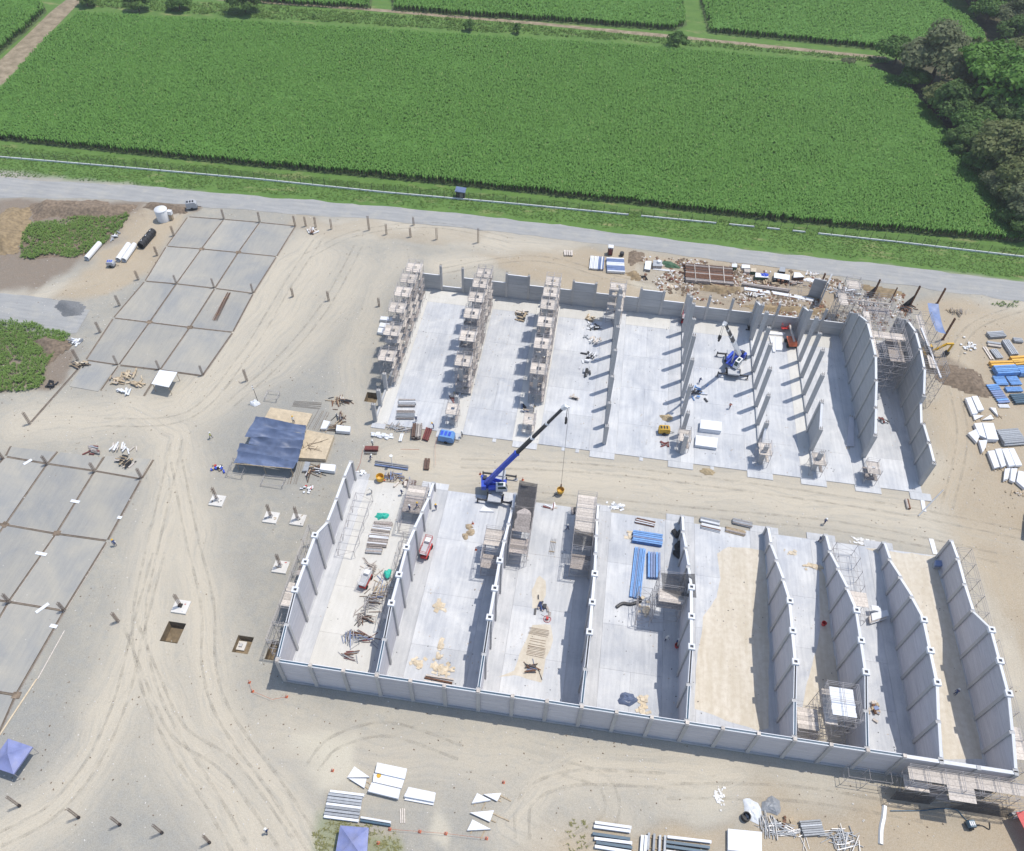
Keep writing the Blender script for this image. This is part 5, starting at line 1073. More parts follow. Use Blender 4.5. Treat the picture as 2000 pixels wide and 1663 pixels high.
# tarp shed
sc_ = W('t', 790, 720); t = thing('workshop_shed', 'long work shelter roofed with overlapping dark blue tarpaulins', 'shed', (sc_.x, sc_.y, 0))
tz = [('t', [(620, 395), (1235, 510), (1215, 605), (545, 530)], 3.5, 3.0), ('t', [(555, 515), (1220, 600), (1205, 695), (485, 640)], 3.35, 2.75), ('t', [(560, 645), (1205, 690), (1150, 825), (530, 735)], 3.1, 2.5), ('t', [(430, 730), (1165, 800), (1130, 960), (385, 820)], 2.85, 2.45), ('t', [(400, 815), (1130, 945), (1060, 1040), (355, 965)], 2.8, 2.3)]
for k, (zm, pts, za, zb_) in enumerate(tz):
    p = [W(zm, *pts[0], za), W(zm, *pts[1], za), W(zm, *pts[2], zb_), W(zm, *pts[3], zb_)]
    def fn(u, v, p=p, k=k):
        q = (p[0]*(1-u)+p[1]*u)*(1-v)+(p[3]*(1-u)+p[2]*u)*v; q.z += .14*math.sin(u*9.4+k)*math.sin(v*3.1)+.7*(float(fbm(u*5+k*3, v*3, 1.0, 60+k))-.5)-.3*math.sin(math.pi*v); return q-sc_
    MB().grid(fn, 22, 8).build('tarpaulin', MT['navy_tarp'], t, True, fix=False)
for zm, px_, py_ in [('t', 640, 420), ('t', 1215, 530), ('t', 540, 640), ('t', 1190, 720), ('t', 380, 950), ('t', 1050, 1030), ('t', 715, 1000)]:
    q = W(zm, px_, py_, 2.4)-sc_; MB().bar((q.x, q.y, 0), (q.x, q.y, 2.4), .1).build('post', MT['timber'], t)
q1, q2 = W('t', 365, 975, 2.4)-sc_, W('t', 1055, 1035, 2.4)-sc_; MB().bar(q1, q2, .1).build('beam', MT['timber'], t); q1, q2 = W('t', 640, 410, 2.4)-sc_, W('t', 1220, 520, 2.4)-sc_; MB().bar(q1, q2, .1).build('beam', MT['timber'], t)
stack('plywood_deck', 'plywood work deck behind the blue tarpaulin shed', 'deck', 't', [(800, 285), (1310, 365), (1215, 560), (720, 430)], .35, 2, 'ply', 'sheet', bear=False)
t = stack('plywood_deck', 'raised plywood table beside the blue tarpaulin shed', 'deck', 't', [(1240, 560), (1575, 630), (1470, 920), (1125, 900)], .9, 1, 'ply', 'sheet', bear=False)
for k in range(10): MB().bar((rnd.uniform(-2.2, 2), rnd.uniform(-2, 2), .93), (rnd.uniform(-2.2, 2), rnd.uniform(-2, 2), .95), .04).build('rod', MT['rebar'], t)
rowp('rebar_mat', 'long thin rods lying between the plywood table and cutting bench', 'rods', 't', (1450, 330), (1330, 560), 2.4, 9, (.05, .05), ['rebar', 'steel'], 'rod', prof='tube', bear=False, jit=.03)
rowp('rebar_mat', 'thin rods lying on the ground beyond the tarpaulin shed', 'rods', 't', (1080, 240), (1420, 270), 1.6, 6, (.05, .05), ['rebar'], 'rod', prof='tube', bear=False, jit=.05)
rowp('rebar_mat', 'thin rods spread below the raised plywood table', 'rods', 't', (1130, 950), (1060, 1230), 1.8, 8, (.05, .05), ['rebar', 'steel'], 'rod', prof='tube', bear=False, jit=.04)
for lb, c, r in [('pile of steel scraps and cut bars beside the rebar bench', (1620, 450), (1.6, 3.2)), ('pile of offcuts and bundled rods in front of the plywood table', (1330, 1090), (1.7, 1.9)), ('litter of twisted rods near the open pit', (1650, 230), (2.4, 1.0))]:
    q = W('t', *c); heap('scrap_heap', lb, 'heap', q, r, 34, ['rust', 'dark_steel', 'rebar', 'timber', 'white_panel'], 'scrap', (.14, 2.2, .1), .5)
stack('work_table', 'white topped work table by the steel scraps', 'table', 't', [(1610, 500), (1780, 520), (1770, 585), (1600, 570)], .9, 1, 'white_panel', 'top', bear=True); stack('work_table', 'white topped table by the offcuts and plywood table', 'table', 't', [(1420, 970), (1600, 985), (1585, 1065), (1405, 1040)], .9, 1, 'white_panel', 'top', bear=True)
stack('work_table', 'grey sheet leaning over the rod bench', 'sheet', 't', [(1450, 440), (1530, 460), (1480, 545), (1410, 545)], .7, 1, 'white_panel', 'sheet'); stack('work_table', 'grey sheet on a trestle beside the shed corner', 'sheet', 't', [(1230, 945), (1290, 955), (1260, 1060), (1190, 1060)], .6, 1, 'grey_steel', 'sheet')
crumple('bag', 'white sack next to the lamp pole by the shed', 'sack', W('t', 610, 240), (1.1, .8), 'white_panel', .7, 0, 31); heap('scrap_heap', 'red and blue cans with tools at the shed corner', 'heap', W('t', 190, 1020), (1.4, 1.0), 14, ['blue_paint', 'red_paint', 'white_paint', 'timber', 'black'], 'item', (.35, .7, .35), .3); heap('scrap_heap', 'white and red scraps on the ground before the offcuts', 'heap', W('t', 1250, 1290), (1.2, .8), 14, ['white_paint', 'red_paint', 'black', 'white_panel'], 'item', (.3, .6, .2), .3)
q = W('t', 650, 220); t = thing('lamp_pole', 'thin leaning lamp pole beside the white sack', 'pole', (q.x, q.y, 0)); MB().tube((0, 0, 0), (-.15, 0, 4.8), .06, 6, .04).build('pole', MT['dark_steel'], t); [MB().box((-.14, -.12, z), (.2, .2, .2)).build('lamp', MT['white_paint'], t) for z in (3.9, 4.5)]
scaffold('low steel trestle frame at the corner of the tarpaulin shed', *sorted([W('t', 290, 1100).x, W('t', 490, 1100).x]), *sorted([W('t', 400, 1150).y, W('t', 400, 960).y]), 1.2, rail=False, zb=0, ny=3, name='trestle'); scaffold('thin bent frame lying in front of the shed shadow', *sorted([W('t', 690, 1250).x, W('t', 960, 1250).x]), *sorted([W('t', 800, 1260).y, W('t', 800, 1150).y]), .8, rail=False, zb=0, name='trestle'); scaffold('thin empty frame behind the plywood deck', *sorted([W('t', 740, 200).x, W('t', 890, 200).x]), *sorted([W('t', 800, 215).y, W('t', 800, 120).y]), .9, rail=False, zb=0, name='trestle')

# ------------------------------------------------------------------ stored panels, beams, timber
def ST(label, zm, pts, h, n, mat='white_panel', name='panel_stack', cat='panels', part='panel', group='white panel stacks', **kw): return stack(name, label, cat, zm, pts, h, n, mat, part, group=group, **kw)
ST('white panel stack farthest from the joists, in the row of three', 'm', [(455, 165), (648, 205), (632, 272), (440, 228)], .9, 5); ST('white panel stack with a yellow paint stain on top', 'm', [(432, 236), (630, 276), (612, 333), (425, 290)], .6, 4); ST('white panel stack nearest the joists in the row of three', 'm', [(420, 292), (605, 335), (590, 398), (395, 350)], .9, 5)
ST('white panel stack with shifted upper panels on long timbers', 'm', [(655, 330), (825, 365), (815, 425), (625, 390)], .7, 4, jit=.25)
q = W('m', 466, 250, .62); o = MB().lathe([(0, .0), (.35, .0), (.3, .02)], 9).build('stain', MT['yellow_paint'], bpy.data.objects['panel_stack.001']); o.location = (q.x-o.parent.location.x, q.y-o.parent.location.y, .6)
tri = [('m', [(305, 190), (405, 260), (258, 262)], 'triangular white panel pointing away from the panel stacks'), ('m', [(270, 266), (387, 268), (372, 330)], 'triangular white panel butted against the larger triangle by the stacks'), ('m', [(1105, 365), (1195, 410), (1070, 430)], 'triangular white panel beside the leaning cone tape'), ('m', [(1145, 370), (1262, 362), (1235, 415)], 'slim triangular white panel next to another by the tape'),
       ('m', [(1060, 490), (1217, 475), (1190, 550)], 'triangular white panel in the middle of the loose group'), ('m', [(1075, 537), (1195, 600), (1040, 608)], 'triangular white panel with a lower strip, end of the loose group'), ('s', [(330, 1500), (475, 1590), (270, 1580)], 'triangular white panel on the hall floor beside the crane outrigger'),
       ('y', [(155, 695), (237, 703), (170, 735)], 'small white triangle below two long panels in the tan yard'), ('y', [(230, 733), (290, 695), (312, 727)], 'small white triangle between two others in the tan yard'), ('y', [(285, 640), (327, 645), (347, 707)], 'narrow white triangle alone in the tan yard')]
for zm, pts, lb in tri: ST(lb, zm, pts, .45, 2, name='triangular_panel', cat='panel', group='triangular white panels')
for pts, h, k, lb in [([(100, 570), (140, 563), (192, 685), (150, 690)], .8, 4, 'long white panel stack on the side of the halls, upper pair'), ([(147, 558), (190, 555), (240, 658), (195, 665)], .9, 4, 'long white panel stack of the upper pair beside the small triangles'), ([(228, 757), (310, 760), (350, 885), (265, 882)], 1.0, 5, 'widest white panel stack in the tan yard'),
                      ([(165, 762), (225, 755), (260, 875), (205, 850)], .8, 4, 'white panel stack tucked against the widest stack'), ([(120, 835), (190, 800), (205, 860), (185, 905)], .7, 4, 'tapered white panel stack before the widest stack'), ([(200, 890), (265, 885), (250, 945), (228, 980)], .7, 4, 'pointed white panel stack below the widest stack'),
                      ([(270, 970), (320, 965), (360, 1088), (320, 1098)], .8, 4, 'first of four long white panels laid side by side'), ([(325, 955), (372, 950), (408, 1078), (375, 1092)], .8, 4, 'second of four long white panels laid side by side'), ([(376, 955), (424, 950), (475, 1078), (430, 1085)], .8, 4, 'third of four long white panels laid side by side'), ([(427, 953), (466, 950), (528, 1076), (480, 1080)], .8, 4, 'last of four long white panels laid side by side'),
                      ([(400, 1105), (440, 1100), (425, 1178), (390, 1190)], .7, 3, 'short pointed white panel below the four long ones'), ([(445, 1100), (490, 1100), (470, 1205), (436, 1190)], .7, 3, 'middle pointed white panel below the four long ones'), ([(500, 1120), (548, 1130), (548, 1255), (485, 1200)], .7, 3, 'largest pointed white panel below the four long ones')]:
    ST(lb, 'y', pts, h, k)
ST('white panel stack lying flat between the column rows', 'r', [(1190, 390), (1275, 395), (1290, 640), (1250, 640)], .5, 3); ST('white panel pair beside the boom lift', 'r', [(1285, 400), (1395, 405), (1400, 620), (1290, 615)], .6, 3); ST('white panels behind the flat stacks by the back wall', 'r', [(1110, 305), (1455, 335), (1430, 375), (1110, 350)], .4, 2)
ST('white panel block on the open hall floor, the one farther from the entrance', 'e', [(700, 1258), (852, 1275), (848, 1340), (695, 1322)], 1.2, 6); ST('white panel block on the open hall floor, the one nearer the entrance', 'e', [(665, 1370), (822, 1390), (815, 1462), (658, 1440)], .9, 5)
ST('white panel stack at the bottom yard with a loose board on it', 'n', [(715, 398), (862, 412), (862, 505), (715, 490)], .7, 3); ST('white panels slid against the scaffold row by the dirt yard, upper', 'E', [(130, 655), (265, 665), (255, 702), (120, 690)], .8, 1); ST('white panels slid against the scaffold row by the dirt yard, middle', 'E', [(125, 720), (240, 735), (230, 780), (110, 765)], .8, 1); ST('white panels slid against the scaffold row by the dirt yard, lower', 'E', [(108, 775), (235, 790), (225, 845), (95, 825)], .8, 1)
# steel in the tan yard
def BS(lb, pts, h, n_, mat, part='beam', cat='beams', name='steel_bundle', zm='y', prof='box', grp='steel bundles in the tan yard', across=False, layers=1):
    P = Wl(zm, pts, h); a, b = (P[0]+P[3])/2, (P[1]+P[2])/2; w = ((P[3]-P[0]).length+(P[2]-P[1]).length)/2
    if across: a, b = (P[0]+P[1])/2, (P[3]+P[2])/2; w = ((P[1]-P[0]).length+(P[2]-P[3]).length)/2
    a.z = b.z = 0; hh = max(.06, (h-.12)/layers); return row(name, lb, cat, a, b, w, n_, (w/n_*.82, hh), mat, part, prof, layers, .006, group=grp, lj=.015)
BS('orange yellow beams beside the first blue bundle', [(290, 293), (462, 288), (465, 318), (290, 325)], .8, 2, 'yellow_beam'); BS('orange yellow beams at the back of the steel store', [(445, 258), (560, 248), (560, 284), (450, 286)], .8, 2, 'yellow_beam'); BS('orange yellow beams next to the second blue bundle', [(470, 292), (560, 284), (560, 310), (475, 318)], .8, 2, 'yellow_beam')
BS('thick blue bundle in front of the yellow beams', [(328, 328), (492, 318), (500, 375), (330, 382)], 1.2, 5, 'pale_blue_paint', layers=2); BS('thick blue bundle cut off by the yard edge', [(502, 330), (570, 325), (570, 380), (506, 380)], 1.2, 5, 'pale_blue_paint', layers=2); BS('flat blue decking below the thick blue bundle', [(320, 407), (405, 405), (415, 470), (325, 466)], .4, 6, 'pale_blue_paint'); BS('flat blue decking next to another blue bundle', [(420, 410), (500, 405), (515, 465), (430, 468)], .4, 6, 'pale_blue_paint')
BS('long pile of short blue joists', [(290, 472), (370, 466), (410, 600), (320, 606)], .4, 9, ['pale_blue_paint', 'blue_sheet']); BS('small blue bundle between decking and teal beams', [(400, 490), (520, 480), (535, 520), (415, 516)], .5, 4, 'pale_blue_paint'); BS('dark teal beams at the end of the steel store', [(440, 542), (560, 535), (560, 600), (475, 606)], .6, 5, 'teal_steel'); BS('thin pale tubes below the blue joists', [(345, 618), (430, 620), (430, 642), (355, 642)], .2, 3, 'white_panel')
BS('pale grey planks at the head of the grey store', [(268, 70), (380, 64), (412, 100), (280, 112)], .7, 4, 'grey_steel'); BS('grey beam pile leaning across the grey store', [(375, 130), (432, 130), (500, 235), (455, 242)], .8, 4, 'grey_steel', across=True); BS('flat grey boards between two grey piles', [(265, 135), (370, 158), (370, 182), (270, 176)], .4, 2, ['grey_steel', 'pale_timber']); BS('two narrow pale boards by the grey store', [(228, 185), (255, 180), (315, 275), (290, 278)], .2, 2, 'pale_timber', across=True); BS('grey flats lying beside the narrow boards', [(288, 205), (330, 195), (385, 260), (340, 276)], .4, 4, 'grey_steel', across=True); BS('small grey pile at the edge of the grey store', [(460, 113), (530, 118), (536, 146), (470, 140)], .6, 3, 'grey_steel')
BS('rack of silver grey pipes crossing in two layers', [(345, 800), (510, 790), (550, 900), (390, 916)], 1.1, 9, 'grey_steel', 'pipe', 'pipes', prof='tube', layers=2)
# joists by the canopies
BS('stack of long grey and teal joists beside the blue canopy', [(145, 345), (372, 368), (325, 552), (105, 520)], .5, 9, ['white_panel', 'grey_steel'], 'joist', 'joists', 'joist_stack', 'm', 'I', None); BS('single pair of joists by the blue canopy', [(350, 515), (547, 548), (542, 580), (345, 548)], .45, 2, ['white_panel', 'teal_steel'], 'joist', 'joists', 'joist_stack', 'm', 'I', None)
for k, (p, q_) in enumerate([((135, 382), (293, 405)), ((130, 432), (293, 455)), ((138, 470), (295, 492))]): rowp('joist_stack', 'twin teal joists lying on the weedy edge, %s from the white channel mark' % ORD[k], 'joists', 'n', p, q_, .9, 2, (.38, .4), ['white_panel', 'teal_steel'], 'joist', prof='I', group='twin joists')
rowp('joist_stack', 'short upright bundle of pale joists between other joists', 'joists', 'n', (350, 430), (345, 500), .9, 2, (.4, .4), ['white_panel'], 'joist', prof='I'); rowp('joist_stack', 'four slim joists lying crosswise beside the short bundle', 'joists', 'n', (405, 425), (402, 500), 2.6, 4, (.3, .4), ['grey_steel', 'white_panel'], 'joist', prof='I'); rowp('joist_stack', 'long joists with a red edge lying parallel to the wall', 'joists', 'n', (445, 468), (636, 492), 2.2, 4, (.35, .4), ['white_panel', 'teal_steel'], 'joist', prof='I')
BS('neat stack of grey planks on the tan ground', [(1032, 362), (1120, 358), (1135, 420), (1040, 430)], .6, 7, 'grey_steel', 'plank', 'planks', 'plank_stack', 'n', grp=None)
for lb, c, r, k in [('tangle of grey tubes beside the plank stack', (885, 380), (2.6, .9), 30), ('fan of loose grey tubes below the plank stack', (985, 420), (2.4, 1.1), 34), ('large tangle of grey tubes next to the white channel', (1205, 450), (2.6, 1.8), 46)]: heap('tube_heap', lb, 'tubes', W('n', *c), r, k, ['grey_steel', 'steel', 'grey_steel'], 'tube', (.09, 3.0, .09), .35)
crumple('plastic_sheet', 'silver crumpled plastic on the tan ground', 'sheet', W('n', 905, 295), (1.5, 1.2), 'grey_steel', .5, .2, 41); crumple('plastic_sheet', 'white plastic sheet around the black drum', 'sheet', W('n', 820, 320), (1.2, 1.9), 'plastic_sheet', .35, .3, 42); heap('lime_spill', 'white lime spilled on the bottom yard', 'spill', W('n', 670, 265), (1.0, 1.6), 40, ['white_paint', 'footing'], 'lump', (.25, .45, .03), .02)
q = W('n', 790, 350); o = MB().lathe([(0, .02), (.62, 0), (.62, .9), (.5, .9), (.5, .1)], 16).build('drum', MT['black']); o.location = q; tag(o, 'black open drum standing in white plastic', 'drum')
heap('scrap_heap', 'small brown crates by the grey planks', 'heap', W('n', 960, 368), (1.0, .6), 8, ['rust', 'timber'], 'crate', (.5, .8, .3), .2)
o = MB().prism([(-2.6, -6), (2.6, -6), (2.6, 6), (-2.6, 6)], 2.4, 2.5).build('roof_sheet', MT['red_paint']); q = W('D', 1990, 1260, 2.4); t = thing('red_shed', 'shed with a flat red roof at the edge of the tan ground', 'shed', (q.x+3.6, q.y-3.2, 0), .28); o.parent = t; [MB().bar((x, y, 0), (x, y, 2.4), .12).build('post', MT['timber'], t) for x in (-2.4, 2.4) for y in (-5.8, 0, 5.8)]
row('concrete_pipe', 'grey concrete pipe lying against the red roofed shed', 'pipe', W('D', 1800, 1110), W('D', 2060, 1060), .9, 1, (.9, .9), 'column', 'shell', 'pipe', bear=False)
# stores beyond the back wall
def VV(lb, zm, pts, h, n_, mat, **kw): return BS(lb, pts, h, n_, mat, zm=zm, grp=None, **kw)
VV('bundle of narrow white planks standing side by side near the toilet', 'v', [(458, 188), (630, 195), (615, 352), (445, 336)], .5, 10, ['white_panel', 'blue_sheet', 'white_panel'], part='plank', cat='planks', name='plank_stack', across=True); VV('striped stack of blue and white planks by the toilet', 'v', [(665, 205), (878, 217), (870, 382), (650, 370)], .7, 12, ['white_panel', 'blue_sheet'], part='plank', cat='planks', name='plank_stack'); VV('small pallet of pale boards on the bare dirt', 'v', [(135, 120), (240, 115), (240, 178), (140, 178)], .4, 4, 'pale_timber', part='board', cat='pallet', name='pallet', across=True)
q = W('v', 838, 185); o = MB().lathe([(0, 0), (.5, 0), (.55, .5), (.5, .95), (0, 1.0)], 14).build('drum', MT['dark_steel']); o.location = q; tag(o, 'dark drum behind the striped plank stack', 'drum')
def crate(lb, zm, pts, h, mat, lid, cat='crate'):
    t = stack('crate', lb, cat, zm, pts, h, 1, mat, 'body', bear=True, group='crates beyond the back wall'); b = t.children[0]; P = Wl(zm, pts, h); c = t.location
    MB().prism([(p.x-c.x, p.y-c.y) for p in P], h, h+.06).build('lid', MT[lid], t); return t
crate('long pale crate with plastic cover by the orange soil', 'v', [(1130, 250), (1203, 255), (1188, 360), (1115, 350)], .6, 'grey_steel', 'plastic_sheet'); crate('grey crate carrying a round white drum', 'v', [(1225, 240), (1332, 245), (1332, 315), (1218, 312)], .8, 'old_timber', 'grey_steel')
q = W('v', 1295, 270, .86); o = MB().lathe([(0, 0), (.45, 0), (.45, .5), (0, .55)], 14).build('drum', MT['white_paint']); o.location = q; tag(o, 'white drum on top of the grey crate', 'drum')
crumple('tarpaulin', 'green grey tarpaulin heaped beside the grey crate', 'tarpaulin', W('v', 1430, 300), (2.4, 1.1), 'green_box', .7, -.2, 51); rowp('plank_stack', 'white boards on the dirt in front of the grey crate', 'boards', 'v', (1215, 345), (1485, 375), .7, 3, (.2, .1), ['white_panel', 'pale_timber'], 'board', bear=False); heap('scrap_heap', 'rusty scraps around a small fire spot', 'heap', W('v', 1425, 480), (1.0, .7), 12, ['rust', 'maroon', 'rust'], 'scrap', (.3, .9, .15), .4); crumple('plastic_sheet', 'pale cloth spread on the orange soil', 'cloth', W('v', 1425, 560), (1.0, .7), 'paper', .2, 0, 52)
heap('scrap_heap', 'bent black frame dumped beside the orange soil', 'heap', W('v', 1115, 460), (.6, 1.0), 12, ['black', 'dark_steel'], 'scrap', (.1, 1.3, .1), .4)
VV('large pile of rusty beams held by cross timbers', 'w', [(-330, 105), (330, 170), (470, 420), (-300, 360)], .9, 14, ['rust', 'brown_pipe', 'rust', 'old_timber'], part='beam', name='rusty_beams'); heap('scrap_heap', 'tangle of rusty bars at the end of the rusty beams', 'heap', W('v', 1640, 390), (1.9, 1.4), 24, ['rust', 'rust', 'brown_pipe'], 'bar', (.1, 2.0, .1), .5)
for k in range(3):
    a, b = W('w', -180+k*215, 130+k*15, 1.0), W('w', -160+k*215, 390+k*10, 1.0); o = MB().bar(a-a, b-a, .16, .14).build('cross_timber', MT['pale_timber']); o.location = a; tag(o, 'pale timber laid across the rusty beams', 'timber', 'cross timbers on the rusty beams')
for lb, pts, h, mt, ld in [('dark box with a pale lid at the head of the stores', [(385, 120), (460, 125), (458, 175), (378, 168)], .9, 'green_box', 'plastic_sheet'), ('white box beside scattered boards', [(530, 130), (650, 140), (655, 190), (525, 185)], .7, 'pale_timber', 'white_panel'), ('pale crate in the middle of the boards', [(565, 195), (660, 205), (655, 250), (570, 240)], .6, 'pale_timber', 'pale_timber'), ('green crate next to the blue cloth', [(668, 185), (748, 190), (745, 245), (660, 238)], .8, 'green_box', 'paper'),
                           ('open dark box holding a blue cloth', [(735, 255), (930, 275), (925, 330), (730, 320)], .9, 'green_box', 'white_panel'), ('dark box with a grey lid between two rows of crates', [(1105, 165), (1185, 175), (1182, 245), (1085, 235)], .9, 'black', 'grey_steel'), ('long grey crate with white sheets on top', [(1020, 255), (1250, 290), (1245, 370), (1010, 330)], .9, 'dark_steel', 'plastic_sheet'), ('brown crate near the rusty post', [(1315, 250), (1400, 255), (1470, 320), (1305, 330)], .9, 'brown_pipe', 'white_panel')]: crate(lb, 'w', pts, h, mt, ld)
crumple('cloth', 'blue and white cloth stuffed in the dark box', 'cloth', W('w', 870, 290, .9), (.9, .6), 'blue_paint', .5, 0, 55, zb=.95); crumple('cloth', 'white rags on the dirt beside the brown crate', 'rags', W('w', 1560, 365), (1.6, .7), 'white_panel', .4, 0, 56)
for k in range(3):
    q = W('w', 1010+k*60, 395+k*8); o = MB().lathe([(0, 0), (.32, 0), (.34, .45), (.32, .9), (.0, .92)], 12).build('drum', MT['dark_steel' if k == 0 else 'rust']); o.location = q; tag(o, 'dark drum in the row of three before the grey crate', 'drum', 'three drums by the grey crate')
heap('scrap_heap', 'loose boards between the crates', 'boards', W('w', 520, 235), (2.2, .6), 16, ['pale_timber', 'white_panel', 'timber'], 'board', (.2, 1.8, .06), .2); heap('scrap_heap', 'pale boards scattered towards the rusty post', 'boards', W('w', 1530, 270), (2.4, .7), 14, ['pale_timber', 'white_panel'], 'board', (.2, 2.0, .06), .15)
rowp('concrete_beam', 'long dark concrete beam beside the trench', 'beam', 'w', (525, 440), (1225, 545), .9, 2, (.4, .6), ['wall_grey', 'old_timber'], 'beam', bear=False); rowp('concrete_slab', 'broken white slab lying along the dark beam, first piece', 'slab', 'w', (560, 495), (940, 555), 1.0, 1, (1.0, .2), ['white_panel'], 'slab', bear=False); rowp('concrete_slab', 'broken white slab lying along the dark beam, second piece', 'slab', 'w', (975, 555), (1230, 600), 1.0, 1, (1.0, .2), ['white_panel'], 'slab', bear=False); rowp('concrete_slab', 'broken white slab lying at the end by the free panel', 'slab', 'w', (1240, 600), (1600, 670), 1.1, 1, (1.1, .2), ['white_panel'], 'slab', bear=False); scaffold('low white steel frame beside the dark beam', *sorted([W('w', 1230, 520).x, W('w', 1580, 570).x]), *sorted([W('w', 1300, 570).y, W('w', 1300, 450).y]), 1.1, rail=False, zb=0, name='trestle', nx=3)
heap('scrap_heap', 'boards and shutters piled behind the back corner scaffold', 'boards', W('x', 260, 350), (3.0, 1.8), 36, ['pale_timber', 'grey_steel', 'old_timber'], 'board', (.35, 2.2, .1), .9); heap('scrap_heap', 'twisted branches dumped beside the blue tarpaulin', 'branches', W('x', 1800, 620), (2.4, 1.2), 26, ['old_timber', 'timber', 'dark_steel'], 'branch', (.08, 2.2, .08), .5); heap('scrap_heap', 'white rubble scattered on the tan ground', 'rubble', W('y', 130, 190), (1.8, 3.4), 26, ['white_panel', 'footing'], 'lump', (.4, .6, .2), .15); heap('scrap_heap', 'pinkish boards and paper in the tan yard', 'boards', W('y', 470, 1285), (1.8, .9), 18, ['pale_timber', 'paper', 'timber'], 'board', (.25, 1.0, .06), .2)
rowp('steel_pole', 'long pole lying at the corner of the open hall entrance', 'pole', 'q', (140, 1365), (300, 1195), .25, 1, (.25, .25), ['grey_steel'], 'shaft', prof='tube', bear=False); rowp('ramp_board', 'pale board sloping from the slab corner to the track', 'board', 'q', (170, 1255), (185, 1330), .7, 1, (.7, .1), ['white_panel'], 'board', bear=False); rowp('ramp_board', 'pale board bridging the track edge by the last sand floor', 'board', 'q', (228, 1510), (255, 1610), .8, 1, (.8, .1), ['white_panel'], 'board', bear=False)
rowp('barrel_row', 'row of small brown cans by the slab corner', 'cans', 'q', (65, 1255), (80, 1315), .5, 2, (.22, .5), ['rust', 'pale_timber'], 'can', prof='tube', bear=False)
# inside the walled hall
BH = 'blue steel beams in the walled hall'
def BB(lb, pts, h, n_, across=False, layers=1): return BS(lb, pts, h, n_, ['pale_blue_paint', 'pale_blue_paint', 'blue_sheet'], zm='C', prof='I', grp=BH, across=across, layers=layers)
BB('wide bundle of light blue beams laid across the bay', [(400, 315), (802, 372), (782, 520), (382, 455)], .9, 6, layers=2); BB('longest bundle of light blue beams laid along the bay', [(425, 545), (560, 560), (500, 1235), (335, 1215)], .5, 7, True); BB('short bundle of light blue beams beside the longest one', [(590, 615), (770, 605), (755, 965), (600, 940)], .8, 5, True, 2)
t = thing('net_roll', 'dark rolled net lying below the blue beams', 'net', W('C', 330, 1320, .12)); P = curve(Wl('C', [(165, 1360), (250, 1310), (350, 1320), (430, 1300), (490, 1270), (465, 1215)], .3)); MB().path([p-t.location for p in P], .28, 7).build('roll', MT['dark_steel'], t)
t = thing('net_roll', 'black net bundle slumped along the partition by the blue beams', 'net', W('C', 1000, 500, .12)); P = curve(Wl('C', [(935, 320), (1000, 400), (1040, 340), (1030, 480), (985, 540), (1030, 620), (960, 620), (1030, 680)], .5)); MB().path([p-t.location for p in P], .5, 8).build('roll', MT['black'], t)
for lb, zm, c, r, k in [('torn cardboard heap below the blue beams', 'C', (545, 1370), (.9, 1.9), 22), ('cardboard scraps at the corner of the blue beams', 'C', (345, 400), (.6, .7), 10), ('long trail of cardboard near the end wall in the blue bay', 'k', (945, 1390), (1.0, 2.4), 26), ('heap of brown paper bags in the middle of the empty bay', 'j', (1210, 290), (1.1, 1.3), 26), ('wide heap of brown paper near the end wall', 'j', (1180, 680), (2.6, 1.2), 44), ('round patch of brown paper near the end wall', 'j', (1040, 655), (1.0, 1.0), 18), ('thin trail of brown paper leading to the end wall', 'j', (1190, 560), (.6, 1.7), 16)]:
    heap('paper_heap', lb, 'paper', W(zm, *c), r, k, ['paper', 'paper', 'ply'], 'scrap', (.5, .9, .03), .15, zb=.12)
crumple('tarpaulin', 'dark blue tarpaulin crumpled near the end wall', 'tarpaulin', W('k', 830, 1350), (1.5, 1.1), 'navy_tarp', .7, 0, 61, zb=.12)
rowp('timber_beams', 'three brown beams lying beside the end wall', 'beams', 'j', (1100, 752), (1280, 785), 1.2, 3, (.25, .3), ['rust', 'pale_timber'], 'beam', zb=.12, bear=False)
for k, (x, y) in enumerate([(290, 262), (305, 318), (255, 358)]): crumple('sack', 'brown sack in the small heap on the bare slab', 'sack', W('B', x, y), (.8, .65), 'timber', .5, k, 62+k, 'sacks on the bare slab', 10, .12)
struct(sheet('sand_floor', Wl('B', [(1010, 750), (1070, 800), (1080, 950), (1010, 1080), (930, 1090), (935, 900), (980, 780)], .126), .129, 'sand_floor', .2)); struct(sheet('sand_floor', Wl('j', [(1800, 400), (1920, 400), (1940, 500), (1890, 620), (1860, 780), (1680, 730), (1580, 740), (1680, 700), (1770, 470)], .126), .129, 'sand_floor', .2))
heap('scrap_heap', 'dark jackets and tools on the sand strip', 'heap', W('B', 1060, 1060), (1.5, 1.6), 14, ['denim', 'shirt_blue', 'dark_steel', 'old_timber'], 'item', (.35, 1.3, .15), .3, zb=.13); q = W('B', 1085, 1195, .13); t = thing('power_trowel', 'round red power trowel on the sand strip', 'machine', (q.x, q.y, .13)); m = MB(); [m.bar((math.cos(a)*.6, math.sin(a)*.6, .12), (math.cos(a+.5)*.6, math.sin(a+.5)*.6, .12), .06) for a in [k*.5236 for k in range(12)]]; m.build('guard_ring', MT['red_paint'], t); MB().box((0, 0, .35), (.4, .4, .4)).build('motor', MT['red_paint'], t); MB().bar((0, 0, .4), (-1.1, .2, 1.0), .05).build('handle', MT['dark_steel'], t); [MB().box((0, 0, .06), (1.0, .2, .02), a).build('blade', MT['steel'], t) for a in (0, 1.57)]
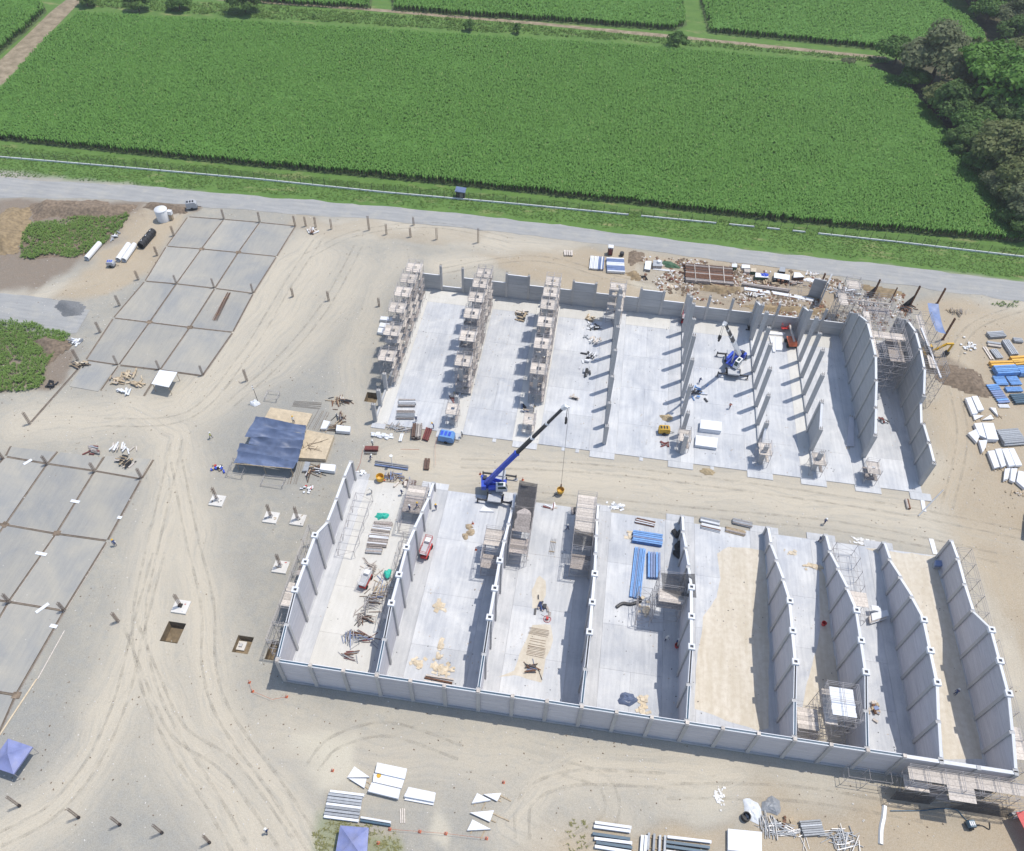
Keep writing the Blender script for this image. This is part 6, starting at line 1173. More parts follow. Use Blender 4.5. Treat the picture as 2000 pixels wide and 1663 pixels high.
for k, (a, b, n_) in enumerate([((900, 1310), (1100, 1350), 6), ((900, 1430), (1060, 1460), 4), ((880, 1510), (1060, 1545), 7)]): rowp('rod_row', 'rusty rods laid across the sand strip, %s set from the power trowel' % ORD[k], 'rods', 'B', a, b, 1.2+.2*k, n_, (.06, .06), ['rebar', 'rust'], 'rod', prof='tube', zb=.13, bear=False, jit=.03)
heap('scrap_heap', 'rods and a dark cloth piled at the end of the sand strip', 'heap', W('j', 1810, 690), (1.5, 1.0), 22, ['rebar', 'dark_steel', 'rust', 'navy_tarp'], 'rod', (.12, 2.0, .1), .4, zb=.13)
rowp('frame_stack', 'light wire frames lying on the slab beside the plank scaffold', 'frames', 'B', (1150, 385), (1125, 545), .9, 4, (.05, .05), ['steel'], 'rod', prof='tube', zb=.13)
for k, (a, b, w_, n_, mt) in enumerate([((640, 325), (812, 335), 1.2, 6, ['old_timber', 'grey_steel']), ((620, 375), (795, 395), 2.6, 9, ['white_panel', 'old_timber', 'pale_timber']), ((585, 470), (770, 485), 2.6, 11, ['white_panel', 'old_timber', 'old_timber']), ((565, 570), (715, 580), 1.2, 7, ['grey_steel', 'old_timber'])]): rowp('plank_stack', 'stack of pale shutter planks, %s from the green cloth' % ORD[k], 'planks', 'A', a, b, w_, n_, (.2, .3), mt, 'plank', zb=.12, group='shutter planks in the work bay')
for lb, c, r, k, mt in [('frames and pallets behind the red and white lift', (600, 735), (1.1, 1.0), 16, ['old_timber', 'pale_timber']), ('stacked dark scaffold frames beside the partition shade', (545, 1220), (2.0, .8), 26, ['old_timber', 'dark_steel', 'rust']), ('fan of scaffold frames with brown bars on the work floor', (500, 1420), (2.6, 1.4), 36, ['maroon', 'steel', 'rust', 'blue_sheet']), ('thin scaffold frames near the end wall', (410, 1590), (1.2, 1.0), 14, ['rust', 'maroon', 'steel']), ('tangle of rods and props along the work floor', (600, 1050), (1.4, 2.6), 40, ['steel', 'rebar', 'old_timber', 'scaffold_steel']), ('timber props and blue cloth piled by the narrow scaffold', (720, 900), (1.2, 3.0), 36, ['timber', 'pale_timber', 'blue_sheet', 'old_timber'])]:
    heap('frame_heap', lb, 'frames', W('A', *c), r, k, mt, 'frame', (.1, 2.6, .08), .6, zb=.12)
crumple('green_cloth', 'bright green cloth on the head of the plank row', 'cloth', W('A', 725, 240), (1.2, .8), 'green_tarp', .6, .3, 71, zb=.12); crumple('green_cloth', 'small green cloth among the timber props', 'cloth', W('A', 775, 810), (.6, 1.0), 'green_tarp', .5, 0, 72, zb=.8)
for k, (c, n_, mt) in enumerate([((960, 75), 6, ['white_panel', 'rust']), ((1425, 68), 6, ['grey_steel', 'white_panel']), ((1435, 115), 6, ['grey_steel', 'white_panel', 'rust']), ((1660, 80), 7, ['old_timber', 'grey_steel']), ((1610, 140), 6, ['timber', 'old_timber'])]):
    q = W('k', *c); row('tube_bundle', ['white and brown tubes at the entrance of the blue beam bay', 'silver tube bundle at the entrance of the sand bay', 'curved silver tube bundle beside another at the sand bay entrance', 'dark tube bundle by the concrete bay entrance', 'brown plank bundle under the dark tubes'][k], 'tubes', q-Vector((1.7, 0, 0)), q+Vector((1.7, -.4, 0)), 1.2, n_, (.2, .22), mt, 'tube', 'tube', 2)
t = stack('pallet_steps', 'stepped pile of pale crates at the foot of the partition wall', 'crates', 'l', [(695, 690), (780, 670), (790, 700), (700, 730)], 1.2, 4, ['pale_timber', 'white_panel'], 'pallet', .12, jit=.2)
for k in range(4): MB().box((.6-.4*k, 1.0, .3+.4*k), (1.2, .9, .12)).build('step', MT['white_panel'], t)
heap('scrap_heap', 'brown crates and rags beside the white platform scaffold', 'heap', W('F', 1240, 1010), (1.0, 1.8), 18, ['rust', 'timber', 'pale_timber', 'blue_sheet'], 'item', (.5, .9, .3), .3, zb=.12)
heap('lime_spill', 'white lime spilled at the entrance of the walled hall', 'spill', W('l', 650, 300), (2.6, .8), 50, ['white_paint', 'footing'], 'lump', (.3, .6, .03), .02); heap('lime_spill', 'white plaster spilled on the track at the walled hall entrance', 'spill', W('i', 1135, 865), (1.6, .8), 44, ['white_paint', 'white_panel', 'grey_steel'], 'lump', (.35, .7, .05), .1); stack('crate', 'blue and grey box standing at the end of the outer wall', 'box', 'l', [(1045, 400), (1085, 402), (1085, 430), (1045, 428)], 1.2, 2, ['grey_steel', 'blue_sheet'], 'box', .1)
heap('paper_heap', 'patch of brown paper at the head of the concrete bay', 'paper', W('l', 250, 360), (1.2, .5), 16, ['paper'], 'scrap', (.4, .7, .03), .1, zb=.12); heap('paper_heap', 'brown paper spread over the concrete bay floor', 'paper', W('l', 375, 435), (1.8, .8), 26, ['paper', 'ply'], 'scrap', (.4, .8, .03), .1, zb=.12)
for zm, p, lb in [('l', (437, 750), 'red bucket on the sand by the wall shade'), ('k', (1188, 975), 'red can at the foot of the partition wall')]:
    q = W(zm, *p, .13); o = MB().lathe([(0, 0), (.3, 0), (.42, .7), (.36, .7), (.28, .05)], 14).build('bucket', MT['red_paint']); o.location = q; tag(o, lb, 'bucket')
# track between the halls
for lb, p, q_, w_, n_, wh, mt, L in [('maroon tube bundle beside the worker at the yard edge', (205, 742), (368, 742), .9, 4, (.24, .3), ['maroon'], 2), ('pair of thin grey bars below the maroon tubes', (200, 785), (355, 790), .6, 3, (.1, .1), ['grey_steel', 'dark_steel'], 1), ('long blue grey beams lying on the track', (330, 915), (735, 972), 1.0, 3, (.22, .25), ['blue_sheet', 'steel'], 1), ('brown beam pair lying alone on the track', (968, 865), (955, 995), 1.0, 2, (.45, .35), ['old_timber', 'brown_pipe'], 1), ('dark red steel channel at the slab edge', (990, 495), (940, 635), 1.2, 3, (.35, .4), ['maroon'], 1), ('tall pile of brown beams at the slab edge', (850, 460), (830, 620), 1.8, 5, (.3, .35), ['old_timber', 'pale_timber', 'brown_pipe'], 3), ('white and grey posts leaning on the slab edge', (660, 560), (635, 650), .6, 2, (.25, .25), ['white_panel'], 1), ('weathered board stack on the hall floor, farther from the track', (620, 190), (825, 190), 1.8, 6, (.25, .4), ['old_timber', 'white_panel', 'grey_steel'], 1), ('weathered board stack on the hall floor, nearer the track', (590, 330), (810, 330), 2.2, 9, (.14, .3), ['old_timber', 'grey_steel', 'grey_steel'], 1)]:
    rowp('beam_stack', lb, 'beams', 'u', p, q_, w_, n_, wh, mt, 'beam', layers=L, zb=.12 if p[1] < 340 and p[0] < 700 else 0, bear=L == 1)
for lb, c, r, k, mt, sz in [('white sacks and paper dumped at the slab corner', (430, 570), (2.6, .8), 22, ['white_panel', 'plastic_sheet'], (.5, .9, .2)), ('grey boards lying under the brown beams', (640, 490), (2.8, .9), 26, ['old_timber', 'grey_steel'], (.15, 2.6, .06)), ('blue and brown offcuts beside the yellow drum', (590, 1100), (2.4, 1.2), 30, ['blue_sheet', 'old_timber', 'rebar'], (.12, 2.0, .08)), ('timber blocks stacked at the walled hall entrance', (760, 1180), (2.6, .7), 18, ['old_timber', 'pale_timber', 'brown_pipe'], (.5, 1.6, .4)), ('white rags on the track by the wall end', (165, 1040), (.9, .7), 8, ['white_panel'], (.4, .7, .2))]:
    heap('scrap_heap', lb, 'heap', W('u', *c), r, k, mt, 'piece', sz, .4)
q = W('u', 395, 1120); t = thing('concrete_bucket', 'yellow steel drum with a dark mouth at the walled hall entrance', 'bucket', (q.x, q.y, 0)); MB().lathe([(.25, .0), (.7, .5), (.75, 1.4), (.68, 1.4), (.6, .6), (.0, .4)], 18).build('bowl', MT['yellow_paint'], t); MB().bar((.4, 0, .6), (.9, 0, .2), .2).build('chute', MT['orange_paint'], t)
q = W('u', 540, 950); t = thing('lamp_pole', 'white topped lamp pole on the track between the halls', 'pole', (q.x, q.y, 0)); h = hgt(q, 'u', 540, 825); MB().tube((0, 0, 0), (0, 0, h), .06, 6).build('pole', MT['white_paint'], t); MB().lathe([(0, 0), (.3, .05), (.32, .25), (0, .35)], 10, (0, 0, h)).build('lamp', MT['white_paint'], t)
for k, (zm, c) in enumerate([('i', (520, 790)), ('i', (690, 880)), ('i', (850, 900))]): heap('scrap_heap', ['three short posts lying beside the crane track', 'pink boards and bars at the netted bay entrance', 'dark folded mat at the plank scaffold entrance'][k], 'heap', W(zm, *c), (1.3, .6), [6, 14, 6][k], [['maroon', 'white_panel', 'pale_timber'], ['pale_timber', 'maroon', 'white_panel'], ['dark_steel', 'old_timber']][k], 'board', (.3, 1.8, .15), .3)
crumple('rock_heap', 'heap of pale stones at the edge of the track', 'stones', W('i', 1820, 610), (1.4, .8), 'sand_pile', .5, 0, 91); crumple('sand_heap', 'small sand pile beside the column shadow', 'sand', W('e', 452, 1250), (1.3, .9), 'sand_pile', .7, 0, 92, zb=.12)
for lb, zm, c, r, k, mt in [('timber and tools heaped on the open hall floor', 'd', (1255, 460), (1.4, 2.0), 26, ['timber', 'black', 'pale_timber', 'dark_steel']), ('pale sack heap on the open hall floor', 'd', (1710, 480), (1.2, .9), 12, ['paper', 'timber']), ('silver boxes and planks between two column rows', 'd', (1720, 530), (2.0, 1.1), 18, ['white_panel', 'grey_steel', 'black']), ('red and grey boards beside the column shadows', 'd', (1720, 615), (1.8, 1.2), 16, ['pale_timber', 'white_panel', 'grey_steel']), ('silver channels beside black boxes in the open hall', 'd', (1710, 735), (1.9, 1.6), 18, ['silver', 'black', 'white_panel']), ('grey channels nearest the entrance in the same bay', 'd', (1685, 835), (1.5, 1.8), 14, ['silver', 'steel', 'black']), ('dark crate with boards on the open hall floor', 'd', (1615, 1000), (.9, .6), 8, ['dark_steel', 'pale_timber']), ('blue and dark rags beside the scaffolded row', 'd', (1300, 1075), (1.3, 1.0), 14, ['navy_tarp', 'black', 'timber']), ('small brown pallet on the hall floor by the generator', 'e', (435, 1445), (.8, .5), 7, ['maroon', 'old_timber']), ('wooden offcuts beside the scaffolded column', 'd', (835, 995), (.9, 1.3), 12, ['timber', 'maroon', 'pale_timber']), ('props leaning near the crane column row', 'e', (690, 1060), (2.2, 2.4), 16, ['dark_steel', 'silver', 'pale_blue_paint']), ('black pipes stored against the back wall corner', 'e', (1050, 590), (.6, 1.6), 12, ['black', 'dark_steel']), ('red boards and white cloth on the finished bay floor', 'f', (560, 1380), (1.4, 1.2), 10, ['maroon', 'white_panel', 'dark_steel'])]:
    heap('scrap_heap', lb, 'heap', W(zm, *c), r, k, mt, 'piece', (.3, 1.6, .2), .5, zb=.12)
stack('leaning_boards', 'grey boards lying at the foot of the finished partition', 'boards', 'f', [(315, 1320), (345, 1330), (350, 1550), (290, 1550)], .3, 2, 'wall_pale', 'board', .12)
for lb, zm, c, r, k, mt in [('pile of cut timber and bags on the slab by the white shelter', 'a', (720, 1150), (3.0, 2.4), 40, ['timber', 'timber', 'old_timber', 'ply']), ('white sacks spilled from the timber pile', 'a', (695, 1220), (1.2, .7), 12, ['white_panel', 'plastic_sheet']), ('brown rubble with a dark tool at the slab corner', 'a', (450, 1075), (1.5, 1.2), 20, ['soil_clod', 'paper', 'black', 'timber']), ('dark rags beside the weedy mound', 'a', (285, 1180), (.9, .9), 8, ['black', 'dark_steel']), ('pale posts lying between weeds and white pipes', 'G', (1360, 500), (1.0, 2.0), 8, ['white_panel', 'grey_steel', 'dark_steel']), ('boards stacked on the head of the slab paving', 'b', (700, 175), (2.0, 1.3), 20, ['pale_timber', 'timber', 'black']), ('long pale boards lying beyond the slab paving', 'b', (690, 105), (3.0, .6), 14, ['pale_timber', 'white_panel']), ('grey boards in a bundle beyond the slab paving', 'b', (515, 118), (1.2, 1.1), 12, ['old_timber', 'grey_steel', 'maroon']), ('white formwork boards at the road end of the slabs', 'a', (1740, 320), (1.6, .8), 16, ['white_panel', 'rust', 'pale_timber']), ('thin steel rods beside the weedy mound', 'a', (430, 935), (1.6, 1.2), 14, ['steel', 'white_panel'])]:
    heap('scrap_heap', lb, 'heap', W(zm, *c), r, k, mt, 'piece', (.3, 2.0, .14), .5, zb=.06)
for k, (p, q_) in enumerate([((1280, 665), (1200, 820)), ]): rowp('rod_row', 'bundle of rusty rods lying on a yard slab', 'rods', 'a', p, q_, 1.0, 7, (.08, .08), ['rust', 'rebar'], 'rod', prof='tube', zb=.07, bear=True)
rowp('timber_pair', 'two boards lying beside the panel stack with shifted panels', 'boards', 'm', (620, 465), (622, 560), .7, 3, (.16, .1), ['pale_timber'], 'board', bear=False)
for k, (zm, c, r, lb, mt) in enumerate([('w', (250, 480), (3.2, .9), 'rusty offcuts strewn below the rusty beams', ['rust', 'brown_pipe', 'timber']), ('w', (900, 420), (3.0, .8), 'brown scraps between the crates and the dark beam', ['rust', 'timber', 'soil_clod']), ('w', (1350, 420), (2.6, .8), 'boards strewn before the brown crate', ['pale_timber', 'old_timber', 'rust']), ('x', (640, 520), (2.4, 1.6), 'shutter boards stacked on the back corner', ['pale_timber', 'old_timber', 'grey_steel']), ('x', (420, 330), (2.2, 1.6), 'grey shutters heaped behind the back corner', ['grey_steel', 'white_panel', 'old_timber']), ('x', (1150, 560), (2.0, 1.6), 'rusty plates at the foot of the rusty posts', ['rust', 'brown_pipe', 'dark_steel']), ('v', (1700, 330), (2.4, .8), 'rusty bars beside the dark pipe of the beam pile', ['rust', 'brown_pipe', 'dark_steel']), ('w', (730, 600), (2.6, .5), 'crumbled white slab pieces beside the trench', ['white_panel', 'footing', 'soil_clod'])]):
    heap('scrap_heap', lb, 'heap', W(zm, *c), r, 30, mt, 'piece', (.25, 1.7, .14), .5)
# ------------------------------------------------------------------ mounds
mound('gravel_heap', 'round pile of dark grey gravel beside the spur road', 'a', [(310, 745), (340, 715), (420, 710), (470, 745), (450, 790), (370, 795)], 1.3, 'gravel_dark' if 'gravel_dark' in MT else basic('gravel_dark', (.20, .205, .21), .95, .2, 4) and 'gravel_dark', 101, .5, True, .2)
mound('soil_mound', None, 'G', [(360, 110), (600, 75), (1100, 80), (1400, 120), (1640, 130), (1500, 250), (1150, 330), (900, 300), (600, 280), (400, 330)], 1.6, 'soil_clod', 102); mound('soil_mound', None, 'G', [(-200, 250), (0, 250), (80, 170), (360, 160), (390, 330), (300, 500), (190, 700), (60, 720), (-200, 720)], 1.8, 'sand_brown' if 'sand_brown' in MT else basic('sand_brown', (.27, .20, .115), .95, .35, 1.2) and 'sand_brown', 103); mound('soil_mound', None, 'G', [(200, 560), (450, 400), (900, 330), (1500, 180), (1540, 250), (1250, 560), (1000, 740), (700, 780), (250, 760)], .22, 'soil_clod', 104, .8)
mound('soil_mound', None, 'a', [(165, 940), (260, 890), (350, 900), (400, 960), (260, 1060)], .9, 'soil_clod', 105, .6); mound('soil_mound', None, 'x', [(1500, 1300), (1800, 1290), (2100, 1420), (2200, 1700), (1900, 1650), (1500, 1480)], .8, 'soil_clod', 106, .6); mound('soil_mound', None, 'a', [(780, 190), (830, 160), (1040, 185), (1050, 225), (940, 220)], .6, 'soil_clod', 107, .5); mound('soil_mound', None, 'w', [(550, 760), (900, 720), (1300, 760), (1750, 800), (1700, 880), (1000, 850)], .5, 'sand_brown', 108, .6); mound('soil_mound', None, 'v', [(960, 140), (1110, 140), (1120, 200), (1000, 260), (960, 330), (940, 240)], .6, 'soil_clod', 109, .5)
mound('soil_mound', None, 'w', [(-60, 440), (200, 450), (480, 470), (500, 560), (250, 560), (-100, 520)], .6, 'sand_brown', 111, .5); mound('soil_mound', None, 'v', [(900, 400), (1000, 380), (1100, 440), (1080, 500), (960, 470)], .7, 'sand_brown', 112, .5); mound('soil_mound', None, 'x', [(550, 250), (750, 280), (1000, 300), (1150, 380), (900, 420), (650, 380)], .5, 'sand_brown', 113, .6); 

# ------------------------------------------------------------------ tyre ruts, stones and litter
n = N('rut_soil'); n.set(Base_Color=n.mix(n.noise(n.pos(), 3, 3), (.27, .245, .20), (.40, .365, .30)), Roughness=.95); tr = n.n('BsdfTransparent'); mx = n.n('MixShader'); f = n.math('MULTIPLY', n.ramp(n.noise(n.pos(), .55, 5, .7), [(.38, 0), (.70, 1)]), n.ramp(n.noise(n.pos(), 5, 3, .7), [(.3, .12), (.65, .5)]))
n.l(f, mx.inputs[0]); n.l(tr.outputs[0], mx.inputs[1]); n.l(n.b.outputs[0], mx.inputs[2]); n.l(mx.outputs[0], n.out.inputs[0])
for k, pts in enumerate([[(470, 1660), (400, 1540), (330, 1430), (285, 1320), (272, 1200), (300, 1060), (330, 930), (345, 860)], [(345, 900), (372, 1040), (405, 1180), (408, 1300), (440, 1400), (540, 1540), (620, 1663)], [(0, 1640), (100, 1585), (180, 1490), (235, 1370), (270, 1230), (310, 1080)], [(560, 1650), (450, 1500), (350, 1430), (300, 1330), (255, 1220)], [(610, 1500), (655, 1450), (760, 1425), (900, 1470)], [(1020, 1640), (1030, 1560), (1120, 1520), (1300, 1525)], [(1100, 1500), (1180, 1530), (1190, 1600), (1100, 1660)], [(900, 905), (1150, 915), (1450, 950), (1750, 995), (2000, 1045)], [(1000, 965), (1350, 1000), (1650, 1030), (1950, 1090)], [(620, 470), (560, 560), (480, 690), (370, 810), (200, 825)], [(700, 480), (640, 590), (560, 690), (450, 790)], [(1000, 470), (850, 440), (700, 455), (600, 500)], [(1850, 990), (1880, 850), (1860, 720), (1900, 640), (2000, 600)], [(860, 530), (1050, 505), (1250, 555), (1550, 600)], [(1300, 1545), (1550, 1550), (1800, 1590)]]):
    P = curve(F(pts, .03), 8); m = MB()
    for off in (-1.0, 1.0):
        L_, R_ = [], []
        for i, p in enumerate(P):
            d = (P[min(i+1, len(P)-1)]-P[max(i-1, 0)]).normalized(); s2 = Vector((-d.y, d.x, 0)); w_ = .22+.05*math.sin(i*1.7); L_.append(p+s2*(off+w_)); R_.append(p+s2*(off-w_))
        b = len(L_); m.add(L_+R_, [(i, i+1, b+i+1, b+i) for i in range(b-1)])
    struct(m.build('tyre_rut', MT['rut_soil'], fix=False))
def litter(name, label, nn, box, sz, mat, seed, zf, keep):
    rs = np.random.RandomState(seed); X = rs.uniform(box[0], box[1], nn); Y = rs.uniform(box[2], box[3], nn); k = keep(X, Y); X, Y = X[k], Y[k]; nn = len(X)
    s_ = sz*(.4+rs.rand(nn)**2*1.4); a = rs.rand(nn)*6.28; V = []
    for i, j, z in ((-1, -1, 0), (1, -1, 0), (1, 1, 0), (-1, 1, 0), (-.6, -.6, 1), (.6, -.6, 1), (.6, .6, 1), (-.6, .6, 1)):
        u, v = i*s_, j*s_*.7; V.append(np.stack([X+u*np.cos(a)-v*np.sin(a), Y+u*np.sin(a)+v*np.cos(a), zf+z*s_*.6], -1))
    V = np.stack(V, 1).reshape(-1, 3); b = np.arange(nn)[:, None]*8; Fq = np.concatenate([b+np.array([q]) for q in ((4, 5, 6, 7), (0, 1, 5, 4), (1, 2, 6, 5), (2, 3, 7, 6), (3, 0, 4, 7))])
    return struct(np_mesh(name, V, Fq, mat), 'stuff', label)
out_ = lambda X, Y: ~(((X > -1) & (X < 107) & (Y > -.5) & (Y < 41)) | ((X > -1) & (X < 107) & (Y > 51) & (Y < 96))) & (Y < 119) & (fbm(X, Y, 9, 3) > .45)
in_ = lambda X, Y: (((Y > 1) & (Y < 39)) | ((Y > 53) & (Y < 94))) & (fbm(X, Y, 4, 9) > .52)
litter('loose_stones', 'small grey stones scattered over the dirt yard', 8000, (-90, 135, -34, 118), .075, 'footing', 201, 0, out_); litter('loose_stones', 'dark clods scattered over the dirt yard', 6000, (-90, 135, -34, 118), .07, 'soil_clod', 202, 0, out_); litter('litter', 'pale scraps of paper and wood on the hall floors', 3200, (1, 104, 1, 94), .08, 'pale_timber', 203, .125, in_); litter('litter', 'dark scraps on the hall floors', 2200, (1, 104, 1, 94), .06, 'dark_steel', 204, .125, in_)

SP = [(p.x, p.y) for p in F([(1230, 500), (1330, 505), (1500, 520), (1640, 548), (1720, 600), (1640, 640), (1480, 610), (1330, 580), (1240, 560)])]; CP = [(p.x, p.y) for p in F([(1600, 560), (1860, 580), (1900, 700), (1840, 720), (1700, 640)])]
for mt, sd, sz_, lb in (('rust', 211, .24, 'rusty offcuts littering the dirt behind the back wall'), ('pale_timber', 212, .22, 'pale offcuts littering the dirt behind the back wall'), ('white_panel', 213, .16, 'white rubble littering the dirt behind the back wall'), ('soil_clod', 214, .3, 'brown clods littering the dirt behind the back wall')):
    litter('debris', lb, 2000, (50, 112, 92, 118), sz_, mt, sd, 0, lambda X, Y: ((polydist(X, Y, SP) > 0) | (polydist(X, Y, CP) > 0)) & (Y > 96.5) & (fbm(X, Y, 3.5, 17) > .5))

# ------------------------------------------------------------------ fence along the road
fp = [W('full', x, y) for x, y in [(-90, 301), (0, 308), (250, 329), (500, 351), (750, 377), (1000, 399), (1250, 423), (1500, 447), (1750, 474), (2000, 503), (2080, 512)]]
t = thing('wire_fence', 'wire fence with dark posts on a low white base along the field', 'fence', fp[0]); O = fp[0]; L = [0]
for a, b in zip(fp[:-1], fp[1:]): L.append(L[-1]+(b-a).length)
def at(s_):
    for i in range(len(L)-1):
        if s_ <= L[i+1]: return fp[i]+(fp[i+1]-fp[i])*((s_-L[i])/(L[i+1]-L[i]))-O
    return fp[-1]-O
pm = MB().bar((0, 0, 0), (0, 0, 2.5), .075).build('post', MT['dark_steel'], t); first = True; s_ = 0; k = 0
bw = None
while s_ < L[-1]-3.2:
    a, b = at(s_), at(s_+3.2); o = pm if first else link('post', pm.data, None, t); first = False; o.location = a; o.rotation_euler = (rnd.uniform(-.03, .03), rnd.uniform(-.03, .03), 0)
    x = a.x+O.x
    if x < 46 or (48 < x < 66) or x > 96 or rnd.random() < .55: MB().bar(a+Vector((0, 0, .18)), b+Vector((0, 0, .18)), .22, .42).build('base_wall', MT['white_paint'], t)
    MB().add([a+Vector((0, 0, .4)), b+Vector((0, 0, .4)), b+Vector((0, 0, 2.3)), a+Vector((0, 0, 2.3))], [(0, 1, 2, 3)]).build('mesh_panel', MT['wire_mesh'], t, fix=False)
    s_ += 3.2; k += 1

# ------------------------------------------------------------------ cones and tape
cn = bpy.data.objects.new('safety_cone', None); COL.objects.link(cn); MB().box((0, 0, .03), (.42, .42, .06)).build('base', MT['orange_paint'], cn); MB().lathe([(.18, .06), (.1, .45)], 10).build('lower_cone', MT['orange_paint'], cn); MB().lathe([(.1, .45), (.075, .6)], 10).build('white_band', MT['white_paint'], cn); MB().lathe([(.075, .6), (.03, .85), (0, .86)], 10).build('upper_cone', MT['orange_paint'], cn); cu = [False]
def cone(zm, p, lb, grp, z=0.0):
    q = W(zm, *p, z); o = cn if not cu[0] else dup(cn); cu[0] = True; o.location = q; o.scale = (.95, .95, .95); tag(o, lb, 'cone', grp)
for p in [(538, 600), (733, 615), (903, 628), (1168, 660)]: cone('m', p, 'orange cone in the taped line past the white panels', 'cones in the taped line')
for zm, p, lb in [('m', (462, 690), 'orange cone on the weeds beside the blue canopy'), ('m', (165, 218), 'orange cone on the pale sand by the panel stacks'), ('m', (1278, 295), 'orange cone at the top of the triangular panels'), ('s', (275, 1060), 'orange cone behind the crane counterweight'), ('s', (875, 1140), 'orange cone beyond the crane cab'), ('c', (1392, 95), 'orange cone at the wall corner shadow'), ('c', (1410, 145), 'orange cone lying in the tape loop by the wall corner'), ('c', (1600, 175), 'orange cone under the end wall shadow'), ('B', (330, 225), 'orange cone behind the brown sacks', ), ('B', (362, 490), 'orange cone on the slab by the open scaffold')]: cone(zm, p, lb, 'single orange cones', .12 if zm == 'B' else 0)
def tape(lb, zm, pts, z=.6): 
    P = Wl(zm, pts, z); m = MB(); [m.bar(a-P[0], b-P[0], .02, .09) for a, b in zip(P[:-1], P[1:])]; o = m.build('barrier_tape', MT['orange_paint']); o.location = P[0]; tag(o, lb, 'tape')
tape('orange tape strung between the cones past the white panels', 'm', [(538, 600), (733, 615), (903, 628), (1168, 660)]); tape('orange tape loop hanging by the wall corner', 'c', [(1392, 95), (1410, 145), (1520, 190), (1600, 175)], .5); tape('orange tape beside the brown beams on the track', 'u', [(1065, 930), (1060, 720), (1090, 560)], .8); tape('yellow tape along the yard edge by the maroon tubes', 'u', [(180, 740), (150, 900), (100, 1010)], .6); tape('orange tape between the worker area posts', 'u', [(640, 735), (870, 740)], .8)

# ------------------------------------------------------------------ people
def person_mesh(nm, J, shirt, hat, bend=0):
    V = [Vector(v[:3]) for v in J[0]]; rad = [v[3] for v in J[0]]; E = J[1]
    me = bpy.data.meshes.new(nm); me.from_pydata(V, E, []); o = bpy.data.objects.new(nm, me); COL.objects.link(o)
    sk = o.modifiers.new('s', 'SKIN'); sk.use_smooth_shade = True; o.modifiers.new('u', 'SUBSURF').levels = 1
    for v, r_ in zip(me.skin_vertices[0].data, rad): v.radius = (r_, r_)
    me.skin_vertices[0].data[0].use_root = True
    dg = bpy.context.evaluated_depsgraph_get(); ev = o.evaluated_get(dg); m2 = bpy.data.meshes.new_from_object(ev); bpy.data.objects.remove(o)
    m = MB(); hands = [V[i] for i in J[2]]
    for h_ in hands:
        for k in range(4): m.tube(h_+Vector((.01, (k-1.5)*.022, -.02)), h_+Vector((.03, (k-1.5)*.024, -.10-.012*(k in (1, 2)))), .011, 5, .008)
        m.tube(h_+Vector((.02, .03, 0)), h_+Vector((.06, .05, -.05)), .012, 5, .009)
    fo = m.build('f', None); import bmesh; bm = bmesh.new(); bm.from_mesh(m2); bm.from_mesh(fo.data); bm.to_mesh(m2); bm.free(); bpy.data.objects.remove(fo)
    m2.materials.clear()
    for x in (shirt, 'denim', 'skin', 'black'): m2.materials.append(MT[x])
    hz = V[J[3]].z; sz = V[J[4]].z
    for p in m2.polygons:
        c = p.center; z = c.z; near = min((c-h_).length for h_ in hands)
        p.material_index = 3 if z < .11 else 2 if near < .14 or (c-V[J[5]]).length < .17 else (1 if z < hz+.04 else 0)
        p.use_smooth = True
    return m2
def pose(stride, arm, lean, bend=0.0):
    s_ = stride; L = lean
    v = [(0, 0, .95, .125), (L*.3, 0, 1.15, .13), (L*.8, 0, 1.36, .135), (L*1.0, 0, 1.47, .06), (L*1.15, 0, 1.60, .095), (L*1.2, 0, 1.72, .085),
         (0, .10, .90, .10), (s_*.5, .11, .50, .07), (s_*.9-.02, .11, .10, .045), (s_*.9+.14, .12, .05, .04),
         (0, -.10, .90, .10), (-s_*.35, -.11, .50, .07), (-s_*.9, -.11, .12, .045), (-s_*.9+.14, -.12, .05, .04),
         (L*.85, .21, 1.40, .07), (L*.6-arm*.15, .26, 1.12, .05), (L*.6-arm*.05, .26, .90, .042), (L*.6, .26, .82, .045),
         (L*.85, -.21, 1.40, .07), (L*.6+arm*.25, -.26, 1.14, .05), (L*.6+arm*.75, -.24, 1.0+arm*.2, .042), (L*.6+arm*.85, -.23, 1.0+arm*.2, .045)]
    e = [(0, 1), (1, 2), (2, 3), (3, 4), (4, 5), (0, 6), (6, 7), (7, 8), (8, 9), (0, 10), (10, 11), (11, 12), (12, 13), (2, 14), (14, 15), (15, 16), (16, 17), (2, 18), (18, 19), (19, 20), (20, 21)]
    return v, e, (17, 21), 0, 2, 4
POSES = [pose(.32, .4, .06), pose(.08, .5, .25), pose(.05, .1, .0)]; PM = {}
hat = MB().lathe([(.19, 0), (.14, .01), (.135, .06), (.10, .13), (0, .16)], 14).build('helmet', MT['helmet_white']); hm = hat.data; bpy.data.objects.remove(hat)
def person(zm, p, lb, shirt, hatm, k, rz, z=0.0):
    key = (k, shirt)
    if key not in PM: PM[key] = person_mesh('body', POSES[k], shirt, hatm)
    q = W(zm, *p, z); t = thing('person', lb, 'person', (q.x, q.y, z), rz, 'people working on the site'); link('body', PM[key], None, t)
    hd = POSES[k][0][5]; h_ = link('helmet', hm, None, t); h_.location = (hd[0], 0, hd[2]-.01); h_.material_slots[0].link = 'OBJECT'; h_.material_slots[0].material = MT[hatm]; fc = MB(); fc.box((.085, 0, -.06), (.03, .025, .04)); [fc.box((.075, s_*.035, -.03), (.02, .02, .015)) for s_ in (-1, 1)]; fc.box((.075, 0, -.11), (.02, .05, .012)); f_ = fc.build('face', MT['skin'], t); f_.location = (hd[0], 0, hd[2]-.03)
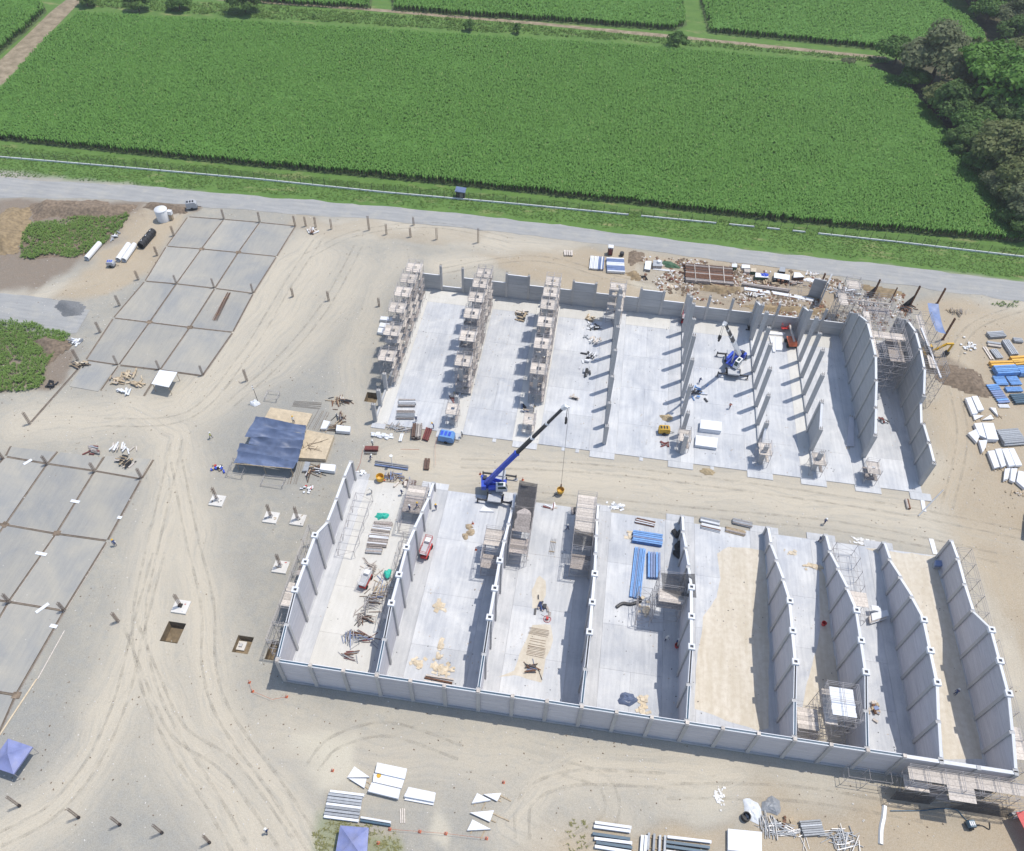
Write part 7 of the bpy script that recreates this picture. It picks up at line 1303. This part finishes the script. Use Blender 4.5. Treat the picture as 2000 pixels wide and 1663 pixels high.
for a in [('t', (78, 665), 'person in a pale yellow shirt walking across the open dirt yard', 'hivis', 'helmet_white', 0, .3), ('b', (648, 648), 'person with a yellow helmet bending at the slab edge', 'shirt_blue', 'helmet_yellow', 1, 2.6), ('u', (300, 700), 'person in a pale shirt standing behind the maroon tubes', 'shirt_white', 'helmet_white', 0, 1.2), ('u', (272, 872), 'person in dark clothes working near the yard edge tape', 'shirt_blue', 'helmet_white', 1, .2), ('u', (832, 398), 'person in dark blue standing beside the weathered boards', 'shirt_blue', 'helmet_white', 2, 2.0, .12), ('u', (1045, 480), 'person at the slab edge above the dark red channel', 'shirt_blue', 'helmet_yellow', 1, 3.6, .12), ('u', (1390, 585), 'person standing behind the blue compressor', 'shirt_white', 'helmet_white', 2, .8, .12), ('u', (655, 1295), 'person striding at the entrance of the work bay', 'shirt_blue', 'helmet_white', 0, .9, .12), ('u', (290, 1270), 'person crouched by the outer wall at the bay entrance', 'shirt_white', 'helmet_white', 1, 4.0, .12), ('A', (980, 185), 'person in blue standing on the plank scaffold', 'shirt_blue', 'helmet_white', 2, 1.0, 2.8), ('A', (1050, 160), 'second person stepping along the plank scaffold', 'shirt_blue', 'helmet_yellow', 0, .1, 2.8), ('u', (1072, 1475), 'person in blue at the end of the first partition', 'shirt_blue', 'helmet_yellow', 2, 1.4, .12), ('B', (1290, 290), 'person walking alone across the netted bay floor', 'shirt_blue', 'helmet_white', 0, 2.9, .12), ('l', (440, 205), 'person in dark clothes walking on the track past the concrete bays', 'shirt_blue', 'helmet_white', 0, .7), ('l', (412, 298), 'person standing at the end of the partition by the concrete bays', 'shirt_blue', 'helmet_white', 2, 3.0, .1), ('c', (1492, 935), 'person crossing the dirt track near the row of rebar cages', 'shirt_blue', 'helmet_white', 0, 1.5), ('t', (1090, 480), 'person bending on the plywood deck behind the tarpaulins', 'shirt_white', 'helmet_yellow', 1, 2.2, .36), ('k', (1105, 930), 'person in the shade of the high netted scaffold', 'shirt_white', 'helmet_white', 1, 0, .12), ('k', (1190, 955), 'person at the wall foot beside the red can', 'shirt_blue', 'helmet_white', 2, 2, .12), ('r', (40, 1160), 'person among the props by the crane columns', 'shirt_blue', 'helmet_white', 1, .5, .12), ('e', (905, 1180), 'person in an orange vest standing on the open hall floor', 'orange_paint', 'helmet_white', 0, 1.0, .12), ('l', (1145, 1130), 'person in the shade of the last sand bay', 'shirt_blue', 'helmet_white', 1, 1.0, .13)]:
    person(*a)

# ------------------------------------------------------------------ light haze in the air round the camera and the whole site
n = N('air'); n.t.nodes.remove(n.b); v_ = n.n('VolumePrincipled'); v_.inputs['Density'].default_value = .00018; v_.inputs['Color'].default_value = (.95, .96, 1, 1); n.l(v_.outputs[0], n.out.inputs['Volume'])
o = MB().box((12, 49, 60), (7600, 7500, 126)).build('haze', MT['air']); o['kind'] = 'stuff'
